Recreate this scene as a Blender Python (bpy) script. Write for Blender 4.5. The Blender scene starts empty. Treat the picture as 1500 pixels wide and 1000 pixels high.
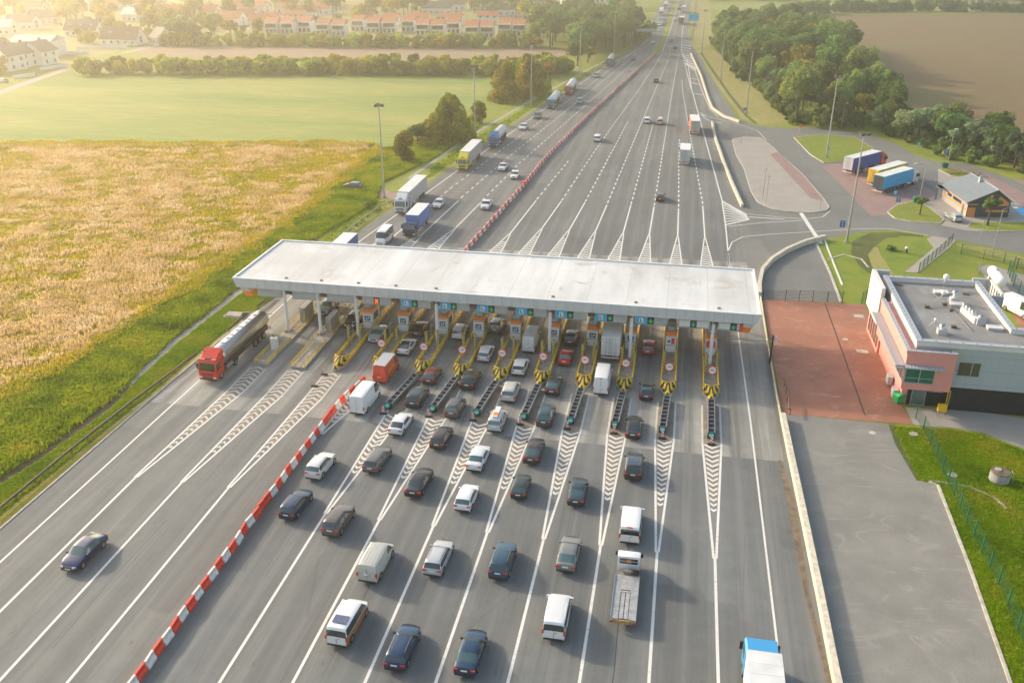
import bpy, math, random
import numpy as np
from mathutils import Vector, Matrix, noise
random.seed(7)
rng = np.random.default_rng(7)
PI = math.pi
S = bpy.context.scene
COL = S.collection

# ------------------------------------------------------------------ camera
FOC, YH, VPX, CAMH = 1320.0, -115.0, 1022.0, 53.5
PITCH = math.atan((500 - YH) / FOC)
YAW = math.atan((VPX - 750) * math.cos(PITCH) / FOC)
cam_d = bpy.data.cameras.new('camera')
cam = bpy.data.objects.new('camera', cam_d); COL.objects.link(cam)
cam_d.sensor_width = 36.0; cam_d.lens = 36.0 * FOC / 1500.0
cam_d.clip_start = 0.5; cam_d.clip_end = 12000
cam.location = (0, 0, CAMH)
cam.rotation_euler = (PI / 2 - PITCH, 0, YAW)
S.camera = cam

# ------------------------------------------------------------------ light
SUN_EL, SUN_AZ = math.radians(22), math.radians(155)      # azimuth counter-clockwise from +x
world = bpy.data.worlds.new('World'); S.world = world; world.use_nodes = True
wn = world.node_tree; wn.nodes.clear()
sky = wn.nodes.new('ShaderNodeTexSky'); sky.sky_type = 'NISHITA'; sky.sun_disc = False
sky.sun_elevation = SUN_EL; sky.sun_rotation = PI / 2 - SUN_AZ
sky.air_density = 1.0; sky.dust_density = 2.5; sky.ozone_density = 1.0
bgn = wn.nodes.new('ShaderNodeBackground'); bgn.inputs[1].default_value = 0.15
wo = wn.nodes.new('ShaderNodeOutputWorld')
tint = wn.nodes.new('ShaderNodeMixRGB'); tint.blend_type = 'MULTIPLY'; tint.inputs[0].default_value = 1.0; tint.inputs[2].default_value = (1.0, 0.95, 0.87, 1)
wn.links.new(sky.outputs[0], tint.inputs[1]); wn.links.new(tint.outputs[0], bgn.inputs[0]); wn.links.new(bgn.outputs[0], wo.inputs[0])
sl = bpy.data.lights.new('sun', 'SUN'); sl.energy = 1.85; sl.angle = math.radians(3.0); sl.color = (1.0, 0.89, 0.72)
sun = bpy.data.objects.new('sun', sl); COL.objects.link(sun)
sv = Vector((math.cos(SUN_AZ) * math.cos(SUN_EL), math.sin(SUN_AZ) * math.cos(SUN_EL), math.sin(SUN_EL)))
sun.rotation_euler = sv.to_track_quat('Z', 'Y').to_euler()
sun.location = (-300, 120, 160)
S.view_settings.view_transform = 'Standard'; S.view_settings.look = 'None'
S.view_settings.exposure = 1.36; S.view_settings.gamma = 1.0
S.cycles.volume_bounces = 0; S.cycles.max_bounces = 5; S.cycles.diffuse_bounces = 2
S.cycles.glossy_bounces = 2; S.cycles.transmission_bounces = 3; S.cycles.transparent_max_bounces = 6
S.cycles.use_denoising = True

# ------------------------------------------------------------------ survey: image measurement -> ground coordinates (metres)
_c, _s = math.cos(PITCH), math.sin(PITCH)
_cy, _sy = math.cos(YAW), math.sin(YAW)
def G(px, py, z=0.0):
    X = (px - 750) / FOC; Y = -(py - 500) / FOC
    t = (z - CAMH) / (-_s + Y * _c)
    a = (_c + Y * _s) * t; b = X * t
    return (b * _cy - a * _sy, b * _sy + a * _cy)
def GP(pts, z=0.0): return [G(p[0], p[1], z) for p in pts]

# ------------------------------------------------------------------ materials
MATS = {}
def nodes(name):
    m = bpy.data.materials.new(name); m.use_nodes = True
    nt = m.node_tree
    return m, nt, nt.nodes['Principled BSDF']
def mat(name, col, rough=0.6, metal=0.0, coat=0.0, emit=0.0, var=0.0, vscale=3.0, bump=0.0, bscale=20.0, spec=None, dirt=None):
    if name in MATS: return MATS[name]
    m, nt, b = nodes(name); L = nt.links; N = nt.nodes
    c4 = (col[0], col[1], col[2], 1)
    b.inputs['Base Color'].default_value = c4
    b.inputs['Roughness'].default_value = rough; b.inputs['Metallic'].default_value = metal
    if coat: b.inputs['Coat Weight'].default_value = coat; b.inputs['Coat Roughness'].default_value = 0.06
    if spec is not None: b.inputs['Specular IOR Level'].default_value = spec
    if emit:
        b.inputs['Emission Color'].default_value = c4; b.inputs['Emission Strength'].default_value = emit
    tc = N.new('ShaderNodeTexCoord')
    if var:
        n = N.new('ShaderNodeTexNoise'); n.inputs['Scale'].default_value = vscale; n.inputs['Detail'].default_value = 5
        L.new(tc.outputs['Object'], n.inputs['Vector'])
        r = N.new('ShaderNodeValToRGB'); r.color_ramp.elements[0].position = 0.3; r.color_ramp.elements[1].position = 0.7
        d = dirt or tuple(max(0, v * (1 - var)) for v in col)
        r.color_ramp.elements[0].color = (*d, 1)
        r.color_ramp.elements[1].color = tuple(min(1, v * (1 + var * 0.5)) for v in col) + (1,)
        L.new(n.outputs['Fac'], r.inputs['Fac']); L.new(r.outputs['Color'], b.inputs['Base Color'])
    if bump:
        n2 = N.new('ShaderNodeTexNoise'); n2.inputs['Scale'].default_value = bscale
        L.new(tc.outputs['Object'], n2.inputs['Vector'])
        bp = N.new('ShaderNodeBump'); bp.inputs['Strength'].default_value = bump; bp.inputs['Distance'].default_value = 0.1
        L.new(n2.outputs['Fac'], bp.inputs['Height']); L.new(bp.outputs['Normal'], b.inputs['Normal'])
    MATS[name] = m
    return m
class NB:
    """small node-graph builder"""
    def __init__(s, name, rough=0.85):
        s.m, s.nt, s.b = nodes(name); s.N = s.nt.nodes; s.L = s.nt.links
        s.b.inputs['Roughness'].default_value = rough
        s.tc = s.N.new('ShaderNodeTexCoord').outputs['Object']
        MATS[name] = s.m
    def mapv(s, scale, loc=(0, 0, 0), rot=0.0):
        n = s.N.new('ShaderNodeMapping'); n.inputs['Scale'].default_value = scale; n.inputs['Location'].default_value = loc
        n.inputs['Rotation'].default_value = (0, 0, rot)
        s.L.new(s.tc, n.inputs['Vector']); return n.outputs['Vector']
    def noise(s, scale, vec=None, detail=4, rough=0.55, dist=0.0):
        n = s.N.new('ShaderNodeTexNoise'); n.inputs['Scale'].default_value = scale; n.inputs['Detail'].default_value = detail
        n.inputs['Roughness'].default_value = rough; n.inputs['Distortion'].default_value = dist
        s.L.new(vec if vec is not None else s.tc, n.inputs['Vector']); return n.outputs['Fac']
    def ramp(s, fac, stops):
        r = s.N.new('ShaderNodeValToRGB'); e = r.color_ramp.elements
        while len(e) < len(stops): e.new(0.5)
        for i, (p, c) in enumerate(stops):
            e[i].position = p; e[i].color = (c[0], c[1], c[2], 1) if isinstance(c, (tuple, list)) else (c, c, c, 1)
        s.L.new(fac, r.inputs['Fac']); return r.outputs['Color']
    def mix(s, a, b, fac, mode='MIX'):
        n = s.N.new('ShaderNodeMixRGB'); n.blend_type = mode
        for k, v in ((1, a), (2, b)):
            if isinstance(v, (tuple, list)): n.inputs[k].default_value = (v[0], v[1], v[2], 1)
            else: s.L.new(v, n.inputs[k])
        if isinstance(fac, (int, float)): n.inputs[0].default_value = fac
        else: s.L.new(fac, n.inputs[0])
        return n.outputs[0]
    def math(s, op, a, b=0.0, clamp=False):
        n = s.N.new('ShaderNodeMath'); n.operation = op; n.use_clamp = clamp
        for k, v in ((0, a), (1, b)):
            if isinstance(v, (int, float)): n.inputs[k].default_value = v
            else: s.L.new(v, n.inputs[k])
        return n.outputs[0]
    def sep(s):
        n = s.N.new('ShaderNodeSeparateXYZ'); s.L.new(s.tc, n.inputs[0]); return n.outputs
    def out(s, col, bump=None, strength=0.3, dist=0.1):
        s.L.new(col, s.b.inputs['Base Color'])
        if bump is not None:
            bp = s.N.new('ShaderNodeBump'); bp.inputs['Strength'].default_value = strength; bp.inputs['Distance'].default_value = dist
            s.L.new(bump, bp.inputs['Height']); s.L.new(bp.outputs['Normal'], s.b.inputs['Normal'])
        return s.m

def asphalt_mat(name, c0, c1, streak=0.35, wear=0.3, rough=0.8, joints=False, sealed=True):
    g = NB(name, rough)
    big = g.noise(0.06, detail=3); fine = g.noise(6.0, detail=5, rough=0.7); mid = g.noise(0.6, detail=6, rough=0.65)
    st = g.noise(1.0, g.mapv((1.6, 0.035, 1)), detail=5, rough=0.6)
    col = g.ramp(mid, [(0.3, c0), (0.7, c1)])
    col = g.mix(col, (c0[0] * .72, c0[1] * .72, c0[2] * .72), g.math('MULTIPLY', g.ramp(big, [(0.42, 0.0), (0.62, 1.0)]), 0.45))
    if wear:   # lanes are 5.28 m apart: oil and rubber down the middle, paler worn strips
        x = g.sep()[0]
        w = g.math('SINE', g.math('MULTIPLY', g.math('ADD', x, -2.18), 2 * PI / 5.28))
        wc = g.math('MULTIPLY', g.math('ADD', w, 1.0), 0.5)
        we = g.math('SUBTRACT', 1.0, wc)
        if joints:
            q = g.math('MULTIPLY', g.math('POWER', wc, 5.0), g.ramp(st, [(0.3, 0.35), (0.6, 1.0)]))
            col = g.mix(col, tuple(v * 0.42 for v in c0), g.math('MULTIPLY', q, wear))
            col = g.mix(col, (c0[0] * .8, c0[1] * .72, c0[2] * .62), g.math('MULTIPLY', g.math('POWER', we, 8.0), 0.5))
        else:
            q = g.math('MULTIPLY', g.math('POWER', wc, 16.0), g.ramp(st, [(0.35, 0.25), (0.6, 1.0)]))
            col = g.mix(col, (c1[0] * 1.45, c1[1] * 1.4, c1[2] * 1.4), g.math('MULTIPLY', q, wear))
            q2 = g.math('MULTIPLY', g.math('POWER', wc, 3.0), g.ramp(st, [(0.35, 1.0), (0.6, 0.2)]))
            col = g.mix(col, tuple(v * 0.62 for v in c0), g.math('MULTIPLY', q2, wear * .55))
            col = g.mix(col, (c1[0] * 1.3, c1[1] * 1.24, c1[2] * 1.18), g.math('MULTIPLY', g.math('POWER', we, 5.0), wear * .6))
    col = g.mix(col, tuple(v * 0.55 for v in c0), g.math('MULTIPLY', g.ramp(st, [(0.45, 0.0), (0.75, 1.0)]), streak))
    st2 = g.noise(1.0, g.mapv((2.4, 0.05, 1), (31, 7, 0)), detail=4)
    col = g.mix(col, tuple(min(1, v * 1.5) for v in c1), g.math('MULTIPLY', g.ramp(st2, [(0.55, 0.0), (0.8, 1.0)]), streak * 0.8))
    if joints:
        br = g.N.new('ShaderNodeTexBrick'); br.inputs['Scale'].default_value = 1.0
        br.inputs['Mortar Size'].default_value = 0.012; br.inputs['Brick Width'].default_value = 5.28; br.inputs['Row Height'].default_value = 5.0
        br.offset = 0.0; br.inputs['Color1'].default_value = (1, 1, 1, 1); br.inputs['Color2'].default_value = (.9, .9, .9, 1)
        br.inputs['Mortar'].default_value = (.45, .45, .45, 1)
        g.L.new(g.mapv((1, 1, 1), (-0.9 + 5.28, 0, 0)), br.inputs['Vector'])
        col = g.mix(col, br.outputs['Color'], 1.0, 'MULTIPLY')
    if sealed:   # hair cracks, patched dark
        v = g.N.new('ShaderNodeTexVoronoi'); v.feature = 'DISTANCE_TO_EDGE'; v.inputs['Scale'].default_value = 0.11
        nz = g.N.new('ShaderNodeTexNoise'); nz.inputs['Scale'].default_value = 0.5; g.L.new(g.tc, nz.inputs['Vector'])
        mx = g.N.new('ShaderNodeMixRGB'); mx.inputs[0].default_value = 0.012
        g.L.new(g.tc, mx.inputs[1]); g.L.new(nz.outputs['Color'], mx.inputs[2]); g.L.new(mx.outputs[0], v.inputs['Vector'])
        cr = g.ramp(v.outputs['Distance'], [(0.0, 1.0), (0.0035, 0.0)])
        col = g.mix(col, tuple(x * 0.4 for x in c0), g.math('MULTIPLY', cr, 0.35))
    pv_ = g.N.new('ShaderNodeTexVoronoi'); pv_.distance = 'CHEBYCHEV'; pv_.inputs['Scale'].default_value = 1.0
    g.L.new(g.mapv((.19, .045, 1), (2.3, 1.1, 0)), pv_.inputs['Vector'])
    sp_ = g.N.new('ShaderNodeSeparateColor'); g.L.new(pv_.outputs['Color'], sp_.inputs[0])
    col = g.mix(col, g.ramp(sp_.outputs[0], [(0.0, 0.86), (0.55, 1.0), (1.0, 1.10)]), 1.0, 'MULTIPLY')
    oil = g.ramp(g.noise(1.1, g.mapv((1, .35, 1), (9, 4, 0)), detail=3), [(.66, 0.0), (.74, 1.0)])
    col = g.mix(col, tuple(v * .5 for v in c0), g.math('MULTIPLY', oil, .5))
    col = g.mix(col, (1, 1, 1), g.math('MULTIPLY', g.ramp(fine, [(0.35, 1.0), (0.7, 0.0)]), 0.05))
    sc = g.ramp(fine, [(0.2, 0.8), (0.8, 1.15)])
    col = g.mix(col, sc, 1.0, 'MULTIPLY')
    return g.out(col, fine, 0.15, 0.02)
M_ASPH = asphalt_mat('asphalt', (.112, .118, .112), (.152, .157, .147), 0.6, 0.85)
M_ASPH2 = asphalt_mat('asphalt_service', (.15, .15, .135), (.185, .182, .16), 0.2, 0.0)
M_CONC = asphalt_mat('concrete_apron', (.27, .265, .235), (.37, .36, .315), 0.6, 1.0, 0.85, joints=True, sealed=False)

def stained(name, base, dark, light, wrot=0.0, sc=0.16, dist=1.6, amt=0.65):
    g = NB(name, 0.75)
    a = g.noise(0.25, detail=6, rough=0.6); f = g.noise(8, detail=4)
    col = g.ramp(a, [(0.3, dark), (0.65, base)])
    w = g.N.new('ShaderNodeTexNoise'); w.inputs['Scale'].default_value = sc; w.inputs['Detail'].default_value = 6
    w.inputs['Distortion'].default_value = dist; w.inputs['Roughness'].default_value = 0.45
    g.L.new(g.mapv((1, 2.2, 1), (3, 9, 0), wrot), w.inputs['Vector'])
    band = g.ramp(w.outputs['Fac'], [(0.475, 0.0), (0.5, 1.0), (0.535, 0.0)])
    band2 = g.ramp(g.noise(0.35, detail=2), [(0.4, 0.0), (0.6, 1.0)])
    col = g.mix(col, light, g.math('MULTIPLY', g.math('MULTIPLY', band, band2), amt))
    col = g.mix(col, g.ramp(f, [(0.2, 0.82), (0.8, 1.12)]), 1.0, 'MULTIPLY')
    return g.out(col, f, 0.15, 0.02)
M_YARD = stained('grey_yard', (.26, .245, .21), (.20, .19, .165), (.36, .335, .29), 0.0, 0.11, 0.8, 0.45)
M_RED = stained('red_block_yard', (.40, .175, .105), (.31, .13, .08), (.48, .29, .20), 0.6, 0.1, 2.2, 0.8)
M_REDP = stained('pink_block_parking', (.32, .21, .185), (.26, .165, .145), (.36, .26, .23), 0.5, 0.12)
M_PAVE = stained('beige_paving', (.38, .34, .29), (.31, .28, .24), (.42, .38, .33), 0.2, 0.15)

def grass_mat(name, stops, fine_sc=5.0, mid_sc=0.35, big=None, bump=0.6):
    g = NB(name, 0.9)
    f = g.noise(fine_sc, detail=5, rough=0.7); m_ = g.noise(mid_sc, detail=6, rough=0.65); b_ = g.noise(0.03, detail=3)
    fac = g.math('ADD', g.math('MULTIPLY', m_, 0.65), g.math('MULTIPLY', b_, 0.35))
    col = g.ramp(fac, stops)
    if big: col = g.mix(col, big, g.math('MULTIPLY', g.ramp(g.noise(0.045, detail=4), [(0.45, 0.0), (0.62, 1.0)]), 0.7))
    col = g.mix(col, g.ramp(f, [(0.25, 0.55), (0.75, 1.4)]), 1.0, 'MULTIPLY')
    return g.out(col, f, bump, 0.15)
M_GRASS = grass_mat('grass', [(0.35, (.14, .19, .012)), (0.5, (.22, .26, .016)), (0.65, (.32, .30, .03))], big=(.21, .24, .015))
M_LAWN = grass_mat('lawn', [(0.35, (.12, .18, .01)), (0.5, (.18, .24, .012)), (0.68, (.27, .24, .025))], big=(.23, .23, .02))
M_DITCH = grass_mat('ditch', [(0.35, (.055, .08, .012)), (0.6, (.12, .135, .025))])
M_GOLD = grass_mat('golden_field', [(0.35, (.40, .35, .02)), (0.5, (.55, .42, .03)), (0.64, (.64, .46, .08))], 3.0, 0.2, big=(.36, .38, .03), bump=1.0)
M_DRY = grass_mat('dry_grass', [(0.35, (.24, .23, .05)), (0.6, (.36, .31, .10))])

def row_field(name, a, b, c, rot, rows=1.2):
    g = NB(name, 0.95)
    r = g.noise(1.0, g.mapv((0.015, rows, 1), (0, 0, 0), rot), detail=4, rough=0.6)
    p = g.noise(0.02, g.mapv((0.6, 2.2, 1), (5, 5, 0), rot), detail=5, rough=0.6); f = g.noise(1.0, g.mapv((0.12, 1.1, 1), (2, 8, 0), rot), detail=5, rough=0.75)
    col = g.ramp(r, [(0.3, a), (0.7, b)])
    col = g.mix(col, c, g.math('MULTIPLY', g.ramp(p, [(0.4, 0.0), (0.65, 1.0)]), 0.75))
    col = g.mix(col, g.ramp(f, [(0.3, 0.68), (0.7, 1.28)]), 1.0, 'MULTIPLY')
    return g.out(col, f, 0.5, 0.1)
M_GREEN = row_field('green_crop', (.15, .22, .035), (.25, .31, .05), (.36, .34, .08), 0.15, 0.55)
M_BROWN = row_field('brown_field', (.165, .095, .045), (.225, .125, .055), (.165, .145, .035), -0.1)
M_SOIL = row_field('ploughed_soil', (.28, .19, .12), (.34, .23, .15), (.30, .21, .13), 0.15)

M_LINE = NB('line_paint', 0.6)
_f = M_LINE.noise(3.0, detail=6, rough=0.75); _g = M_LINE.noise(0.3, detail=3)
M_LINE = M_LINE.out(M_LINE.mix(M_LINE.ramp(_f, [(0.30, (.36, .34, .30)), (0.47, (.74, .72, .66))]), (.60, .57, .50), M_LINE.math('MULTIPLY', _g, 0.6)))
M_LINED = NB('worn_line_paint', 0.7)
_f = M_LINED.noise(2.2, detail=6, rough=0.75)
M_LINED = M_LINED.out(M_LINED.ramp(_f, [(0.30, (.36, .32, .26)), (0.50, (.58, .53, .45))]))
M_RUMBLE = mat('rumble_paint', (.36, .22, .16), 0.7, var=0.4, vscale=2)
M_KERB = mat('kerb_concrete', (.52, .47, .39), 0.8, var=0.3, vscale=1.5, bump=0.2)
M_CREAM = mat('cream_barrier', (.62, .55, .43), 0.75, var=0.25, vscale=2)
M_DIRT = mat('brown_dirt', (.19, .145, .10), 0.95, var=0.5, vscale=1.2, bump=0.4)
M_TAN = mat('tan_worn_ground', (.245, .21, .165), 0.9, var=0.35, vscale=0.9)
M_BDITCH = mat('brown_ditch', (.13, .095, .05), 0.95, var=0.4, vscale=1.5, bump=0.5)
M_RUSTG = grass_mat('reddish_grass', [(0.35, (.20, .21, .015)), (0.55, (.33, .27, .02)), (0.7, (.40, .27, .05))])
M_GRAVEL = mat('brown_gravel', (.27, .195, .14), 0.95, var=0.4, vscale=3, bump=0.6)
M_DRAIN = mat('drain_concrete', (.40, .37, .32), 0.9, var=0.35, vscale=2)
M_BLACK = mat('black_rubber', (.018, .018, .018), 0.75)
M_DARK = mat('dark_trim', (.03, .03, .03), 0.55)
M_STEEL = mat('galvanised_steel', (.42, .43, .43), 0.45, 0.7, var=0.15, vscale=4)
M_RAIL = mat('weathered_rail', (.16, .13, .10), 0.7, 0.4, var=0.3, vscale=5)
M_ALU = mat('bright_metal', (.45, .44, .42), 0.28, 0.9)
M_RIM = mat('wheel_rim', (.42, .42, .42), 0.35, 0.8)
M_GLASS = mat('dark_glass', (.022, .038, .038), 0.05, 0.0, coat=0.8, spec=1.0)
M_GLASSL = mat('pale_glass', (.07, .13, .125), 0.08, 0.0, coat=0.5, spec=0.9)
M_REDL = mat('red_lamp', (.60, .03, .02), 0.3, coat=0.4)
M_LAMP = mat('lamp_glass', (.75, .76, .74), 0.15, coat=0.5)
M_PLATE = mat('number_plate', (.75, .75, .72), 0.5)
M_YEL = mat('yellow_steel', (.85, .54, .02), 0.5, var=0.25, vscale=2.5)
M_WHITE = mat('white_plastic', (.76, .74, .70), 0.55)
M_WPAN = mat('white_panel', (.72, .72, .70), 0.45, var=0.08, vscale=1)
M_ORANGE = mat('orange_panel', (.90, .22, .01), 0.5)
M_GREY = mat('grey_panel', (.44, .46, .46), 0.5, var=0.12, vscale=1)
M_BLUESIGN = mat('blue_sign', (.02, .45, .80), 0.45)
M_DBLUE = mat('road_sign_blue', (.01, .12, .42), 0.45)
M_NAVY = mat('navy_panel', (.06, .08, .18), 0.5)
M_GREENP = mat('green_arrow', (.02, .45, .18), 0.5, emit=0.15)
M_RCROSS = mat('red_cross_light', (.9, .12, .02), 0.5, emit=0.8)
M_SRED = mat('sign_red', (.75, .06, .04), 0.5)
M_TEAL = mat('teal_lamp', (.03, .42, .34), 0.4, emit=0.1)
M_GREENF = mat('green_fence', (.02, .13, .07), 0.5)
M_BARK = mat('bark', (.10, .075, .05), 0.95, var=0.3, vscale=4)
M_ORED = mat('barrier_red', (.80, .05, .025), 0.5, var=0.15, vscale=2)
M_OWHITE = mat('barrier_white', (.74, .69, .62), 0.55, var=0.22, vscale=2)

# ------------------------------------------------------------------ mesh builder
class MB:
    def __init__(s): s.v = []; s.f = []; s.m = []; s.mi = 0
    def add(s, vs, fs):
        o = len(s.v); s.v += [tuple(p) for p in vs]
        for f in fs: s.f.append(tuple(o + i for i in f)); s.m.append(s.mi)
        return s
    def box(s, x0, x1, y0, y1, z0, z1):
        return s.add([(x0, y0, z0), (x1, y0, z0), (x1, y1, z0), (x0, y1, z0), (x0, y0, z1), (x1, y0, z1), (x1, y1, z1), (x0, y1, z1)],
                     [(0, 3, 2, 1), (4, 5, 6, 7), (0, 1, 5, 4), (1, 2, 6, 5), (2, 3, 7, 6), (3, 0, 4, 7)])
    def cyl(s, p0, p1, r0, r1=None, n=8, caps=True):
        r1 = r0 if r1 is None else r1
        p0 = Vector(p0); p1 = Vector(p1); d = (p1 - p0).normalized()
        u = d.orthogonal().normalized(); w = d.cross(u)
        vs = [p0 + (u * math.cos(2 * PI * k / n) + w * math.sin(2 * PI * k / n)) * r0 for k in range(n)]
        vs += [p1 + (u * math.cos(2 * PI * k / n) + w * math.sin(2 * PI * k / n)) * r1 for k in range(n)]
        fs = [(k, (k + 1) % n, n + (k + 1) % n, n + k) for k in range(n)]
        if caps: fs += [tuple(range(n - 1, -1, -1)), tuple(range(n, 2 * n))]
        return s.add(vs, fs)
    def tube(s, pts, r, n=6):
        for a, b in zip(pts[:-1], pts[1:]): s.cyl(a, b, r, r, n)
        return s
    def prism(s, poly, z0, z1, top_only=False):
        n = len(poly)
        if top_only: return s.add([(p[0], p[1], z1) for p in poly], [tuple(range(n))])
        vs = [(p[0], p[1], z0) for p in poly] + [(p[0], p[1], z1) for p in poly]
        return s.add(vs, [tuple(range(n, 2 * n)), tuple(range(n - 1, -1, -1))] + [(k, (k + 1) % n, n + (k + 1) % n, n + k) for k in range(n)])
    def prism_y(s, poly, y0, y1):            # polygon in x,z swept along y
        n = len(poly)
        vs = [(p[0], y0, p[1]) for p in poly] + [(p[0], y1, p[1]) for p in poly]
        return s.add(vs, [tuple(range(n)), tuple(range(2 * n - 1, n - 1, -1))] + [(k, n + k, n + (k + 1) % n, (k + 1) % n) for k in range(n)])
    def prism_x(s, poly, x0, x1):            # polygon in y,z swept along x
        n = len(poly)
        vs = [(x0, p[0], p[1]) for p in poly] + [(x1, p[0], p[1]) for p in poly]
        return s.add(vs, [tuple(range(n - 1, -1, -1)), tuple(range(n, 2 * n))] + [(k, (k + 1) % n, n + (k + 1) % n, n + k) for k in range(n)])
    def strip(s, pts, w, z, h=0.0):          # ribbon along a polyline; with h a raised wall
        P = [Vector((p[0], p[1], 0)) for p in pts]; L_ = []; R_ = []
        for i, p in enumerate(P):
            d = (P[min(i + 1, len(P) - 1)] - P[max(i - 1, 0)]).normalized(); nn = Vector((-d.y, d.x, 0))
            ww = w[i] if isinstance(w, (list, tuple)) else w
            L_.append(p + nn * ww / 2); R_.append(p - nn * ww / 2)
        for i in range(len(P) - 1):
            q = [R_[i], R_[i + 1], L_[i + 1], L_[i]]
            if h: s.prism([(a.x, a.y) for a in q], z, z + h)
            else: s.add([(a.x, a.y, z) for a in q], [(0, 1, 2, 3)])
        return s
    def dome(s, c, r, n=8, k=4, sz=1.0, full=False):
        vs = []; fs = []
        lo = -k if full else 0
        rows = list(range(lo, k))
        for i in rows:
            a = PI / 2 * i / k
            for j in range(n): vs.append((c[0] + r * math.cos(a) * math.cos(2 * PI * j / n), c[1] + r * math.cos(a) * math.sin(2 * PI * j / n), c[2] + r * sz * math.sin(a)))
        vs.append((c[0], c[1], c[2] + r * sz)); t = len(vs) - 1
        for i in range(len(rows) - 1):
            for j in range(n): fs.append((i * n + j, i * n + (j + 1) % n, (i + 1) * n + (j + 1) % n, (i + 1) * n + j))
        o = (len(rows) - 1) * n
        for j in range(n): fs.append((o + j, o + (j + 1) % n, t))
        return s.add(vs, fs)
    def build(s, name, mats, parent=None, smooth=False, loc=None, angle=0.6, kind=None):
        me = bpy.data.meshes.new(name); me.from_pydata(s.v, [], s.f)
        if not isinstance(mats, (list, tuple)): mats = [mats]
        for m in mats: me.materials.append(m)
        if len(mats) > 1: me.polygons.foreach_set('material_index', s.m)
        if smooth:
            me.polygons.foreach_set('use_smooth', [True] * len(me.polygons)); me.update()
            me.set_sharp_from_angle(angle=angle)
        me.update()
        o = bpy.data.objects.new(name, me); COL.objects.link(o)
        if parent is not None: o.parent = parent
        if loc is not None: o.location = loc
        if kind: o['kind'] = kind
        return o

def tag(o, label, cat, group=None):
    o['label'] = label; o['category'] = cat
    if group: o['group'] = group
    return o
def thing(name, label, cat, loc=(0, 0, 0), rz=0.0, group=None):
    o = bpy.data.objects.new(name, None); COL.objects.link(o); o.empty_display_size = 0.5
    o.location = loc; o.rotation_euler = (0, 0, rz)
    return tag(o, label, cat, group)

def copy_tree(o, loc=None, rz=None, label=None, scale=None, group=None, _p=None):
    c = o.copy(); COL.objects.link(c)
    if _p is not None: c.parent = _p
    else:
        if loc is not None: c.location = loc
        if rz is not None: c.rotation_euler = (0, 0, rz)
        if label: c['label'] = label
        if group: c['group'] = group
        if scale: c.scale = scale if isinstance(scale, (tuple, list)) else (scale,) * 3
    for ch in list(o.children): copy_tree(ch, _p=c)
    return c
def structure(name, mb, m): return mb.build(name, m, kind='structure')

# ================================================================== THE GROUND
def sheet(name, pts, z, m, px=True):
    P = GP(pts) if px else pts
    return structure(name, MB().prism(P, 0, z, top_only=True), m)
def slab(name, pts, z, m, kerb=True, px=True):
    """raised island: paved or grassed top with a kerb round it"""
    P = GP(pts) if px else pts
    o = structure(name, MB().prism(P, 0, z, ), m)
    if kerb:
        structure(name + '_kerb', MB().strip(P + [P[0]], 0.22, 0.0, z + 0.012), M_KERB)
    return o
structure('village_ground', MB().prism(GP([(-400, 60), (-100, 100), (108, 94), (200, 66), (760, 50), (800, 30), (900, 20), (930, 0), (930, -25), (-600, -25)]), 0, 0.006, top_only=True), M_DRY)
structure('ground', MB().prism([(-3800, -300), (3800, -300), (3800, 3900), (-3800, 3900)], 0, 0, top_only=True), M_GRASS)
# left fields
sheet('green_crop_field', [(-60, 141), (0, 139), (60, 119), (116, 111), (300, 111), (500, 112), (725, 114), (716, 150), (640, 175), (596, 205), (560, 214), (530, 212), (300, 213), (-60, 215), (-260, 200)], 0.010, M_GREEN)
def ragged(pts, step, amp):
    P = GP(pts); out = []
    for i in range(len(P)):
        a, b = P[i], P[(i + 1) % len(P)]; l = math.dist(a, b); n = max(1, int(l / step))
        for k in range(n): out.append((a[0] + (b[0] - a[0]) * k / n + random.uniform(-amp, amp), a[1] + (b[1] - a[1]) * k / n + random.uniform(-amp, amp)))
    return out
GOLDP = ragged([(-80, 214), (300, 213), (530, 211), (548, 221), (500, 262), (410, 335), (330, 388), (225, 452), (110, 527), (-10, 585), (-150, 650)], 2.2, 1.3)
sheet('golden_rough_field', GOLDP, 0.016, M_GOLD, px=False)
sheet('ploughed_field', [(205, 67), (300, 68), (520, 71), (770, 71), (842, 72), (812, 90), (600, 88), (400, 86), (230, 84), (190, 77)], 0.010, M_SOIL)
# right fields
sheet('brown_field', [(1195, 22), (1330, 21), (1700, 22), (1900, 400), (1560, 300), (1500, 250), (1470, 232), (1390, 205), (1310, 175), (1270, 140), (1240, 90)], 0.010, M_BROWN)
sheet('pale_far_field', [(1040, 8), (1120, 3), (1330, 2), (1420, 17), (1200, 20), (1060, 20)], 0.012, M_GREEN)
sheet('pink_far_field', [(1345, 1), (1500, -12), (1720, -12), (1700, 18), (1440, 19)], 0.013, M_SOIL)
sheet('mown_strip', [(1018, 72), (1045, 73), (1100, 120), (1155, 178), (1112, 184), (1085, 172), (1050, 125)], 0.012, M_DRY)
sheet('far_verge', [(1012, 2), (1040, 2), (1043, 60), (1040, 70), (1014, 70)], 0.012, M_DRY)
# village lane and its side road
structure('village_lane', MB().strip(GP([(-60, 158), (0, 136), (55, 116), (108, 98), (112, 94)]), 4.2, 0.02), M_PAVE)
structure('village_path', MB().strip(GP([(180, 78), (215, 70), (236, 66)]), 4.0, 0.02), M_PAVE)

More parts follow.
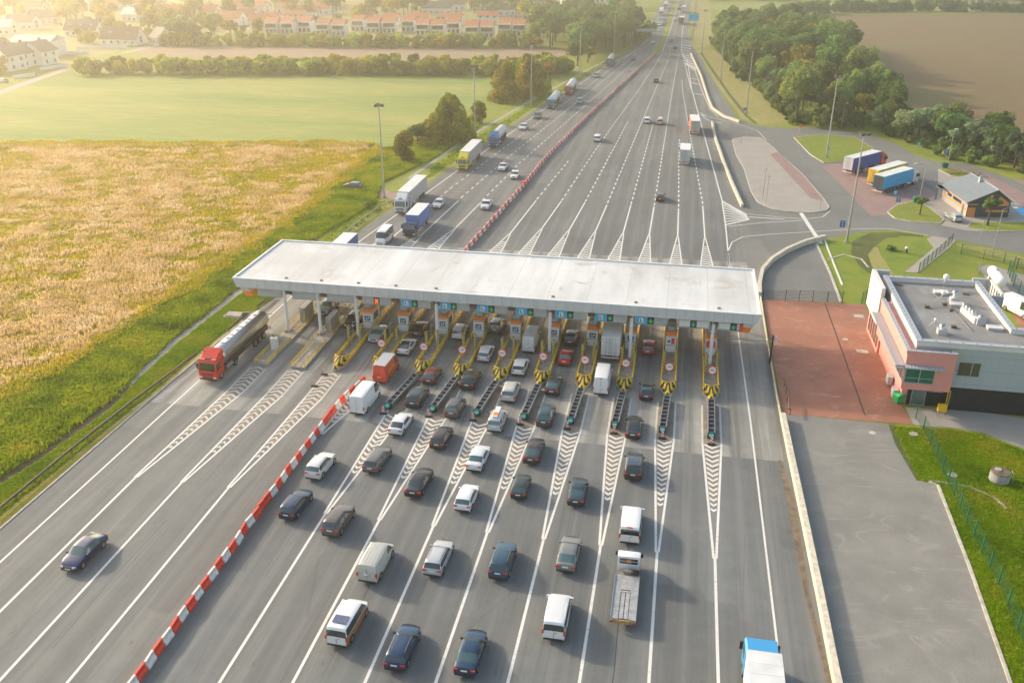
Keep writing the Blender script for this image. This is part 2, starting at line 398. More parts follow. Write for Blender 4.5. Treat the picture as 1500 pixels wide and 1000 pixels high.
# main carriageways
LLp = [(-59.2, 40), (-58.9, 87), (-58.6, 130), (-56.8, 150), (-51.4, 204), (-37.4, 335), (-31.8, 381), (-22.3, 436), (-20.4, 473), (-19.2, 539), (-18.1, 731), (-16.0, 1600)]
RRp = [(12.5, 10), (10.9, 61), (10.7, 96), (10.3, 121), (9.9, 173), (9.6, 191), (4.6, 289), (2.4, 332), (0.4, 400), (-2.7, 431), (-3.4, 500), (-3.6, 731), (-2.0, 1600)]
left_edge = [(-64.5, -60), (-62.4, 40), (-61.9, 87), (-61.2, 130), (-59.4, 150), (-53.7, 204), (-39.5, 335), (-33.8, 381), (-25.0, 436), (-23.2, 473), (-22.0, 539), (-21, 731), (-19, 1600)]
right_edge = [(1, 1600), (-0.6, 731), (-0.4, 500), (3.0, 440), (7.2, 400), (8, 340), (9.5, 289), (12, 191), (12.6, 150), (14.2, 130), (14.4, 97), (15.6, 56), (17, 10), (18, -60)]
structure('motorway', MB().prism(left_edge + right_edge, 0, 0.020, top_only=True), M_ASPH)
structure('toll_apron', MB().prism([(-61.5, 87.4), (14.5, 87.7), (14.25, 128), (12.9, 152), (-59.3, 150), (-61.2, 130)], 0, 0.024, top_only=True), M_CONC)
# service area
sheet('service_road', [(1010, 79), (1015, 72), (1080, 173), (1107, 185), (1157, 188), (1193, 187), (1233, 192), (1277, 197), (1310, 210), (1340, 227), (1367, 237), (1417, 240), (1457, 253), (1483, 263), (1560, 275), (1600, 390), (1500, 372), (1440, 360), (1400, 352), (1360, 345), (1330, 338), (1290, 337), (1250, 342), (1212, 350), (1196, 356), (1232, 443), (1117, 438), (1090, 438), (1066, 330), (1040, 230), (1022, 150)], 0.014, M_ASPH2)
slab('paved_island', [(1073, 205), (1090, 201), (1113, 202), (1127, 212), (1138, 222), (1177, 257), (1209, 295), (1214, 304), (1210, 309), (1187, 312), (1150, 310), (1133, 307), (1110, 297), (1100, 280), (1090, 247), (1078, 227)], 0.13, M_PAVE)
sheet('pink_strip', [(1128, 227), (1140, 223), (1180, 262), (1207, 296), (1187, 291), (1160, 262)], 0.0, M_REDP).location.z = 0.155
slab('grass_ellipse', [(1163, 202), (1187, 199), (1217, 198), (1253, 202), (1278, 217), (1270, 229), (1240, 237), (1207, 239), (1187, 227)], 0.14, M_LAWN)
sheet('truck_parking', [(1203, 242), (1240, 238), (1275, 228), (1310, 238), (1337, 260), (1372, 284), (1345, 295), (1302, 307), (1298, 315), (1277, 317)], 0.018, M_REDP)
slab('grass_triangle', [(1300, 311), (1313, 301), (1345, 294), (1364, 307), (1382, 322), (1377, 328), (1333, 325), (1310, 320)], 0.14, M_LAWN)
sheet('cafe_paving', [(1345, 295), (1374, 285), (1374, 250), (1384, 246), (1436, 255), (1560, 318), (1560, 342), (1500, 340), (1417, 338), (1379, 330), (1383, 322), (1364, 306)], 0.020, M_PAVE)
sheet('cafe_pink_paving', [(1436, 256), (1448, 256), (1560, 313), (1560, 322), (1500, 305)], 0.026, M_REDP)
slab('grass_by_tables', [(1375, 249), (1384, 246), (1410, 250), (1434, 257), (1425, 262), (1393, 258)], 0.13, M_LAWN)
slab('grass_by_cafe', [(1416, 334), (1422, 327), (1470, 326), (1560, 328), (1560, 340), (1500, 339), (1450, 339)], 0.13, M_LAWN)
sheet('disabled_bay', [(1481, 302), (1560, 318), (1560, 326), (1500, 317)], 0.03, M_BLUESIGN)
sheet('right_edge_paving', [(1484, 264), (1560, 262), (1560, 276), (1500, 271)], 0.024, M_REDP)
# lawn between the service road and the office
sheet('office_lawn', [(1196, 357), (1212, 350), (1250, 342), (1290, 337), (1330, 338), (1360, 345), (1440, 360), (1560, 385), (1640, 520), (1500, 470), (1288, 404), (1268, 446), (1234, 444)], 0.008, M_LAWN)
structure('ditch_hollow', MB().strip(GP([(1352, 346), (1320, 343), (1286, 345), (1266, 356), (1262, 372), (1272, 392), (1282, 402)]), [1.2, 2.4, 3.6, 4.2, 3.6, 2.6, 1.2], 0.02), M_DITCH)
structure('dry_hollow_edge', MB().strip(GP([(1283, 362), (1281, 374), (1290, 392), (1304, 402)]), [0.6, 2.2, 2.8, 1.2], 0.024), M_DRY)
structure('dry_verge', MB().strip(GP([(1400, 358), (1440, 366), (1500, 382), (1560, 398)]), [1.0, 3.2, 3.6, 3.6], 0.02), M_DRY)
structure('garden_path', MB().prism(GP([(1358, 350), (1366, 346), (1400, 352), (1391, 363), (1345, 400), (1325, 399), (1368, 363)]), 0, 0.06), M_PAVE)
sheet('tank_yard', [(1432, 392), (1448, 388), (1560, 420), (1600, 500), (1480, 455)], 0.026, M_PAVE)
sheet('van_yard', [(1480, 455), (1560, 450), (1620, 520), (1500, 490)], 0.03, M_RED)
# yards
sheet('red_yard', [(1117, 438), (1268, 446), (1290, 520), (1325, 600), (1338, 622), (1147, 606)], 0.022, M_RED)
sheet('grey_yard', [(1147, 606), (1307, 621), (1318, 650), (1346, 704), (1374, 710), (1420, 830), (1484, 1010), (1560, 1230), (1290, 1240), (1225, 1010)], 0.018, M_YARD)
sheet('office_apron', [(1326, 596), (1410, 600), (1600, 626), (1600, 700), (1500, 657), (1440, 634), (1400, 627), (1352, 624), (1338, 622)], 0.022, M_PAVE)
structure('yard_joint', MB().strip(GP([(1208, 443), (1267, 608)]), 0.16, 0.028), M_DARK)
structure('yard_kerb', MB().strip(GP([(1360, 706), (1374, 711), (1420, 830), (1484, 1012), (1500, 1070)]), 0.28, 0.0, 0.12), M_KERB)
structure('lawn_kerb', MB().strip(GP([(1196, 357), (1216, 400), (1232, 443)]), 0.4, 0.0, 0.12), M_KERB)
structure('lawn_cross_kerb', MB().strip(GP([(1213, 380), (1236, 373), (1262, 380), (1272, 392)]), 0.3, 0.0, 0.10), M_KERB)
structure('ditch_line', MB().strip(GP([(1455, 700), (1474, 722), (1490, 752), (1520, 800), (1570, 900)]), [0.8, 1.4, 2.0, 2.2, 2.2], 0.02), M_DITCH)
structure('lawn_channel', MB().strip(GP([(1362, 704), (1385, 707), (1420, 713), (1455, 728), (1475, 745)]), 0.35, 0.0, 0.06), M_DRAIN)
structure('yard_dirt_edge', MB().strip(GP([(1306, 622), (1316, 652), (1345, 704)]), [0.7, 0.6, 0.3], 0.026), M_DITCH)

CK = MB()
for (x0, y0, y1) in ((-1.9, 44, 76), (-24.0, 52, 64), (-47.0, 48, 66)):
    pts = [(x0 + random.uniform(-.05, .05) + .05 * math.sin(yy * .3), yy) for yy in np.arange(y0, y1, 1.1)]; CK.strip(pts, .06, .0245)
structure('asphalt_crack', CK, M_DARK)
# left roadside strips
structure('left_shoulder', MB().strip([(-62.9, -40), (-62.6, 60), (-62.4, 87), (-61.9, 110), (-61.6, 132)], 1.1, 0.012), M_DRY)
structure('gravel_shoulder', MB().strip([(-63.4, 92), (-64.2, 100), (-64.2, 112), (-63.8, 124), (-62.6, 140)], [0.6, 2.6, 4.0, 3.4, 1.4], 0.02), M_GRAVEL)
structure('left_kerb', MB().strip([(-62.35, -40), (-62.1, 60), (-61.9, 87), (-61.2, 130), (-59.7, 150)], 0.18, 0.0, 0.09), M_KERB)
structure('drain_channel', MB().strip(GP([(352, 424), (300, 466), (262, 495), (226, 524), (203, 548), (190, 566), (182, 578), (176, 584)]), [1.5] * 8, 0.013), M_DRAIN)
structure('brown_ditch', MB().strip(GP([(190, 566), (161, 592), (107, 633), (54, 672), (9, 699), (-60, 745)]), [0.6, 1.5, 1.7, 1.5, 1.3, 1.3], 0.016), M_BDITCH); structure('guard_rail_strip', MB().prism(GP([(-40, 812), (0, 776), (60, 727), (120, 680), (180, 632), (222, 598), (205, 596), (120, 660), (60, 706), (0, 753), (-40, 786)]), 0, 0.014, top_only=True), M_RUSTG)
structure('dirt_track', MB().prism(GP([(525, 274), (560, 276), (592, 288), (584, 296), (548, 288), (522, 281)]), 0, 0.016, top_only=True), M_REDP)
structure('upstream_shoulder', MB().strip([(-60.6, 150), (-54.8, 204), (-40.6, 335), (-34.8, 381)], 1.0, 0.014), M_DRY)
structure('upstream_drain', MB().strip(GP([(598, 262), (640, 233), (700, 193), (780, 146), (860, 103), (905, 80)]), 1.0, 0.014), M_DRAIN)
structure('right_drain', MB().strip(GP([(1027, 78), (1045, 105), (1068, 138), (1092, 168), (1108, 182)]), 1.1, 0.02), M_DITCH)
structure('right_track', MB().strip(GP([(1020, 2), (1018, 30), (1013, 58)]), 1.6, 0.02), M_DIRT)
structure('median', MB().prism([(-15.4, 420), (-14.4, 445), (-13.4, 474), (-13.0, 560), (-12.9, 731), (-11.5, 1600), (-9.0, 1600), (-9.9, 731), (-10.5, 560), (-10.9, 500), (-11.6, 440), (-12.9, 423)], 0, 0.04), M_GRASS)
structure('right_dirt_edge', MB().strip([(13.4, 88), (13.9, 80), (14.0, 66), (15.0, 50), (15.6, 30)], [0.4, 0.8, 0.4, 0.25, 0.2], 0.03), M_DIRT)

# ------------------------------------------------------------------ markings
ML = MB(); MW = MB(); MR = MB(); MT = MB()
ZL = 0.030
LX = [6.15, 0.85, -4.45, -9.9, -15.4, -20.8, -26.3, -31.9]            # approach side lines and gores
IX = {6.15: 6.15, 0.85: 0.85, -4.45: -4.6, -9.9: -9.8, -15.4: -15.2, -20.8: -20.6, -26.3: -25.9, -31.9: -31.1}
LXL = [-43.5, -48.8, -54.1]
IXL = {-43.5: -42.2, -48.8: -47.3, -54.1: -52.5}
def gore(mb, xl, xi, ya, yb, yc, ylast, y_end, w=0.26, hw=0.95, mbc=None, vdir=1, yce=None):
    """single line to ya, fork opening to the island width at yc, chevrons between"""
    mbc = mbc or mb
    mb.strip([(xl, y_end), (xl, ya)], w, ZL)
    def cx(y): t = min(1, max(0, (y - ya) / (yc - ya))); return xl + (xi - xl) * t
    def hwid(y): t = min(1, max(0, (y - ya) / (yc - ya))); return 0.13 + (hw + 0.1 - 0.13) * t
    mt = yc - (yc - ya) * .55
    MT.prism([(cx(mt) - hwid(mt), mt), (cx(mt) + hwid(mt), mt), (cx(yc) + hwid(yc), yc), (xi + hw + .1, ylast), (xi - hw - .1, ylast), (cx(yc) - hwid(yc), yc)], 0, ZL - .002, top_only=True)
    for sgn in (-1, 1):
        mb.strip([(cx(ya) + sgn * .12, ya), (cx(yc) + sgn * hwid(yc), yc)], 0.24, ZL + 0.003 * (sgn > 0)); MW.strip([(cx(yc) + sgn * hwid(yc), yc), (xi + sgn * (hw + .12), ylast)], 0.24, ZL)
    y = yb
    stp = .95 * vdir; ap = -1 if mbc is MW else 1
    while (y < (yce or yc) - .4) if vdir > 0 else (y > yc + .4):
        c = cx(y); h = hwid(y) - 0.18
        d = 0.62 * vdir * min(1, h / .6) * ap
        if h > .2:
            t = .38 * vdir
            for sg in (-1, 1):
                q = [(c, y - d), (c + sg * h, y), (c + sg * h, y + t), (c, y - d + t)]
                if sg * vdir < 0: q = q[::-1]
                mbc.add([(p[0], p[1], ZL + .006) for p in q], [(0, 1, 2, 3)])
        y += stp
for xl in LX: gore(ML, xl, IX[xl], 69.5, 77.2, 90, 99.0, -30)
for xl in LXL: gore(ML, xl, IXL[xl], 72.0, 77.0, 92.0, 98.6, -30, mbc=MW, yce=98.4)
gore(ML, -38.0, -37.0, 84, 87, 94, 98, 84)
ML.strip([(-59.0, -30), (-58.6, 60), (-58.5, 87), (-58.2, 130)], .22, ZL)
ML.strip([(10.9, -30), (10.95, 60), (10.7, 96), (10.3, 121), (10.2, 150)], .2, ZL)
ML.strip(LLp[3:], .25, ZL)
ML.strip([(9.9, 150)] + RRp[4:], .25, ZL)
# upstream
UPR = [(-30.9, -30.3, [(-30.3, 160), (-29.0, 183)], [(-29.0, 184), (-26.7, 219)]),
       (-25.7, -24.9, [(-24.9, 164), (-23.7, 183.5)], [(-23.7, 184), (-21.1, 237), (-15.9, 323), (-10.9, 421)]),
       (-20.4, -19.6, [(-19.6, 164), (-18.7, 183.5)], [(-18.7, 184), (-15.6, 270)]),
       (-15.1, -14.6, [(-14.6, 164), (-14.0, 182.5)], [(-14.0, 184), (-10.0, 327), (-7.9, 400)]),
       (-9.8, -9.3, [(-9.3, 164), (-9.1, 183.5)], [(-9.1, 184), (-8.2, 268.5)]),
       (-4.5, -4.4, [(-4.4, 164), (-4.3, 183.0)], [(-4.3, 184), (-4.1, 328), (-3.6, 432)]),
       (0.85, 0.9, [(0.9, 164), (0.7, 182.5)], [(0.7, 184), (0.1, 217), (-.3, 250)]),
       (6.1, 5.9, [(5.9, 164), (5.6, 185.5)], [(5.6, 187), (2.7, 251), (-.5, 323), (-1.2, 350)])]
UPL = [(-52.6, -51.6, [(-51.6, 153), (-50, 174), (-49.5, 183)], [(-49.5, 185), (-45.4, 226), (-33, 340), (-24, 430), (-15.8, 700)]),
       (-47.4, -46.5, [(-46.5, 157), (-45.1, 180)], [(-45.1, 182), (-41.8, 222), (-30, 340), (-22, 425), (-17, 470)]),
       (-42.3, -41.3, [(-41.3, 161), (-40.2, 179.5)], [(-40.2, 181), (-38.2, 214), (-26.5, 340), (-20.5, 410)])]
def dashes(mb, pts, on=1.9, off=1.75, w=.26):
    P = [Vector((a, b)) for a, b in pts]; acc = 0; total = sum((P[i + 1] - P[i]).length for i in range(len(P) - 1))
    def at(t):
        for i in range(len(P) - 1):
            l = (P[i + 1] - P[i]).length
            if t <= l or i == len(P) - 2: return P[i] + (P[i + 1] - P[i]) * (t / l)
            t -= l
    t = 0
    while t + on < total:
        a, b = at(t), at(t + on); mb.strip([(a.x, a.y), (b.x, b.y)], w, ZL); t += on + off
for xi, xa, solid, dash in UPR + UPL:
    ya = solid[0][1]
    ML.strip(solid, .26, ZL)
    for sg in (-1, 1): ML.strip([(solid[0][0] + sg * .12, ya), (xi + sg * 1.0, 150), (xi + sg * 1.05, 139)], .22, ZL + .003 * (sg > 0))
    y = ya - 5
    while y > 141:
        t = (ya - y) / (ya - 150); t = min(1, t); c = xa + (xi - xa) * t; h = .9 * t
        for sg in (-1, 1):
            q = [(c, y + .5), (c + sg * h, y), (c + sg * h, y - .45), (c, y + .05)]
            if sg > 0: q = q[::-1]
            ML.add([(p[0], p[1], ZL + .006) for p in q], [(0, 1, 2, 3)])
        y -= 1.15
    dashes(ML, dash)
for a in ([(-13.9, 432), (-13.2, 470), (-12.7, 560), (-12.6, 1600)], [(-11.3, 430), (-10.5, 474), (-9.9, 560), (-9.2, 731), (-8, 1600)]): ML.strip(a, .25, ZL)
dashes(ML, [(-7.9, 400), (-7.3, 560), (-6.8, 1500)], 4, 8); dashes(ML, [(-16.2, 480), (-16.0, 1500)], 4, 8)
# hatching on the right
def hatch(pl, pr, n, w=.45, mb=None):
    for i in range(n):
        t = (i + .5) / n
        def lerp(P):
            k = t * (len(P) - 1); j = min(int(k), len(P) - 2); f = k - j
            return (P[j][0] + (P[j + 1][0] - P[j][0]) * f, P[j][1] + (P[j + 1][1] - P[j][1]) * f)
        a, b = lerp(pl), lerp(pr)
        (mb or ML).strip([a, b], w, ZL + .004)
hatch(GP([(1057, 294), (1062, 332)]), GP([(1092, 313), (1098, 322)]), 9)
hatch(GP([(1096, 314), (1098, 322)]), GP([(1148, 320), (1150, 323)]), 1, .35)
ML.strip(GP([(1058, 294), (1090, 313), (1150, 319), (1180, 321), (1205, 318), (1216, 309)]), .2, ZL)
ML.strip(GP([(1063, 332), (1120, 326), (1180, 323)]), .2, ZL)
hatch(GP([(1026, 167), (1050, 180)]), GP([(1036, 176), (1058, 181)]), 8, .5)
ML.strip(GP([(1022, 164), (1040, 172), (1075, 180), (1110, 192), (1123, 206)]), .2, ZL)
hatch(GP([(999, 57), (996, 76), (1003, 93), (1015, 103)]), GP([(1014, 60), (1011, 79), (1019, 100), (1018, 104)]), 16, .9)
ML.strip(GP([(1003, 93), (1012, 130)]), .22, ZL); ML.strip(GP([(1017, 100), (1027, 130), (1040, 160), (1052, 172)]), .2, ZL)
for a, b in (((1012, 115), (1022, 117)), ((1012, 121), (1024, 124)), ((1018, 137), (1030, 140))): ML.strip(GP([a, b]), .5, ZL)
ML.strip(GP([(1068, 395), (1066, 370), (1072, 355), (1088, 347), (1130, 343), (1200, 339), (1260, 335), (1300, 335), (1360, 345)]), .2, ZL)
ML.strip(GP([(1173, 312), (1186, 332), (1203, 357)]), .8, ZL)
ML.strip(GP([(1208, 352), (1222, 388), (1234, 418)]), .3, 0.0, .1)
structure('worn_gore_ground', MT, M_TAN); structure('road_markings', ML, M_LINE); structure('worn_road_markings', MW, M_LINED)
# worn arcs of rumble paint across the two upstream lanes for lorries
for k in range(60):
    y = 182 + k * 2.35
    xl = np.interp(y, [150, 204, 335, 381], [-56.8, -51.4, -37.4, -31.8]); xa = np.interp(y, [154, 174, 226, 340], [-51.6, -50, -45.4, -33]); xb = np.interp(y, [157, 180, 222, 340], [-46.5, -45.1, -41.8, -30])
    for a, b in ((xl + .7, xa - .6), (xa + .6, xb - .5)):
        if b - a < 1.2: continue
        pts = [(a + (b - a) * t, y - 0.45 * math.sin(PI * t) + 0.6 * t + random.uniform(-.1, .1)) for t in (0, .17, .33, .5, .67, .83, 1)]
        MR.strip(pts, random.uniform(.16, .28), ZL + .002)
structure('rumble_marks', MR, M_RUMBLE)

# ================================================================== VEHICLES
def paint(c, rough=0.3):
    n = 'car_paint_%d_%d_%d' % tuple(int(v * 255) for v in c)
    return mat(n, c, rough, 0.1, coat=0.45)
# station: (t along length from the rear, z of the roofline, interval kind: B body, W rear glass, R roof, S windscreen, V roof of a van side)
KINDS = {
 'sedan':  dict(L=4.7, W=1.82, H=1.44, belt=.93, st=[(0, .52, 'B'), (.012, .84, 'B'), (.03, .99, 'B'), (.15, 1.03, 'W'), (.285, 1.37, 'R'), (.35, 1.43, 'R'), (.46, 1.44, 'R'), (.56, 1.41, 'S'), (.72, 1.0, 'B'), (.83, .93, 'B'), (.95, .78, 'B'), (.985, .64, 'B'), (1, .48, 'B')]),
 'liftback': dict(L=4.75, W=1.86, H=1.44, belt=.94, st=[(0, .52, 'B'), (.012, .86, 'B'), (.03, 1.0, 'B'), (.075, 1.04, 'W'), (.25, 1.34, 'R'), (.35, 1.43, 'R'), (.46, 1.44, 'R'), (.56, 1.41, 'S'), (.72, 1.0, 'B'), (.83, .93, 'B'), (.95, .78, 'B'), (.985, .64, 'B'), (1, .48, 'B')]),
 'hatch':  dict(L=4.2, W=1.78, H=1.47, belt=.95, st=[(0, .52, 'B'), (.012, .84, 'B'), (.03, .99, 'W'), (.115, 1.36, 'R'), (.2, 1.45, 'R'), (.38, 1.47, 'R'), (.54, 1.43, 'S'), (.71, 1.02, 'B'), (.83, .94, 'B'), (.95, .78, 'B'), (.985, .62, 'B'), (1, .48, 'B')]),
 'wagon':  dict(L=4.75, W=1.83, H=1.48, belt=.95, st=[(0, .52, 'B'), (.01, .86, 'B'), (.022, 1.0, 'W'), (.09, 1.37, 'R'), (.14, 1.45, 'R'), (.32, 1.48, 'R'), (.55, 1.43, 'S'), (.71, 1.0, 'B'), (.83, .94, 'B'), (.95, .78, 'B'), (.985, .64, 'B'), (1, .48, 'B')]),
 'suv':    dict(L=4.65, W=1.88, H=1.68, belt=1.10, st=[(0, .6, 'B'), (.012, 1.0, 'B'), (.028, 1.14, 'W'), (.10, 1.55, 'R'), (.16, 1.65, 'R'), (.35, 1.68, 'R'), (.54, 1.63, 'S'), (.70, 1.17, 'B'), (.83, 1.09, 'B'), (.95, .94, 'B'), (.985, .76, 'B'), (1, .52, 'B')]),
 'mpv':    dict(L=4.35, W=1.80, H=1.72, belt=1.05, st=[(0, .55, 'B'), (.01, .95, 'B'), (.02, 1.08, 'W'), (.06, 1.55, 'R'), (.11, 1.69, 'R'), (.35, 1.72, 'R'), (.58, 1.66, 'S'), (.78, 1.1, 'B'), (.88, 1.0, 'B'), (.96, .82, 'B'), (.99, .62, 'B'), (1, .5, 'B')]),
 'van':    dict(L=5.0, W=1.95, H=1.96, belt=1.12, st=[(0, .55, 'B'), (.008, .95, 'B'), (.012, 1.14, 'W'), (.028, 1.72, 'R'), (.05, 1.92, 'R'), (.4, 1.96, 'R'), (.70, 1.9, 'S'), (.84, 1.2, 'B'), (.91, 1.08, 'B'), (.97, .88, 'B'), (.99, .66, 'B'), (1, .5, 'B')]),
 'highvan': dict(L=6.0, W=2.02, H=2.55, belt=1.25, st=[(0, .6, 'B'), (.006, 1.0, 'B'), (.01, 1.3, 'B'), (.018, 2.2, 'R'), (.03, 2.48, 'R'), (.4, 2.55, 'R'), (.73, 2.48, 'R'), (.775, 2.3, 'S'), (.875, 1.35, 'B'), (.93, 1.15, 'B'), (.975, .92, 'B'), (.99, .68, 'B'), (1, .5, 'B')]),
 'coupe':  dict(L=4.4, W=1.74, H=1.36, belt=.88, st=[(0, .5, 'B'), (.012, .8, 'B'), (.03, .93, 'B'), (.12, .96, 'W'), (.27, 1.29, 'R'), (.36, 1.35, 'R'), (.46, 1.36, 'R'), (.54, 1.32, 'S'), (.70, .93, 'B'), (.83, .87, 'B'), (.95, .74, 'B'), (.985, .6, 'B'), (1, .46, 'B')]),
}
def ring(y, zt, W, belt, t, zb=.24, tall=False):
    tap = 1 - 0.085 * abs(2 * t - 1) ** 5 - (0.05 if t in (0, 1) else 0)
    if t > .86: tap -= (t - .86) ** 2 * 9
    hw = W / 2 * tap
    bz = min(belt, zt - .035)
    over = max(0.0, zt - bz)
    lean = .07 if tall else .30
    wr = hw * (.90 - lean * min(over, .6) * .62) if not tall else hw * (.96 - .085 * min(over, 1.3))
    z0 = zb + (.06 if t in (0, 1) else 0)
    return [(hw * .90, y, z0), (hw * .985, y, z0 + .10), (hw, y, z0 + (bz - z0) * .55), (hw * .975, y, bz - .035), (hw * (.945 if not tall else .965), y, bz),
            (wr, y, max(bz + .012, zt - .065)), (wr * .86, y, zt - .012), (wr * .45, y, zt + .004), (0, y, zt + .008)]
def wheel(parent, x, y, r=.33, w=.22, n=14):
    s = 1 if x > 0 else -1
    a = MB().cyl((x - s * w, y, r), (x, y, r), r, r, n).build('wheel', M_BLACK, parent, True)
    MB().cyl((x + s * .001, y, r), (x + s * .012, y, r), r * .66, r * .5, n).build('rim', M_RIM, a)
def car(kind, col, px, py, d, label, cat='car', group=None, glass=None, sunroof=None, rails=None, h=0.0, lower=None, sc=1.0, roofcol=None, light=False, xy=None, rearglass=None, plain=False, rz=None, trim=None, name=None, L=None):
    K = KINDS[kind]; L = (L or K['L']) * sc; W = K['W'] * sc; H = K['H']; belt = K['belt']
    x, y = xy if xy else G(px, py)
    base = 0 if d > 0 else PI
    if rz is None: loc = (x, y + L / 2 + .1, 0.034); rz_ = base + h
    else: loc = (x, y, 0.034); rz_ = rz
    T = thing(name or {'car': 'parked_car' if rz is not None else 'car'}.get(cat, cat.replace(' ', '_')), label, cat, loc, rz_, group)
    tall = kind in ('van', 'highvan')
    st = K['st']
    # densify long intervals so the sides stay smooth
    ST = []
    for i, (t, z, k) in enumerate(st):
        ST.append((t, z, k))
        if i + 1 < len(st) and st[i + 1][0] - t > .12:
            n = int((st[i + 1][0] - t) / .09)
            for j in range(1, n): f = j / n; ST.append((t + (st[i + 1][0] - t) * f, z + (st[i + 1][1] - z) * f, k))
    rings = []
    for t, z, k in ST:
        r = ring((t - .5) * L, z, W, belt, t, tall=tall)
        rings.append(r[:-1] + [(-p[0], p[1], p[2]) for p in r[::-1]][0:])
    n = len(rings[0])
    V = [p for r in rings for p in r]
    parts = {'body': [], 'windscreen': [], 'rear_window': [], 'side_window': [], 'roof_glass': [], 'lower_body': []}
    half = 8
    tmax = max(ST, key=lambda s: s[1])[1]
    for i in range(len(ST) - 1):
        k = ST[i][2]; tt = (ST[i][0] + ST[i + 1][0]) / 2
        for j in range(n - 1):
            q = j if j < half else n - 2 - j
            f = (i * n + j, i * n + j + 1, (i + 1) * n + j + 1, (i + 1) * n + j)
            dst = 'body'
            if q >= 5:
                if k == 'S': dst = 'windscreen'
                elif k == 'W': dst = 'rear_window'
                elif k == 'R' and sunroof and sunroof[0] < tt < sunroof[1] and q >= 6: dst = 'roof_glass'
            elif q == 4:
                if k in 'R' and (ST[i][1] - belt) > .25:
                    if kind == 'highvan' and plain and tt < .66: dst = 'body'
                    elif kind == 'van' and plain and tt < .6: dst = 'body'
                    elif tt > .06: dst = 'side_window'
                elif k == 'S' and (ST[i][1] - belt) > .22 and tt < .72 + .12 * tall: dst = 'side_window'
            elif q <= 2 and lower is not None: dst = 'lower_body'
            if dst == 'rear_window' and plain == 'all': dst = 'body'
            parts[dst].append(f)
    parts['body'].append(tuple(range(n - 1, -1, -1))); parts['body'].append(tuple(range((len(ST) - 1) * n, len(ST) * n)))
    mg = glass or M_GLASS
    P = paint(col)
    for nm, fs in parts.items():
        if not fs: continue
        used = sorted({i for f in fs for i in f}); mp = {a: b for b, a in enumerate(used)}
        if nm == 'side_window':
            for sg in (0, 1):
                f2 = [f for f in fs if (f[0] % n < half) == bool(sg)]
                u2 = sorted({i for f in f2 for i in f}); m2 = {a: b for b, a in enumerate(u2)}
                if f2: MB().add([V[a] for a in u2], [tuple(m2[a] for a in f) for f in f2]).build(nm, mg, T, True, angle=.5)
            continue
        mb = MB(); mb.add([V[a] for a in used], [tuple(mp[a] for a in f) for f in fs])
        m = {'body': P, 'lower_body': lower and paint(lower), 'windscreen': mg, 'rear_window': rearglass or mg, 'side_window': mg, 'roof_glass': M_GLASS}[nm]
        mb.build(nm, m, T, True, angle=.5)
    if kind == 'highvan' and not plain:
        pass
    rail = trim or M_DARK
    # pillars between the side windows
    if not (plain and tall):
        for t in ((.34,) if not tall else (.3, .55)):
            y = (t + .06 - .5) * L
            ra = ring(y, np.interp((y / L + .5), [s[0] for s in ST], [s[1] for s in ST]), W, belt, .4, tall=tall)
            for s in (-1, 1):
                a, b = ra[4], ra[5]
                MB().add([(s * (a[0] + .006), y - .05, a[2]), (s * (a[0] + .006), y + .05, a[2]), (s * (b[0] + .006), y + .05, b[2]), (s * (b[0] + .006), y - .05, b[2])], [(0, 1, 2, 3)]).build('door_pillar', M_DARK, T)
    R = .34 if kind not in ('suv',) else .37
    if tall: R = .35
    for yy in (-L / 2 + L * .19, L / 2 - L * .185):
        for s in (-1, 1): wheel(T, s * (W / 2 + .012), yy, R)
    for yy in (-L / 2 + L * .19, L / 2 - L * .185):
        for s in (-1, 1):
            c = [(s * (W / 2 + .004), yy + (R + .07) * math.cos(a), R + (R + .07) * math.sin(a)) for a in [PI * k / 10 for k in range(11)]]
            MB().add(c, [tuple(range(11))]).build('wheel_arch', M_DARK, T)
    yb = -L / 2; yf = L / 2; lz = .80 if not tall else .95
    zl = {'suv': .98, 'mpv': 1.0, 'van': 1.12, 'highvan': 1.12}.get(kind, .84)
    for s in (-1, 1):
        b = MB()
        if kind in ('mpv', 'van', 'highvan'): b.box(*sorted((s * W * .49, s * (W * .49 - .14))), yb - .01, yb + .16, zl - .3, zl + .1)
        else: b.box(*sorted((s * W * .478, s * (W * .478 - .36))), yb - .004, yb + .14, zl - .1, zl + .05)
        b.build('tail_light', M_REDL, T)
        hz_ = st[-3][1]; MB().add([(s * W * .40, yf - .10, hz_ - .22), (s * W * .24, yf + .004, hz_ - .24), (s * W * .24, yf - .02, hz_ - .10), (s * W * .42, yf - .16, hz_ - .06), (s * W * .24, yf - .10, hz_ - .035)], [(0, 1, 2, 3), (3, 2, 4)]).build('headlight', M_LAMP, T)
        # mirrors
        mz = belt + .08
        my = L * (.17 if not tall else .30)
        MB().box(*sorted((s * (W / 2 - .04), s * (W / 2 + .17))), my - .06, my + .08, mz - .07, mz + (.08 if not tall else .2)).build('mirror', M_DARK if (d > 0 and lower is None and sum(col) < .4) else P, T)
    MB().box(-.26, .26, yb - .012, yb + .05, zl - .16, zl - .05).build('number_plate', M_PLATE, T) if d > 0 else MB().box(-.26, .26, yf - .04, yf + .012, .42, .53).build('number_plate', M_PLATE, T)
    MB().box(-W * .42, W * .42, yb - .02, yb + .2, .24, .42).build('rear_bumper', rail, T)
    g = MB().box(-W * .36, W * .36, yf - .12, yf + .008, .28, .40); g.box(-W * .22, W * .22, yf - .1, yf - .002, .58, .70); g.build('grille', M_DARK, T)
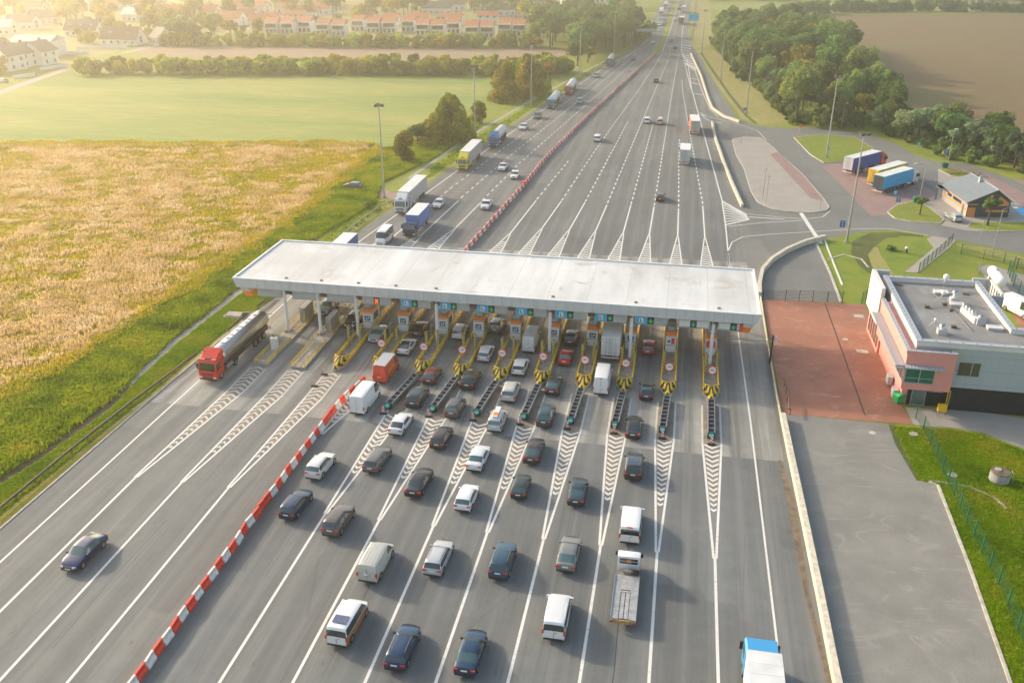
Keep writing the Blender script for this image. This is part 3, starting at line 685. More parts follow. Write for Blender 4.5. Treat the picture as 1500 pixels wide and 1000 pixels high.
    if rails is not None:
        zr = lambda t: float(np.interp(t, [s[0] for s in ST], [s[1] for s in ST]))
        for s in (-1, 1):
            pts = []
            for t in np.linspace(.17, .56, 6):
                rr = ring((t - .5) * L, zr(t), W, belt, t, tall=tall); pts.append((s * rr[6][0] * 1.04, rr[6][1], rr[6][2] + .05))
            MB().tube(pts, .022, 5).build('roof_rail', rails, T)
    if tall:
        zt_ = H - .25
        o_ = MB().box(-.012, .012, yb - .004, yb + .02, .45, 1.0).build('door_seam', M_DARK, T)
        MB().add([(-.015, yb + L * .0075, 1.0), (.015, yb + L * .0075, 1.0), (.015, yb + L * .016, zt_ - .1), (-.015, yb + L * .016, zt_ - .1)], [(0, 1, 2, 3)]).build('door_seam', M_DARK, T)
        MB().box(.06, .26, yb - .012, yb + .03, .98, 1.06).build('door_handle', M_DARK, T)
    if rails is None and kind in ('sedan', 'hatch', 'liftback', 'wagon'):
        MB().cyl((0, -L * .22, H - .05), (0, -L * .26, H + .12), .012, .006, 4).build('antenna', M_DARK, T)
    return T

def semi(px, py, d, label, cab, box, top, kind='box', L=16.3, H=4.0, cat='truck', rear=None, h=0.0, xy=None, rz=None, trac=True, deflect=True, sidestripe=None, name=None, tankmat=None, group=None):
    """articulated (L>12) or rigid lorry with a boxed, tank or silo body; +y is forward"""
    x, y = xy if xy else G(px, py)
    loc = (x, y + L / 2 + .1, .034) if rz is None else (x, y, .034)
    T = thing(name or cat.replace(' ', '_'), label, cat, loc, (0 if d > 0 else PI) + h if rz is None else rz, group)
    artic = L > 12
    yf = L / 2; yb = -L / 2; Wd = 2.5
    C = paint(cab)
    # cab: side profile in (y,z), nose at the front
    cl = 2.25 if artic else 1.9; ch = 3.05 if artic else 2.75
    prof = [(yf - cl, .75), (yf - .02, .42), (yf, .55), (yf - .02, 1.5), (yf - .30, ch - .25), (yf - .45, ch), (yf - cl, ch + .04)]
    rings = []
    mb = MB()
    hw = 1.22
    lv = [(-hw, .06, 0), (-hw + .12, 0, 0), (hw - .12, 0, 0), (hw, .06, 0)]
    n = len(prof); vs = []
    cy_ = sum(p[0] for p in prof) / n; cz_ = sum(p[1] for p in prof) / n
    for xx, ins, _ in lv:
        for p in prof: vs.append((xx, p[0] + (cy_ - p[0]) * ins, p[1] + (cz_ - p[1]) * ins))
    fs = [tuple(range(n - 1, -1, -1)), tuple(range(3 * n, 4 * n))]
    for i in range(3):
        for k in range(n): fs.append((i * n + k, i * n + (k + 1) % n, (i + 1) * n + (k + 1) % n, (i + 1) * n + k))
    mb.add(vs, fs); mb.build('cab', C, T, True, angle=.4)
    # windscreen on the slanted front
    e = .012
    def fy(z): return yf - .02 - .28 * (z - 1.5) / (ch - .25 - 1.5)
    z0, z1 = 1.62, ch - .42
    MB().add([(-1.06, fy(z0) + e, z0), (1.06, fy(z0) + e, z0), (1.0, fy(z1) + e, z1), (-1.0, fy(z1) + e, z1)], [(0, 1, 2, 3)]).build('windscreen', M_GLASS, T)
    for s in (-1, 1):
        MB().box(*sorted((s * (hw - .02), s * (hw + .012))), yf - 1.35, yf - .42, 1.65, ch - .55).build('side_window', M_GLASS, T)
        m_ = MB().box(*sorted((s * (hw + .06), s * (hw + .30))), yf - .38, yf - .22, 1.75, 2.45); m_.cyl((s * (hw - .02), yf - .4, 2.4), (s * (hw + .1), yf - .3, 2.4), .03, .03, 4)
        m_.build('mirror', M_DARK, T)
        MB().box(*sorted((s * .78, s * 1.16)), yf - .1, yf + .02, .62, .84).build('headlight', M_LAMP, T)
    g = MB().box(-.82, .82, yf - .08, yf + .012, .92, 1.32); g.box(-1.18, 1.18, yf - .1, yf + .02, .36, .52); g.box(-.7, .7, yf - .08, yf + .016, .56, .74); g.build('grille', M_DARK, T)
    for k in range(2): MB().box(-.84, .84, yf - .05, yf + .02, 1.0 + .16 * k, 1.04 + .16 * k).build('grille_bar', C, T)
    yt = yf - cl - .55            # front of body
    if deflect and artic or H > 3.4 and deflect:
        ztop = min(H - .1, ch + .85)
        b = MB(); b.prism_x([(yf - .75, ch), (yf - cl - .1, ztop), (yf - cl - .1, ch)], -1.05, 1.05); b.box(-1.15, -1.05, yf - cl - .3, yf - cl + .5, ch, ztop - .2); b.box(1.05, 1.15, yf - cl - .3, yf - cl + .5, ch, ztop - .2)
        b.build('roof_deflector', C, T)
        MB().box(-.35, .35, yf - .9, yf - .5, ch + .01, ch + .1).build('roof_hatch', M_DARK, T)
    ch_ = MB().box(-.45, .45, yb + .4, yf - .8, .62, .95) if kind == 'box' else MB().box(-.95, .95, yb + .5, yt - .4, .7, 1.35)
    if artic: ch_.box(-1.15, 1.15, yf - 6.2, yf - 2.4, .55, .85)
    ch_.build('chassis', M_DARK, T)
    if artic:
        for s in (-1, 1): MB().cyl((s * .95, yf - 4.6, .72), (s * .95, yf - 3.0, .72), .32, .32, 10).build('fuel_tank', M_ALU, T, True)
    ax = [yf - 1.35, yf - 5.3, yb + 2.4, yb + 3.7, yb + 5.0] if artic else [yf - 1.3, yb + 1.9]
    for a in ax:
        for s in (-1, 1): wheel(T, s * 1.22, a, .5, .34, 14)
    mbk = MB().box(-1.22, 1.22, yb + .02, yb + .14, .55, .72); mbk.build('rear_bumper', M_OWHITE, T)
    for s in (-1, 1): MB().box(*sorted((s * .8, s * 1.2)), yb - .01, yb + .1, .78, .92).build('tail_light', M_REDL, T)
    if artic:
        b = MB()
        for s in (-1, 1):
            for z in (.55, .85): b.box(*sorted((s * 1.2, s * 1.24)), yb + 6.2, yf - 7.4, z, z + .12)
        b.build('side_guard', M_STEEL, T)
    if kind == 'box':
        zb_ = 1.12 if artic else .95
        o = MB().box(-Wd / 2, Wd / 2, yb + .05, yt, zb_, H - .03).build('box_body', mat('box_%d_%d_%d' % tuple(int(v * 255) for v in box), box, .5, var=.1, vscale=.8), T)
        rf = MB()
        rf.box(-Wd / 2 - .015, Wd / 2 + .015, yb + .03, yt + .015, H - .028, H)
        rf.build('box_roof', mat('boxtop_%d_%d_%d' % tuple(int(v * 255) for v in top), top, .5, var=.12, vscale=.7), o)
        rb = MB()
        for k in range(12 if artic else 5):
            yy = yb + .6 + (yt - yb - .8) * k / (12 if artic else 5); rb.box(-Wd / 2, Wd / 2, yy, yy + .05, H + .001, H + .014)
        rb.build('roof_rib', M_WPAN, o)
        rd = mat('rear_%d_%d_%d' % tuple(int(v * 255) for v in (rear or box)), rear or box, .5, var=.1, vscale=1)
        b = MB().box(-Wd / 2 + .06, Wd / 2 - .06, yb + .01, yb + .046, zb_ + .08, H - .1); b.build('rear_door', rd, o)
        b = MB().box(-.015, .015, yb, yb + .02, zb_ + .08, H - .1)
        for xx in (-.6, -.2, .2, .6): b.cyl((xx, yb + .0, zb_ + .1), (xx, yb + .0, H - .15), .018, .018, 4)
        b.build('door_bar', M_DARK, o)
        if sidestripe:
            sm = mat('stripe_%d_%d_%d' % tuple(int(v * 255) for v in sidestripe), sidestripe, .5)
            b = MB()
            for s in (-1, 1): b.box(*sorted((s * (Wd / 2 + .001), s * (Wd / 2 + .012))), yb + .1, yt - .1, zb_ + .05, zb_ + .5)
            b.build('side_stripe', sm, o)
    else:
        tm = tankmat or M_ALU
        r = 1.18; n = 20; vs = []; fs = []
        secs = [(yt, .82), (yt - .25, .97), (yt - .6, 1.0), (yb + .8, 1.0), (yb + .4, .97), (yb + .15, .82)]
        if kind == 'silo': secs = [(yt, .7), (yt - .5, 1.0), (yt - 2.5, 1.03), (yt - 4.4, .92), (yt - 6, 1.05), (yt - 7.6, .92), (yb + 2, 1.02), (yb + .6, .95), (yb + .2, .7)]
        for yy, k in secs:
            for j in range(n): a = 2 * PI * j / n; vs.append((r * 1.03 * k * math.cos(a), yy, 2.32 + r * k * math.sin(a)))
        for i in range(len(secs) - 1):
            for j in range(n): fs.append((i * n + j, (i + 1) * n + j, (i + 1) * n + (j + 1) % n, i * n + (j + 1) % n))
        fs += [tuple(range(n)), tuple(range(len(vs) - 1, len(vs) - n - 1, -1))]
        o = MB().add(vs, fs).build('tank', tm, T, True, angle=.5)
        b = MB()
        for k in range(4 if artic else 2):
            yy = yb + 1.5 + k * (yt - yb - 3) / (4 if artic else 2); b.box(-.42, .42, yy, yy + (yt - yb) / 6.0, 3.5, 3.57)
            b.cyl((0, yy + .8, 3.5), (0, yy + .8, 3.7), .24, .24, 10)
        b.build('walkway', M_WPAN, o)
        b = MB()
        for s in (-1, 1): b.tube([(s * .62, yb + 1, 3.62), (s * .62, yt - 1, 3.62)], .025, 4)
        b.build('top_rail', M_STEEL, o)
    return T

# ------------------------------------------------------------------ the traffic
WHT = (.78, .77, .74); BLK = (.022, .022, .024); NAV = (.01, .04, .09); SIL = (.50, .50, .49); GRY = (.13, .135, .13); DGR = (.055, .06, .058)
QG = 'cars queuing for the toll booths'
A = dict(group=QG)
car('sedan', (.010, .04, .085), 680, 995, 1, 'dark blue saloon with old-style boot at the bottom edge, left of the white people carrier', h=-.02, glass=M_GLASS, rearglass=M_GLASSL, **A)
car('wagon', (.010, .04, .095), 577.7, 987, 1, 'navy estate car at the bottom edge, right behind the pale grey panel van', rails=M_STEEL, h=-.02, **A)
T = car('van', WHT, 495, 951, 1, 'camper van with white roof, copper-orange lower body and a solar panel on top', 'camper van', lower=(.42, .16, .045), h=-.05, **A)
T.name = 'camper_van'
o = MB().box(-.62, .62, -1.75, -.85, 1.985, 2.01).build('solar_panel', M_NAVY, T)
b = MB()
for k in range(7): b.box(-.6 + k * .2 - .008, -.6 + k * .2 + .008, -1.74, -.86, 2.011, 2.016)
for k in range(5): b.box(-.61, .61, -1.72 + k * .2, -1.705 + k * .2, 2.011, 2.017)
b.build('cell_grid', M_ALU, o)
T = car('van', (.50, .49, .43), 538.6, 857, 1, 'pale grey-beige panel van without rear windows, ahead of the camper van', 'van', plain='all', h=-.03, **A)
b = MB()
for k in range(5): b.box(-.62 + k * .31 - .015, -.62 + k * .31 + .015, -2.2, 1.0, 1.965, 1.98)
b.build('roof_rib', mat('van_rib', (.44, .43, .38), .5), T)
car('wagon', (.46, .47, .47), 633, 848, 1, 'silver estate car with roof rails, between the pale panel van and the blue-black off-roader', rails=M_DARK, h=-.03, **A)
car('suv', (.025, .07, .11), 729, 853, 1, 'blue-black off-roader with bright roof rails, in front of the white people carrier', rails=M_ALU, h=-.02, **A)
car('liftback', (.20, .205, .19), 828, 842, 1, 'grey liftback with wide red lamps, ahead of the white people carrier', h=-.02, rearglass=M_GLASSL, **A)
T = car('van', WHT, 810, 942, 1, 'glossy white people carrier with black rear window and ribbed roof near the bottom edge', 'van', rails=M_WPAN, **A)
b = MB()
for k in range(6): b.box(-.5 + k * .2 - .008, -.5 + k * .2 + .008, -1.9, 1.0, 1.972, 1.984)
b.build('roof_rib', M_WPAN, T)
T = car('van', WHT, 921, 800, 1, 'white high-roofed window van with black rear screen, ahead of the recovery lorry', 'van', sc=1.04, **A)
MB().box(-.25, .25, -2.52, -2.40, 1.93, 2.0).build('brake_light', M_REDL, T)
car('suv', (.035, .033, .03), 926, 707, 1, 'black off-roader with large glass roof, ahead of the white window van', sunroof=(.15, .55), rails=M_ALU, **A)
car('coupe', (.02, .02, .02), 926, 646, 1, 'low black hatchback right behind the small black hatchback with the glass roof', sc=1.02, rearglass=M_GLASS, **A)
car('hatch', (.03, .03, .035), 945.6, 589, 1, 'small black hatchback with pale-framed glass roof beside a yellow-black island nose', sunroof=(.15, .5), rails=M_ALU, sc=.95, **A)
car('hatch', (.38, .02, .025), 948, 523, 1, 'dark red hatchback waiting right at a booth near the right end of the canopy', rearglass=M_GLASSL, sc=.97, **A)
car('sedan', (.02, .045, .05), 842, 745, 1, 'black-green saloon alone in its lane, right of the small dark green hatchback', rearglass=M_GLASSL, sc=.96, **A)
car('hatch', (.03, .045, .038), 758, 735, 1, 'small dark green hatchback with tall red lamps behind the brown-black saloon', sc=.93, rearglass=M_GLASSL, **A)
car('sedan', (.05, .035, .032), 777, 683, 1, 'brown-black saloon with a white sheet on the rear shelf', rearglass=M_GLASSL, h=-.03, **A)
car('suv', (.03, .06, .075), 795, 629, 1, 'blue-grey off-roader with tall red lamps just before a crash cushion', rearglass=M_GLASSL, sc=.97, **A)
car('sedan', (.68, .68, .66), 694, 694, 1, 'white saloon with pale rear window, ahead of the white hatchback', rearglass=M_GLASSL, h=-.04, **A)
car('hatch', WHT, 677, 753, 1, 'white hatchback directly behind the white saloon', rearglass=M_GLASSL, h=-.03, **A)
car('hatch', (.05, .035, .025), 640, 661, 1, 'dark brown hatchback between two crash cushions, left of the white saloon', h=-.04, **A)
T = car('mpv', (.55, .57, .56), 723, 636, 1, 'silver people carrier with a white and orange sign along its roof', rails=M_ALU, rearglass=M_GLASSL, **A)
MB().box(-.28, .28, -1.5, .9, 1.74, 1.92).build('roof_sign', M_WHITE, T); MB().box(-.285, .285, -1.3, -.5, 1.78, 1.925).build('sign_band', M_ORANGE, T)
car('mpv', (.09, .09, .085), 661, 616, 1, 'dark grey people carrier beside the teal lamp of a crash cushion', rearglass=M_GLASSL, h=-.03, sc=.98, **A)
car('sedan', (.025, .022, .022), 605, 732, 1, 'long black saloon with wide red lamps, right of the brown-grey crossover', h=-.05, sc=1.03, **A)
car('wagon', (.15, .145, .125), 543, 696, 1, 'olive-grey estate car beside the chevrons left of the dark brown hatchback', h=-.06, glass=M_GLASS, **A)
car('liftback', (.74, .73, .70), 579, 641, 1, 'white fastback with thin red tail lamps behind the dark teal off-roader', h=-.05, sc=.97, **A)
car('suv', (.66, .65, .61), 459, 706, 1, 'white crossover next to the red and white barrier row', h=-.07, sc=.96, rails=M_ALU, rearglass=M_GLASSL, **A)
car('wagon', (.010, .035, .08), 421, 765, 1, 'navy estate car next to the red and white barrier row, leftmost of the queue', h=-.07, rails=M_ALU, sc=.97, **A)
car('suv', (.12, .10, .088), 484.5, 790, 1, 'brown-grey crossover, left of the pale panel van and behind the olive estate', h=-.06, sc=.98, rails=M_DARK, **A)
car('suv', (.03, .045, .045), 604, 601, 1, 'dark teal off-roader ahead of the white fastback', h=-.03, rails=M_ALU, **A)
T = car('highvan', WHT, 524, 610, 1, 'tall white delivery van behind the red courier van', 'van', plain='all', h=-.05, **A)
T = car('highvan', (.72, .06, .03), 557, 564, 1, 'bright red courier van with a grey roof and yellow side lettering marks', 'van', plain='all', h=-.04, sc=.92, **A)
o = MB(); o.box(-.80, .80, -2.5, 1.3, 2.55, 2.575); o.build('grey_roof', mat('van_roof_grey', (.42, .43, .44), .5), T)
o = MB()
for k in range(4): o.box(.94, .955, -1.8 + k * .55, -1.45 + k * .55, 1.3 + .05 * k, 1.6 + .05 * k)
o.build('side_marking', M_YEL, T)
car('liftback', (.72, .71, .68), 590, 523, 1, 'white crossover ahead of the red courier van', h=-.02, sunroof=(.2, .5), sc=.93, **A)
car('liftback', (.03, .03, .04), 609, 496, 1, 'black hatchback with red lamps under the canopy, ahead of the white crossover with dark roof', sc=.97, **A)
car('hatch', (.14, .03, .02), 627, 566, 1, 'small maroon hatchback just left of a yellow-black island nose', sc=.98, rearglass=M_GLASSL, **A)
car('suv', (.03, .03, .022), 683, 574, 1, 'large black-green off-roader beside an island nose, right of the maroon hatchback', rails=M_ALU, sc=1.04, **A)
car('mpv', (.55, .53, .47), 743, 592, 1, 'pale beige window van with a dark rear screen, behind two white cars', 'van', sc=1.04, **A)
car('hatch', (.74, .73, .69), 758, 553, 1, 'white hatchback right behind the white delivery van at a booth', sc=1.0, **A)
car('wagon', (.72, .70, .66), 707, 533, 1, 'older white estate car beside a round control sign', sc=.92, rearglass=M_GLASSL, **A)
car('mpv', (.70, .67, .62), 669, 500, 1, 'small cream-white hatchback at a booth under the canopy edge', sc=.93, **A)
car('mpv', (.10, .09, .08), 724, 492, 1, 'dark brown people carrier half hidden under the canopy', sc=1.02, **A)
T = car('highvan', (.66, .66, .64), 773, 519, 1, 'white delivery van with grey-white roof at a booth, right of the cream-white hatchback', 'van', plain='all', sc=.93, **A)
car('sedan', (.025, .025, .022), 807, 582, 1, 'black saloon beside an island nose, behind the old red coupe', rearglass=M_GLASSL, sc=.98, **A)
car('coupe', (.62, .03, .02), 825.7, 538, 1, 'old bright red coupe with a white number plate and rear spoiler', rearglass=M_GLASSL, sc=.95, **A)
car('suv', (.03, .025, .025), 834, 510, 1, 'black city off-roader with a white roof, ahead of the old red coupe', sc=.95, **A)
T = car('highvan', WHT, 879, 581, 1, 'tall white delivery van with two closed rear doors, behind the white box lorry', 'van', plain='all', sc=.98, **A)
MB().box(-.16, .16, -2.98, -2.9, 2.4, 2.47).build('brake_light', M_REDL, T)
semi(893, 531, 1, 'white box lorry waiting under the canopy ahead of a tall white van', WHT, (.66, .65, .62), (.66, .65, .62), L=9.5, H=3.7, **A)
# recovery lorry
def recovery():
    x, y = G(911.5, 920); T = thing('recovery_truck', 'empty flatbed recovery lorry with white cab, spare wheel and orange tail', 'recovery truck', (x, y + 4.3, .034), 0, QG)
    C = paint(WHT); prof = [(2.2, .7), (4.2, .5), (4.3, .9), (4.15, 1.3), (3.6, 1.5), (3.1, 2.25), (2.7, 2.35), (2.2, 2.3)]
    mb = MB(); n = len(prof)
    vs = [(xx, p[0] + (3.2 - p[0]) * i_, p[1] + (1.4 - p[1]) * i_) for xx, i_ in ((-1.0, .05), (-.88, 0), (.88, 0), (1.0, .05)) for p in prof]
    fs = [tuple(range(n - 1, -1, -1)), tuple(range(3 * n, 4 * n))] + [(i * n + k, i * n + (k + 1) % n, (i + 1) * n + (k + 1) % n, (i + 1) * n + k) for i in range(3) for k in range(n)]
    mb.add(vs, fs).build('cab', C, T, True, angle=.5)
    MB().box(-.8, .8, 2.185, 2.195, 1.55, 2.1).build('rear_window', M_GLASS, T)
    MB().box(-.2, .2, 2.15, 2.185, 1.7, 2.0).build('warning_lamp', M_ORANGE, T)
    MB().add([(-.85, 3.63, 1.52), (.85, 3.63, 1.52), (.78, 3.13, 2.2), (-.78, 3.13, 2.2)], [(0, 1, 2, 3)]).build('windscreen', M_GLASS, T)
    for s in (-1, 1): MB().box(*sorted((s * 1.02, s * 1.25)), 3.3, 3.45, 1.5, 1.9).build('mirror', M_DARK, T)
    bed = mat('flatbed_aluminium', (.40, .40, .39), .5, .2, var=.3, vscale=2)
    b = MB(); b.box(-1.08, -.42, -4.3, 1.3, .88, .98); b.box(.42, 1.08, -4.3, 1.3, .88, .98); b.box(-.415, .415, -.6, 1.3, .87, .97); b.box(-.37, -.03, -4.2, -.9, .85, .95); b.box(.03, .37, -4.2, -.9, .85, .95)
    b.box(-.42, .42, -.95, -.75, .87, .985); o = b.build('flatbed', bed, T)
    b = MB().box(-.42, .42, -4.2, -.6, .7, .8); b.box(-.9, .9, -4.0, 2.2, .5, .72); b.build('chassis', M_DARK, T)
    b = MB()
    for s in (-1, 1): b.box(*sorted((s * 1.02, s * 1.09)), -4.25, 1.3, .98, 1.06)
    for k in range(20): 
        for s in (-1, 1): b.box(*sorted((s * .44, s * 1.0)), -4.1 + k * .27, -4.08 + k * .27, .98, .99)
    b.build('bed_rib', M_ALU, o)
    rust = mat('rusty_winch', (.24, .21, .18), .8, var=.4, vscale=4)
    b = MB().box(-1.0, 1.0, 1.32, 1.95, .8, .95); b.box(-.3, .3, 1.45, 1.8, .95, 1.25); b.cyl((-.35, 1.6, 1.15), (.35, 1.6, 1.15), .12, .12, 8); b.build('winch', rust, T)
    b = MB().tube([(-1.0, 1.95, .95), (-1.0, 1.95, 2.0), (1.0, 1.95, 2.0), (1.0, 1.95, .95)], .03, 5); b.build('headboard', M_STEEL, T)
    w = MB().cyl((.62, 1.55, 1.0), (.62, 1.75, 1.3), .36, .36, 14).build('spare_wheel', M_BLACK, T, True); MB().cyl((.62, 1.52, 1.06), (.62, 1.53, 1.08), .2, .2, 12).build('rim', M_RIM, w)
    b = MB().box(-1.08, 1.08, -4.42, -4.3, .6, .9); b.build('tail_board', mat('orange_tail', (.42, .25, .11), .6, var=.3, vscale=3), T)
    for s in (-1, 1):
        MB().box(*sorted((s * .8, s * 1.05)), -4.44, -4.42, .62, .76).build('tail_light', M_REDL, T)
        for yy in (3.3, -2.4): wheel(T, s * 1.0, yy, .38, .26)
recovery()
# blue lorry at the bottom right
T = semi(0, 0, 1, 'bright blue lorry cab with white ribbed box, cut off by the bottom edge', (.06, .33, .62), (.72, .71, .68), (.66, .66, .64), xy=(9.15, 40.3), deflect=False, **A)
MB().box(-1.12, 1.12, 5.85, 6.9, 3.06, 3.5).build('sun_deflector', paint((.06, .33, .62)), T)

OG = 'vehicles driving towards the camera on the left carriageway'
B = dict(group=OG)
semi(306, 561, -1, 'red tanker lorry with polished silver tank driving past the leftmost toll lane', (.72, .03, .008), WHT, WHT, kind='tank', L=16.2, cat='tanker lorry', h=-.01, **B)
car('liftback', (.010, .025, .085), 100, 841, -1, 'dark navy saloon alone on the empty carriageway at bottom left', h=-.02, sc=1.03, glass=M_GLASSL, **B)
car('sedan', (.36, .38, .36), 546, 505, -1, 'silver saloon coming out from under the canopy beside the red courier van', glass=M_GLASSL, **B)
car('suv', (.03, .03, .04), 511, 485, -1, 'black car under the canopy left of a booth with orange band', **B)
car('suv', (.10, .15, .17), 473, 465, -1, 'slate blue off-roader deep under the left part of the canopy', glass=M_GLASSL, **B)
T = car('highvan', WHT, 556, 362, -1, 'white minibus just behind the canopy roof edge', 'minibus', sc=.98, **B)
semi(0, 0, -1, 'lorry with white top and deep blue side, mostly hidden behind the canopy', (.08, .14, .40), (.05, .09, .34), WHT, xy=(-55.6, 129), L=14.5, **B)
semi(599, 349, -1, 'blue box lorry with white roof behind the white car on the left carriageway', (.04, .07, .16), (.10, .20, .50), (.72, .71, .68), L=10.5, H=3.7, deflect=False, sidestripe=(.05, .11, .33), **B)
semi(586, 315, -1, 'white articulated lorry with pale grey box, left of the blue box lorry', (.70, .69, .66), (.50, .49, .47), (.72, .70, .66), **B)
semi(677, 251, -1, 'yellow-green articulated lorry with grey box', (.72, .60, .02), (.42, .41, .40), (.72, .70, .66), **B)
semi(722, 217, -1, 'blue lorry with rounded pale silo tank', (.05, .20, .45), WHT, WHT, kind='silo', L=14, tankmat=mat('silo_paint', (.62, .61, .58), .4), cat='silo lorry', **B)
semi(806, 160.5, -1, 'teal-cab tanker lorry with white tank, behind a dark van', (.05, .26, .34), WHT, WHT, kind='tank', L=15, tankmat=mat('tank_white', (.70, .69, .66), .35), cat='tanker lorry', deflect=False, **B)
semi(832, 140, -1, 'orange-red tanker lorry with white tank, furthest but one of the tankers', (.62, .10, .03), WHT, WHT, kind='tank', L=15, tankmat=mat('tank_white', (.70, .69, .66), .35), cat='tanker lorry', deflect=False, **B)
semi(892, 98.5, -1, 'dark grey lorry with two pale round tanks, farthest of the tankers', (.10, .10, .11), WHT, WHT, kind='silo', L=15, tankmat=mat('tank_grey', (.45, .45, .43), .4), cat='tanker lorry', deflect=False, **B)
car('hatch', WHT, 639, 307, -1, 'white hatchback right of the white articulated lorry', **B)
car('liftback', (.66, .66, .64), 709, 309, -1, 'silver-white saloon beside the barrier row, nearest upstream of the canopy', **B)
car('hatch', (.70, .69, .66), 752, 264, -1, 'white hatchback beside the barrier row, second upstream of the canopy', **B)
car('liftback', (.68, .68, .65), 734, 252, -1, 'white car right of the yellow-green lorry', **B)
car('wagon', (.68, .68, .65), 764.7, 192, -1, 'white car behind the blue silo lorry', **B)
car('mpv', (.13, .15, .15), 784.7, 175.6, -1, 'dark grey van between a white car and the teal tanker', 'van', sc=1.1, **B)
car('mpv', (.12, .20, .32), 848, 154, -1, 'blue-grey van right of the orange-red tanker', 'van', sc=1.1, **B)
car('sedan', (.22, .27, .25), 872, 115, -1, 'grey-green car behind the orange-red tanker', **B)
car('sedan', (.05, .06, .06), 926.7, 89.2, -1, 'dark car where the left carriageway narrows', **B)
car('sedan', (.60, .62, .58), 956.7, 65, -1, 'pale car beside the start of the grass median', **B)
FG = 'distant traffic on the motorway'
F = dict(group=FG)
for i, (px, py, kind, col) in enumerate([(965.3, 39, 'mpv', WHT), (971, 38.5, 'sedan', GRY), (968, 28.7, 'sedan', WHT), (974, 32.5, 'sedan', GRY), (975, 36, 'hatch', (.2, .22, .24)), (978, 17, 'sedan', SIL), (984, 6, 'hatch', GRY)]):
    car(kind, col, px, py, -1, ['white van leading the far group coming this way', 'grey saloon beside the far white van coming this way', 'white saloon following the far white van', 'grey saloon by the median, far oncoming group', 'slate hatchback closest to the median in the far oncoming group', 'silver saloon behind the far white lorries', 'farthest grey hatchback coming this way'][i], 'car', **F)
for i, (px, py) in enumerate([(968, 24), (974.5, 13.5), (981, 4)]):
    semi(px, py, -1, ['white lorry nearest of three far ones coming this way', 'white lorry in the middle of three far ones coming this way', 'white lorry farthest of three coming this way'][i], WHT, (.60, .60, .58), WHT, L=13, **F)
for i, (px, py, kind, col) in enumerate([(989, 32, 'hatch', WHT), (994.7, 15, 'sedan', BLK), (996.7, 9.5, 'sedan', GRY), (1001.7, 11, 'mpv', BLK), (994.7, 30.5, 'sedan', GRY)]):
    car(kind, col, px, py, 1, ['white hatchback left of the far dark lorry driving away', 'black saloon driving away near the top edge', 'grey saloon driving away, farthest at the top edge', 'black van driving away beside the top of the median', 'grey saloon touching the far dark lorry, driving away'][i], 'car', **F)
semi(998, 37, 1, 'dark-backed lorry driving away in the distance', GRY, (.10, .10, .10), WHT, L=13, **F)
semi(1000.7, 20, 1, 'white lorry driving away, farthest one', WHT, (.66, .65, .62), WHT, L=13, **F)
AG = 'vehicles driving away on the right carriageway'
D = dict(group=AG)
T = car('mpv', WHT, 874, 209, 1, 'tall white small van driving away alone in the left lanes', 'van', sc=1.12, **D)
car('mpv', WHT, 947, 182.2, 1, 'white small van driving away beside a white and pink car', 'van', sc=1.0, **D)
T = car('mpv', (.62, .42, .36), 966.4, 184, 1, 'white and pink car with a roof sign, right of the white small van', roofcol=WHT, **D)
MB().box(-.5, .5, -.9, .7, 1.73, 1.9).build('roof_sign', M_WHITE, T)
semi(1016, 198.5, 1, 'lorry with orange sides and grey rear doors driving away', (.5, .1, .05), (.62, .15, .07), WHT, rear=(.48, .48, .46), L=11.5, H=3.9, h=.05, **D)
semi(1002, 243.3, 1, 'white lorry with a green band at its tail driving away', WHT, (.62, .62, .60), WHT, rear=(.55, .56, .54), L=9.5, H=3.9, sidestripe=(.40, .40, .38), **D)
car('hatch', (.09, .03, .025), 966.4, 296.7, 1, 'dark red-black hatchback driving away just beyond the canopy', rearglass=M_GLASSL, **D)
car('suv', (.06, .055, .045), 961, 122.5, 1, 'dark brown off-roader driving away in the middle lanes', **D)
car('sedan', (.06, .07, .06), 989, 72.5, 1, 'dark green saloon driving away where the right carriageway narrows', **D)
car('sedan', (.25, .06, .05), 983, 62.5, 1, 'dull red car driving away beside the median', **D)
# parked
PG = 'lorries parked side by side on the pink paving'
ang = math.radians(49) - PI / 2
for (bx, by), colb, colc, rr, lab in (((1237, 268), (.03, .07, .32), (.62, .04, .03), (.62, .60, .60), 'parked lorry with dark blue side and red cab roof, farthest of three'),
                                 ((1279, 275), (.68, .42, .03), (.66, .65, .62), (.75, .42, .02), 'parked lorry with yellow box, in the middle of three'),
                                 ((1291, 287), (.01, .38, .66), (.68, .68, .66), (.06, .08, .09), 'parked lorry with bright cyan side and black rear door, nearest of three')):
    x, y = G(bx, by) if False else (0, 0)
    P0 = {1237: G(1240, 256), 1279: G(1276, 274.5), 1291: G(1284, 284)}[bx]
    cx_, cy_ = P0[0] + math.cos(math.radians(49)) * 7.2, P0[1] + math.sin(math.radians(49)) * 7.2
    semi(0, 0, 1, lab, colc, colb, (.70, .68, .63), rear=rr, xy=(cx_, cy_), rz=ang, L=14.6, group=PG)
x, y = G(1395, 321.5); car('wagon', (.42, .48, .50), 0, 0, 1, 'pale silver-blue estate car parked beside the dark cafe', xy=(x, y), rz=math.radians(14), rearglass=M_GLASSL)
x, y = G(1500, 474); T = car('highvan', WHT, 0, 0, 1, 'white van parked behind the office at the right edge', 'van', xy=(x + .4, y + 3.6), rz=math.radians(-155), plain='all', name='parked_van')
x, y = G(517, 276); car('hatch', (.12, .13, .12), 0, 0, 1, 'dark grey-green car parked on the dirt track beside the grass', xy=(x, y), rz=math.radians(78))
x, y = G(5, 121); car('hatch', (.5, .52, .55), 0, 0, 1, 'silver car parked by the village lane at the far left', xy=(x, y), rz=math.radians(70))

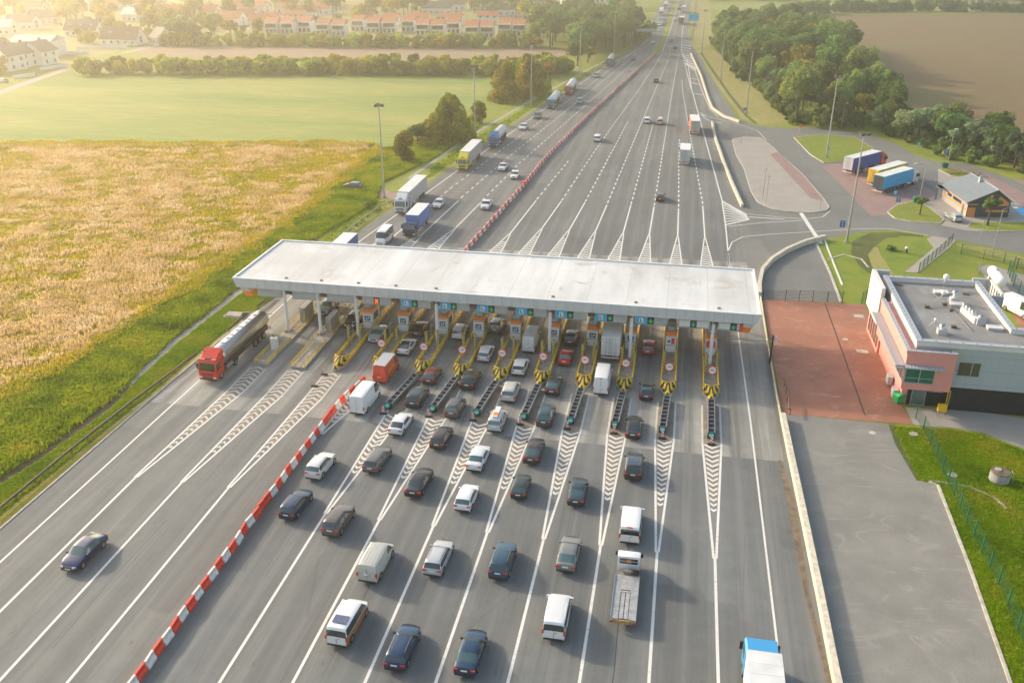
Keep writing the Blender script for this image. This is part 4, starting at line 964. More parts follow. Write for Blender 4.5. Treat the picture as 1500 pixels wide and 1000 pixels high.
# ------------------------------------------------------------------ red and white barrier row
bar_protos = []
def barrier_mesh(m, name):
    mb = MB()
    mb.prism_y([(-.27, 0), (.27, 0), (.25, .22), (.13, .42), (.10, .85), (-.10, .85), (-.13, .42), (-.25, .22)], -.62, .62)
    mb.box(-.05, .05, -.68, -.62, .2, .7)
    o = mb.build(name, m); return o
BG = 'plastic barrier blocks dividing the two directions'
bpts = [(-38.2, 44), (-38.4, 60), (-38.5, 75), (-38.4, 91), (-37.4, 97)]
bpts2 = [(-36.4, 139), (-36.0, 152), (-33.4, 195.5)] + GP([(800, 232), (852, 180), (902, 133), (961, 79)])
protoR = barrier_mesh(M_ORED, 'barrier_block'); protoW = barrier_mesh(M_OWHITE, 'barrier_block')
used = set()
def put_barriers(pts, step, near):
    P = [Vector(p) for p in pts]; k = 0; t = 0; i = 0
    seg = 0; acc = 0
    total = sum((P[j + 1] - P[j]).length for j in range(len(P) - 1))
    while t < total:
        tt = t
        for j in range(len(P) - 1):
            l = (P[j + 1] - P[j]).length
            if tt <= l: break
            tt -= l
        d = (P[j + 1] - P[j]).normalized(); p = P[j] + d * tt
        red = (k % 2 == 0)
        if near and k in (19, 33): red = not red
        src = protoR if red else protoW
        o = src if src.name not in used else src.copy()
        if src.name in used: COL.objects.link(o)
        used.add(src.name)
        o.location = (p.x + random.uniform(-.07, .07), p.y, .03); o.rotation_euler = (0, 0, math.atan2(d.y, d.x) - PI / 2 + random.uniform(-.1, .1))
        place = 'in the row below the canopy' if near else 'in the row beyond the canopy'
        tag(o, ('red' if red else 'white') + ' plastic barrier block ' + place, 'barrier', BG + (' below the canopy' if near else ' beyond the canopy') + (', red' if red else ', white'))
        o.scale = (1, step / 1.32, random.uniform(.96, 1.04))
        k += 1; t += step
put_barriers(bpts, 1.32, True)
put_barriers(bpts2, 1.45, False)
o = MB().box(-.5, .5, -.5, .5, 0, 1.1).build('barrier_block', M_ORED); x, y = G(767, 273); o.location = (x, y, .03)
tag(o, 'square red block standing out of the barrier row', 'barrier')

# ================================================================== THE TOLL PLAZA
ISL = [6.15, 0.85, -4.6, -9.8, -15.2, -20.6, -25.9, -31.1, -36.9, -42.2, -47.3, -52.5]
ordn = ['rightmost', 'second from right', 'third from right', 'fourth from right', 'fifth from right', 'sixth from right', 'seventh from right', 'eighth from right', 'fourth from left', 'third from left', 'second from left', 'leftmost']
def stripes_mat():
    g = NB('hazard_stripes', .5)
    s = g.sep(); v = g.math('ADD', g.math('MULTIPLY', s[2], 1.0), g.math('MULTIPLY', g.math('ABSOLUTE', s[0]), 1.75))
    v = g.math('FRACT', g.math('MULTIPLY', v, 1.35))
    k = g.math('GREATER_THAN', v, 0.5)
    dirt = g.ramp(g.noise(3, detail=5), [(0.3, .7), (0.6, 1.0)])
    return g.out(g.mix(g.mix((.74, .52, .03), (.03, .03, .025), k), dirt, 1.0, 'MULTIPLY'))
M_HAZ = stripes_mat()
def hel_mat():
    g = NB('bollard_stripes', .5); s = g.sep()
    v = g.math('FRACT', g.math('MULTIPLY', g.math('ADD', s[2], g.math('MULTIPLY', s[0], 1.2)), 2.3))
    return g.out(g.mix((.74, .60, .12), (.03, .03, .025), g.math('GREATER_THAN', v, 0.5)))
M_BOL = hel_mat()
M_ISL = mat('island_concrete', (.37, .335, .28), .85, var=.3, vscale=1.2)
def rb_mat():
    g = NB('red_white_stripes', .5); s = g.sep()
    v = g.math('FRACT', g.math('MULTIPLY', g.math('ADD', s[2], g.math('MULTIPLY', s[0], 0.9)), 2.6))
    return g.out(g.mix((.74, .72, .68), (.70, .06, .03), g.math('GREATER_THAN', v, 0.5)))
M_RWS = rb_mat()

def island(x, y0, y1, hw, label, nose=True, low=False):
    T = thing('toll_island', label, 'traffic island', (x, y0, .03), 0, 'raised islands between the toll lanes')
    L = y1 - y0
    tip = 1.9 if nose else 0
    pl = [(-hw, tip), (-.22, .0), (.22, 0), (hw, tip), (hw, L - 1), (.4, L), (-.4, L), (-hw, L - 1)] if nose else [(-hw, 0), (hw, 0), (hw, L), (-hw, L)]
    MB().prism(pl, 0, .26).build('platform', M_ISL, T)
    rails = MB()
    if not low:
        for s in (-1, 1):
            xx = s * (hw - .07)
            # solid steel side guard: plate, cap tube and posts
            for a, b in (((tip + .2), 11.4), (12.3, L - 2)):
                rails.box(xx - .06, xx + .06, a, b, .26, .66)
                rails.tube([(xx, a, .72), (xx, a + .3, .86), (xx, b - .3, .86), (xx, b, .72)], .085, 6)
                n = int((b - a) / 1.5)
                for k in range(n + 1): yy = a + .15 + (b - a - .3) * k / n; rails.cyl((xx, yy, .5), (xx, yy, .86), .04, .04, 5)
    else:
        for s in (-1, 1):
            xx = s * (hw - .08)
            for a, b in ((.1, 8.0), (10.0, L - 8), (L - 7, L - 1)):
                for z in (.45, .8): rails.tube([(xx, a, z - .12 * (z > .6)), (xx, a + .35, z), (xx, b - .35, z), (xx, b, z - .12)], .06, 6)
                n = int((b - a) / 2)
                for k in range(n + 1): yy = a + .15 + (b - a - .3) * k / n; rails.cyl((xx, yy, .2), (xx, yy, .8), .05, .05, 5)
        rails.tube([(-hw + .08, .12, .78), (hw - .08, .12, .78)], .05, 6)
    rails.build('guard_rail', M_YEL, T)
    if nose:
        # wedge nose: two striped faces meeting at the tip, sloping top
        v = [(-hw - .02, tip + .9, .03), (-.16, -.02, .03), (.16, -.02, .03), (hw + .02, tip + .9, .03),
             (-hw + .02, tip + .9, 1.12), (-.16, .42, .72), (.16, .42, .72), (hw - .02, tip + .9, 1.12), (-.34, tip + .35, 1.16), (.34, tip + .35, 1.16)]
        f = [(0, 1, 5, 4), (1, 2, 6, 5), (2, 3, 7, 6), (4, 5, 8), (6, 7, 9), (5, 6, 9, 8)]
        b = MB().add(v, f)
        b.build('crash_nose', M_HAZ, T)
        MB().dome((0, tip + .2, 1.12), .17, 10, 4, 1.2).build('nose_lamp', mat('brown_lamp', (.30, .13, .04), .3, coat=.4), T, True)
        cap = MB().tube([(-hw + .02, tip + .95, 1.14), (-.34, tip + .4, 1.2), (.34, tip + .4, 1.2), (hw - .02, tip + .95, 1.14)], .06, 6)
        for s in (-1, 1): cap.tube([(s * (hw - .05), tip + .95, 1.1), (s * (hw - .07), tip + 2.2, .9)], .06, 6)
        cap.build('nose_cap', M_YEL, T)
    return T
def booth(x, y, label, variant=0):
    T = thing('toll_booth', label, 'toll booth', (x, y, .29), 0, 'white toll booths with orange bands')
    W = .72; D = 3.2
    MB().box(-W, W, 0, D, 0, 2.45).build('cabin', M_WPAN, T)
    MB().box(-W - .05, W + .05, -.05, D + .05, 2.45, 2.98).build('roof_band', M_ORANGE, T)
    r = MB().box(-W + .05, W - .05, .05, D - .05, 2.982, 3.03); r.box(-.45, .45, .5, 1.6, 3.03, 3.5); r.cyl((0, 1.05, 3.5), (0, 1.05, 3.56), .38, .38, 12)
    r.build('cooler', M_GREY, T)
    for s in (-1, 1): MB().box(*sorted((s * (W + .002), s * (W + .02))), .7, 2.6, 1.0, 2.15).build('side_window', M_GLASS, T)
    b = MB().box(-W + .03, W - .03, -.012, 0, .98, 1.04); b.box(-W + .03, W - .03, -.012, 0, 2.3, 2.34); b.build('trim_line', M_DARK, T)
    if variant == 0:
        o = MB().box(-.42, .42, -.02, -.002, 1.25, 1.95).build('lane_notice', M_NAVY, T)
        b = MB().box(-.22, .05, -.026, -.021, 1.38, 1.46); b.box(-.22, -.14, -.026, -.021, 1.38, 1.82); b.box(-.05, .05, -.026, -.021, 1.46, 1.6); b.box(.1, .26, -.026, -.021, 1.5, 1.82); b.build('pictogram', M_WHITE, o)
        MB().box(-.40, .40, -.012, -.001, 1.08, 1.14).build('caption_line', M_GREY, T)
    elif variant == 1:
        o = MB().box(-.55, .0, -.02, -.002, 1.2, 2.1).build('lane_notice', M_WHITE, T); MB().box(.05, .5, -.02, -.002, 1.2, 2.1).build('red_poster', M_SRED, T)
        MB().box(-.45, -.1, -.026, -.021, 1.4, 1.75).build('pictogram', M_NAVY, o)
    else:
        MB().box(-.6, .6, -.02, -.002, 1.15, 2.1).build('red_poster', M_SRED, T)
    return T
def bollard(x, y, side, label):
    o = MB().cyl((0, 0, 0), (0, 0, 3.0), .17, .17, 12).build('striped_bollard', M_BOL, None, True)
    o.location = (x, y, .29); return tag(o, label, 'bollard', 'yellow and black bollards on the islands')
def cushion(x, y0, y1, x1, label):
    """crash cushion: black cartridges between two corrugated rails, teal arrow disc at the end"""
    T = thing('crash_cushion', label, 'crash cushion', (x, y0, .03), -math.atan2(x1 - x, y0 - y1) * -1 if False else 0, 'crash cushions in front of the islands')
    L = y1 - y0; dx = x1 - x
    T.rotation_euler = (0, 0, -math.atan2(dx, L))
    r = MB(); n = 8
    for s in (-1, 1):
        for z0, z1 in ((.25, .45), (.5, .72)): r.box(*sorted((s * .36, s * .43)), .1, L - .1, z0, z1)
    for k in range(n + 1): yy = .15 + (L - .3) * k / n; r.box(-.40, .40, yy - .04, yy + .04, .7, .80); r.box(-.34, .34, yy - .03, yy + .03, .05, .7)
    r.box(-.43, -.34, .1, L - .1, .74, .8); r.box(.34, .43, .1, L - .1, .74, .8)
    r.build('rail_frame', M_STEEL, T)
    b = MB()
    for k in range(n): a = .25 + (L - .3) * k / n; b.box(-.30, .30, a, a + (L - .3) / n - .22, .05, .6)
    b.build('cartridge', M_BLACK, T)
    hd = MB().box(-.42, .42, -.25, .1, .1, .85).build('head', mat('teal_head', (.01, .05, .045), .5), T)
    MB().cyl((0, -.27, .62), (0, -.33, .66), .29, .29, 16).build('arrow_disc', M_TEAL, hd)
    a = MB().add([(-.2, -.345, .72), (0, -.345, .42), (.2, -.345, .72)], [(0, 1, 2)]); a.build('arrow', M_WHITE, hd)
def board(x, y, label):
    T = thing('striped_marker', label, 'marker board', (x, y, .03), 0, 'red and white striped marker boards')
    MB().box(-.14, .14, -.02, .02, .2, 1.15).build('board', M_RWS, T)
    MB().box(-.42, .42, -.18, .18, 0, .14).build('foot', M_BLACK, T)
def roundsign(x, y, label):
    T = thing('round_sign', label, 'road sign', (x, y, .29), 0, 'round control signs on the islands')
    MB().cyl((0, 0, 0), (0, 0, 2.6), .035, .035, 8).build('pole', M_STEEL, T)
    d = MB().cyl((0, -.05, 2.5), (0, -.08, 2.502), .58, .58, 28).build('disc', M_SRED, T)
    MB().cyl((0, -.082, 2.5), (0, -.09, 2.5005), .44, .44, 28).build('face', M_WHITE, d)
    b = MB().box(-.33, .33, -.10, -.092, 2.46, 2.53)
    b.build('bar', M_NAVY, d)
    b = MB()
    for k in range(5): b.box(-.2 + k * .085, -.2 + k * .085 + .05, -.10, -.092, 2.62, 2.70)
    for k in range(5): b.box(-.2 + k * .085, -.2 + k * .085 + .05, -.10, -.092, 2.29, 2.36)
    b.build('lettering', M_NAVY, d)

for i, x in enumerate(ISL):
    if i <= 8: island(x, 99.8, 136.5, .98, 'raised toll island with yellow guards and yellow-black nose, ' + ordn[i])
    elif i == 9: island(x, 99.3, 136.5, .98, 'raised toll island with yellow guards and bare yellow-black nose, third from left')
    else: island(x, 99.2, 136.5, .98, 'low toll island with thin yellow tube rails, ' + ordn[i], nose=False, low=True)
    if i <= 9:
        booth(x + .0, 112.9, 'white toll booth with orange band on the island ' + ordn[i], 0 if i >= 2 else (2 if i == 0 else 1))
        bollard(x - .72, 107.0, -1, 'striped bollard on the left side of the island ' + ordn[i])
        bollard(x + .72, 107.6, 1, 'striped bollard on the right side of the island ' + ordn[i])
    if i <= 8: roundsign(x, 103.3, 'round white sign with red rim on the island ' + ordn[i])
cu = {0: (6.05, 91.2), 1: (.55, 91.5), 2: (-4.95, 91.6), 3: (-10.1, 91.6), 4: (-15.65, 91.6), 5: (-21.3, 91.5), 6: (-26.7, 91.4), 7: (-32.2, 91.1)}
for i, (x, y) in cu.items():
    cushion(x, y, 99.5, ISL[i], 'black and grey crash cushion with teal disc before the island ' + ordn[i])
    board(x - (.25 if i > 2 else -.05), y - 1.3, 'red and white marker board before the crash cushion ' + ordn[i])
for (px, py, lab) in ((461, 566, 'lone marker board on the chevrons, lower of two left of the barrier'), (475, 549, 'lone marker board on the chevrons, upper of two left of the barrier')):
    x, y = G(px, py); board(x, y, lab)
# concrete slabs (switch cabinets) on the two left islands
for (x, y, lab) in ((-47.2, 110.5, 'grey cabinet wall on the island second from left'), (-52.4, 113.5, 'grey cabinet wall on the leftmost island'), (-47.0, 124.5, 'grey cabinet far under the canopy on the second island'), (-52.4, 126, 'grey cabinet far under the canopy on the leftmost island')):
    T = thing('cabinet', lab, 'cabinet', (x, y, .29)); MB().box(-.4, .4, 0, 3.2, 0, 2.1).build('body', M_ISL, T); MB().box(-.43, .43, -.04, 3.24, 2.1, 2.16).build('lid', M_GREY, T)
    b = MB()
    for k in range(4): b.box(.4, .412, .1 + k * .8, .12 + k * .8, .1, 2.0)
    b.build('door_seam', M_DARK, T)
T = thing('ticket_machine', 'small white machine on the leftmost island beside the tanker', 'machine', (-52.6, 103.6, .29))
MB().box(-.35, .35, 0, 1.0, 0, 1.5).build('body', M_WHITE, T); MB().box(-.25, .25, -.25, .3, 1.5, 1.85).build('head', M_WHITE, T); MB().box(-.1, .1, .2, .35, 1.85, 2.1).build('lamp', M_DARK, T)
# arched sensor posts beside the lanes
for i, (x, y) in enumerate(((-43.0, 109), (-37.8, 109.6), (-32.0, 110), (-46.6, 107), (-51.9, 112))):
    T = thing('sensor_post', 'thin grey sensor post on the island ' + ordn[{0: 9, 1: 8, 2: 7, 3: 10, 4: 11}[i]], 'post', (x, y, .29), 0, 'thin sensor posts')
    MB().tube([(0, 0, 0), (0, 0, 2.6), (.5, 0, 2.6)], .045, 6).build('pole', M_STEEL, T); MB().box(.4, .6, -.08, .08, 2.45, 2.6).build('sensor', M_DARK, T)

# ------------------------------------------------------------------ canopy
CX0, CX1, CY0, CY1 = -60.3, 11.9, 109.0, 126.0
ZT = 8.25; ZB = 6.85
T = thing('toll_canopy', 'long flat white canopy roof spanning all the toll lanes', 'canopy', (0, 0, 0))
g = NB('canopy_roof', .6)
st = g.noise(1.0, g.mapv((.5, .07, 1)), detail=6, rough=.65); sp = g.noise(.22, detail=6, rough=.7, dist=.6); fn = g.noise(5, detail=3)
c = g.ramp(st, [(.3, (.52, .52, .50)), (.62, (.66, .66, .64))])
c = g.mix(c, (.36, .28, .20), g.math('MULTIPLY', g.ramp(sp, [(.57, 0.0), (.68, 1.0)]), .6))
bk = g.noise(.06, g.mapv((1, .6, 1), (3, 3, 0)), detail=3)
c = g.mix(c, (.40, .39, .36), g.math('MULTIPLY', g.ramp(bk, [(.45, 0.0), (.6, 1.0)]), .5))
xx = g.sep()
jt = g.math('GREATER_THAN', g.math('FRACT', g.math('MULTIPLY', xx[0], .19)), .985)
jt2 = g.math('GREATER_THAN', g.math('FRACT', g.math('MULTIPLY', xx[1], .24)), .985)
c = g.mix(c, (.3, .28, .25), g.math('MULTIPLY', g.math('MAXIMUM', jt, jt2), .5))
M_ROOF = g.out(c, fn, .1, .02)
MB().box(CX0 + .25, CX1 - .25, CY0 + .25, CY1 - .25, ZT - .35, ZT - .12).build('roof_deck', M_ROOF, T)
g = NB('fascia_panels', .45)
s = g.sep(); ln = g.math('GREATER_THAN', g.math('FRACT', g.math('MULTIPLY', s[0], .83)), .97)
c = g.mix((.60, .61, .60), (.36, .37, .37), ln)
c = g.mix(c, g.ramp(g.noise(1.0, g.mapv((.9, 1, .4)), detail=4), [(.3, .88), (.7, 1.05)]), 1.0, 'MULTIPLY')
M_FAS = g.out(c)
f = MB()
f.add([(CX0, CY0, ZT), (CX1, CY0, ZT), (CX1 - .5, CY0 + .12, ZB), (CX0 + .5, CY0 + .12, ZB), (CX1, CY0 + .25, ZT), (CX0, CY0 + .25, ZT)], [(3, 2, 1, 0), (0, 1, 4, 5)])
f.add([(CX0, CY1, ZT), (CX1, CY1, ZT), (CX1 - .5, CY1 - .55, ZB), (CX0 + .5, CY1 - .55, ZB), (CX1, CY1 - .25, ZT), (CX0, CY1 - .25, ZT)], [(0, 1, 2, 3), (5, 4, 1, 0)])
f.build('fascia', M_FAS, T)
# end walls lean inward and hang lower, orange foot
for s, X in ((1, CX0), (-1, CX1)):
    b = MB(); X2 = X + s * 1.0; X3 = X + s * 2.0
    b.add([(X, CY0, ZT), (X2, CY0 + .7, 6.1), (X3 + s * .3, CY0 + .7, 6.1), (X3, CY0 + .3, ZB), (X, CY1, ZT), (X2, CY1 - .7, 6.1), (X3 + s * .3, CY1 - .7, 6.1), (X3, CY1 - .3, ZB)],
          [(0, 1, 5, 4), (1, 2, 6, 5), (2, 3, 7, 6), (0, 3, 2, 1), (4, 5, 6, 7)])
    b.build('end_wall', M_FAS, T)
    b = MB(); b.add([(X2, CY0 + .66, 6.11), (X2 + s * .25, CY0 + .8, 5.35), (X3 + s * .4, CY0 + .8, 5.35), (X3 + s * .3, CY0 + .66, 6.11), (X2, CY0 + 3, 6.11), (X2 + s * .25, CY0 + 3, 5.35), (X3 + s * .4, CY0 + 3, 5.35), (X3 + s * .3, CY0 + 3, 6.11)],
                    [(0, 1, 2, 3), (4, 5, 6, 7), (0, 4, 5, 1), (1, 5, 6, 2), (2, 6, 7, 3)])
    b.build('orange_foot', M_ORANGE, T)
MB().box(CX0 + .55, CX1 - .55, CY0 + .3, CY1 - .6, ZB - .03, ZB + .1).build('soffit', mat('soffit', (.30, .29, .27), .7), T)
# parapet lip
lip = MB(); lip.box(CX0 + .02, CX1 - .02, CY0 + .02, CY0 + .3, ZT - .12, ZT + .06); lip.box(CX0 + .02, CX1 - .02, CY1 - .3, CY1 - .02, ZT - .12, ZT + .06)
lip.box(CX0 + .02, CX0 + .3, CY0 + .3, CY1 - .3, ZT - .12, ZT + .06); lip.box(CX1 - .3, CX1 - .02, CY0 + .3, CY1 - .3, ZT - .12, ZT + .06)
lip.build('parapet', M_WPAN, T)
for xx in (-53.4, -48.2, -42.8, -37.4, -31.7, -15.6, -4.6, 6.1):
    MB().cyl((xx + .5, CY0 + 1.6, ZT - .13), (xx + .5, CY0 + 1.6, ZT - .02), .22, .22, 10).build('roof_drain', M_RAIL, T)
for i, (px, py) in enumerate(((418.7, 491.3), (468, 494), (523, 498.6), (638, 510), (806, 514), (922, 527), (1039, 538))):
    x, _ = G(px, py)
    p = MB().cyl((x, 109.95, .03), (x, 109.95, ZB), .24, .22, 14).build('pillar', M_WPAN, T, True)
    MB().box(x - .45, x + .45, 109.5, 110.4, .03, .45).build('footing', M_ISL, p)
for x in (-52.5, -42.2, -31.1, -20.6, -9.8, .85, 6.15):
    MB().cyl((x, 124.5, .03), (x, 124.5, ZB), .24, .22, 12).build('pillar', M_WPAN, T, True)
rb = MB()
for x in ISL: rb.box(x - .5, x + .5, CY0 + 1.0, CY0 + 1.25, 5.9, ZB); rb.box(x - .25, x + .25, CY0 + .62, CY0 + .9, 6.3, 6.5)
rb.build('bracket', M_RAIL, T)
# lane sign boards hung below the fascia, one over each lane
LC = [(ISL[k] + ISL[k + 1]) / 2 for k in range(11)] + [-55.6]
LC = [8.8] + LC
def arrow(mb, x, y, z, s):
    mb.add([(x - .07 * s, y, z + .32 * s), (x + .07 * s, y, z + .32 * s), (x + .07 * s, y, z - .05 * s), (x - .07 * s, y, z - .05 * s)], [(0, 3, 2, 1)])
    mb.add([(x, y, z - .34 * s), (x + .28 * s, y, z - .02 * s), (x + .28 * s, y, z + .12 * s), (x, y, z - .14 * s), (x - .28 * s, y, z + .12 * s), (x - .28 * s, y, z - .02 * s)], [(0, 1, 2, 3), (0, 3, 4, 5)])
for k, x in enumerate(LC):
    y0 = CY0 + 1.02; z0, z1 = 5.3, 6.5
    if k == 0: w0, w1 = 6.6, 9.9; lab = 'lane sign board at the right end with two white panels around a green arrow'
    elif k == 1: w0, w1 = 1.5, 5.6; lab = 'lane sign board with white panels left and right of a green arrow, second from right'
    elif k <= 8: w0, w1 = x - 2.15, x + 2.05; lab = 'sign board with blue panel and green arrow, ' + ['', '', 'third', 'fourth', 'fifth', 'sixth', 'seventh', 'eighth', 'ninth'][k] + ' lane from the red yard'
    elif k == 9: w0, w1 = x - 2.15, x + 2.05; lab = 'lane sign board with a red lit cross'
    else: w0, w1 = x - (2.15 if k < 12 else 1.6), x + 2.05; lab = 'plain grey board under the fascia, ' + {10: 'third', 11: 'second', 12: 'first'}[k] + ' from the left'
    S_ = thing('lane_sign', lab, 'lane sign', (0, 0, 0), 0, 'sign boards under the canopy edge')
    MB().box(w0, w1, y0, y0 + .22, z0, z1).build('board', M_GREY, S_)
    MB().box(w0, w1, y0 - .012, y0 - .002, z0 + .05, z0 + .09).build('seam', M_RAIL, S_)
    if k == 0 or k == 1:
        for a, b_ in ((w0 + .2, w0 + 1.6), (w0 + 2.45, w0 + 3.6 if k == 0 else w1 - .15)): MB().box(a, b_, y0 - .03, y0 - .004, z0 + .25, z1 - .12).build('white_panel', M_WHITE, S_)
        gx = w0 + 2.02
    elif k <= 8:
        o = MB().box(w0 + .08, w0 + 1.5, y0 - .04, y0 - .004, z0 + .12, z1 - .02).build('blue_panel', M_BLUESIGN, S_)
        MB().box(w0 + .5, w0 + 1.08, y0 - .05, y0 - .042, z0 + .3, z1 - .22).build('white_square', M_WHITE, o)
        p_ = MB().add([(w0 + .62, y0 - .056, z0 + .42), (w0 + .95, y0 - .056, z0 + .42), (w0 + .95, y0 - .056, z0 + .52), (w0 + .74, y0 - .056, z0 + .52), (w0 + .74, y0 - .056, z0 + .82), (w0 + .62, y0 - .056, z0 + .82)], [(0, 1, 2, 3), (0, 3, 4, 5)]); p_.build('pictogram', M_NAVY, o)
        gx = w0 + 2.02
    if k <= 8:
        o = MB().box(gx - .42, gx + .42, y0 - .05, y0 - .004, z0 + .16, z1 - .06).build('signal_box', M_DARK, S_)
        b = MB(); arrow(b, gx, y0 - .06, z0 + .6, 1.0); b.build('green_arrow', M_GREENP, o)
    elif k == 9:
        gx = w0 + 2.1; o = MB().box(gx - .42, gx + .42, y0 - .05, y0 - .004, z0 + .16, z1 - .06).build('signal_box', M_RAIL, S_)
        b = MB()
        for s in (-1, 1):
            b.add([(gx - .27, y0 - .06, z0 + .6 - s * .27), (gx - .17, y0 - .06, z0 + .6 - s * .33), (gx + .27, y0 - .06, z0 + .6 + s * .27), (gx + .17, y0 - .06, z0 + .6 + s * .33)], [(0, 1, 2, 3)])
        b.build('red_cross', M_RCROSS, o)
T = thing('traffic_signal', 'small red signal head at the right end of the canopy boards', 'signal', (9.6, 109.7, 5.6)); MB().box(-.22, .22, -.1, .2, 0, .9).build('housing', M_SRED, T); MB().tube([(0, 0, .9), (.4, -.3, 1.3)], .05, 5).build('arm', M_DARK, T)
T = thing('height_barrier', 'slim dark post carrying a thin crossbar at the right end of the plaza', 'post', (14.0, 112.2, .02))
MB().cyl((0, 0, 0), (0, 0, 4.2), .14, .10, 8).build('post', M_DARK, T); MB().box(-7.2, 0, -.04, .04, 3.2, 3.3).build('crossbar', M_STEEL, T); MB().dome((.35, 0, 4.0), .22, 8, 3, 1, True).build('camera', M_WHITE, T)
# walls and rails at the right of the plaza
def wall(name, pts, w, h, m, label, cat, z=0.02, px=True):
    P = GP(pts) if px else pts
    o = MB().strip(P, w, z, h).build(name, m); return tag(o, label, cat)
wall('concrete_barrier', [(14.45, 97.4), (14.6, 88), (14.8, 78), (15.0, 66), (15.1, 56), (15.6, 40), (16.2, 10)], .55, .85, M_CREAM, 'long cream concrete barrier between the motorway and the grey yard', 'barrier', px=False)
wall('low_barrier', [(14.25, 136), (14.15, 120), (14.2, 104), (14.3, 97.6)], .16, .35, M_CREAM, 'thin cream edge rail beside the red yard', 'rail', px=False)
wall('concrete_barrier', [(1012, 80), (1027, 113), (1036, 142), (1043, 160), (1060, 172), (1083, 180)], .55, .7, M_CREAM, 'cream concrete barrier curving into the service slip road', 'barrier')
wall('concrete_barrier', [(1043, 181), (1048, 205), (1060, 240), (1073, 273), (1087, 304)], .5, .7, M_CREAM, 'cream concrete barrier left of the paved island', 'barrier')
wall('concrete_barrier', [(1112, 436), (1112, 420), (1116, 400), (1130, 384), (1152, 370), (1180, 358), (1208, 351)], .6, .9, M_CREAM, 'curved pale barrier round the fenced grey corner', 'barrier')
# black-topped rail on the red yard
b = MB().tube([(15.2, 106.5, .9), (15.6, 103, .9), (15.2, 98.3, .9)], .1, 6)
for y in (106, 104, 102, 100, 98.5): b.cyl((15.4, y, 0), (15.4, y, .9), .06, .06, 5)
tag(b.build('handrail', M_RAIL), 'dark handrail standing on the red yard beside the barrier end', 'handrail')

# guard rails on the left
def guardrail(pts, label, z=0.0, m=None, h=.75, step=2.6):
    T = thing('guard_rail', label, 'guard rail', (0, 0, 0)); P = [Vector((p[0], p[1], 0)) for p in pts]
    b = MB()
    for i in range(len(P) - 1):
        d = (P[i + 1] - P[i]); n = Vector((-d.y, d.x, 0)).normalized()
        for o_, z0, z1 in ((.0, h - .32, h - .02),):
            q = [P[i] + n * .05, P[i + 1] + n * .05, P[i + 1] - n * .05, P[i] - n * .05]; b.prism([(a.x, a.y) for a in q], z0, z1)
    b.build('beam', m or M_RAIL, T)
    for i in range(len(P) - 1):
        d = P[i + 1] - P[i]; k = max(1, int(d.length / step))
        for j in range(k): p = P[i] + d * (j / k); MB().box(p.x - .06, p.x + .06, p.y - .06, p.y + .06, 0, h).build('post', M_RAIL, T)
guardrail([(-64.2, -10), (-63.9, 60), (-63.7, 75), (-63.2, 86), (-62.5, 95), (-62.2, 100)], 'long weathered guard rail on the grass edge left of the empty carriageway')
guardrail(GP([(336, 487), (353, 471)]), 'short guard rail section on the brown gravel beside the tanker')
guardrail(GP([(378, 453), (399, 436)]), 'short guard rail section on the brown gravel near the canopy corner')
guardrail(GP([(505, 345), (530, 325), (556, 306), (584, 293)]), 'guard rail upstream of the canopy on the left', m=M_STEEL)
T = thing('well_cover', 'square concrete well cover beside the tanker on the gravel', 'well cover', (*G(344, 463), 0)); MB().box(-1.4, 1.4, -1.0, 1.0, 0, .25).build('base', M_DRAIN, T); MB().box(-1.1, 1.1, -.75, .75, .25, .4).build('lid', M_ISL, T)
T = thing('roadside_cabinet', 'dark cabinet with a thin crossbar next to the well cover', 'cabinet', (*G(361, 472), 0)); MB().box(-.35, .35, -.3, .3, 0, 1.6).build('body', M_RAIL, T); MB().box(-.2, 4.2, -.04, .04, 1.6, 1.7).build('crossbar', M_STEEL, T)
for px, py, lab in ((252, 516, 'small round concrete cover on the grass by the leftmost lane'),):
    tag(MB().cyl((*G(px, py), 0), (*G(px, py), .1), .7, .7, 14).build('drain_cover', M_DRAIN), lab, 'cover')

# ================================================================== THE OFFICE BUILDING
T = thing('office_building', 'flat-roofed grey toll office with a pink corner bay and black ground floor', 'building', (0, 0, 0))
g = NB('grey_cladding', .5); s = g.sep()
j1 = g.math('GREATER_THAN', g.math('FRACT', g.math('MULTIPLY', s[0], .62)), .985); j2 = g.math('GREATER_THAN', g.math('FRACT', g.math('MULTIPLY', s[2], .55)), .975)
M_CLAD = g.out(g.mix((.40, .43, .44), (.24, .26, .27), g.math('MAXIMUM', j1, j2)))
g = NB('roof_felt', .85)
a = g.noise(.35, detail=6, rough=.65); s = g.sep()
c = g.ramp(a, [(.3, (.175, .17, .165)), (.7, (.26, .25, .235))])
c = g.mix(c, (.36, .36, .35), g.math('MULTIPLY', g.ramp(g.noise(.25, g.mapv((1, .5, 1), (4, 2, 0)), detail=4), [(.5, 0.), (.68, 1.)]), .6))
jt = g.math('GREATER_THAN', g.math('FRACT', g.math('MULTIPLY', s[0], 1.0)), .975)
c = g.mix(c, (.2, .2, .19), g.math('MULTIPLY', jt, .5)); M_FELT = g.out(c, g.noise(6), .2, .02)
M_PINK = mat('pink_render', (.72, .29, .24), .7, var=.06, vscale=1)
M_BLKB = mat('black_ground_floor', (.022, .022, .022), .75, var=.3, vscale=1)
M_COPE = mat('coping', (.36, .385, .41), .5)
M_WREND = mat('white_render', (.66, .63, .58), .75, var=.06, vscale=1)
M_TGLASS = mat('teal_glass', (.01, .13, .10), .08, coat=.5, spec=.8)
MB().prism([(29.3, 103.3), (55, 103.3), (55, 109.2), (41.6, 109.2), (41.6, 124.9), (29.3, 124.9)], 3.1, 8.15).build('upper_wall', M_CLAD, T)
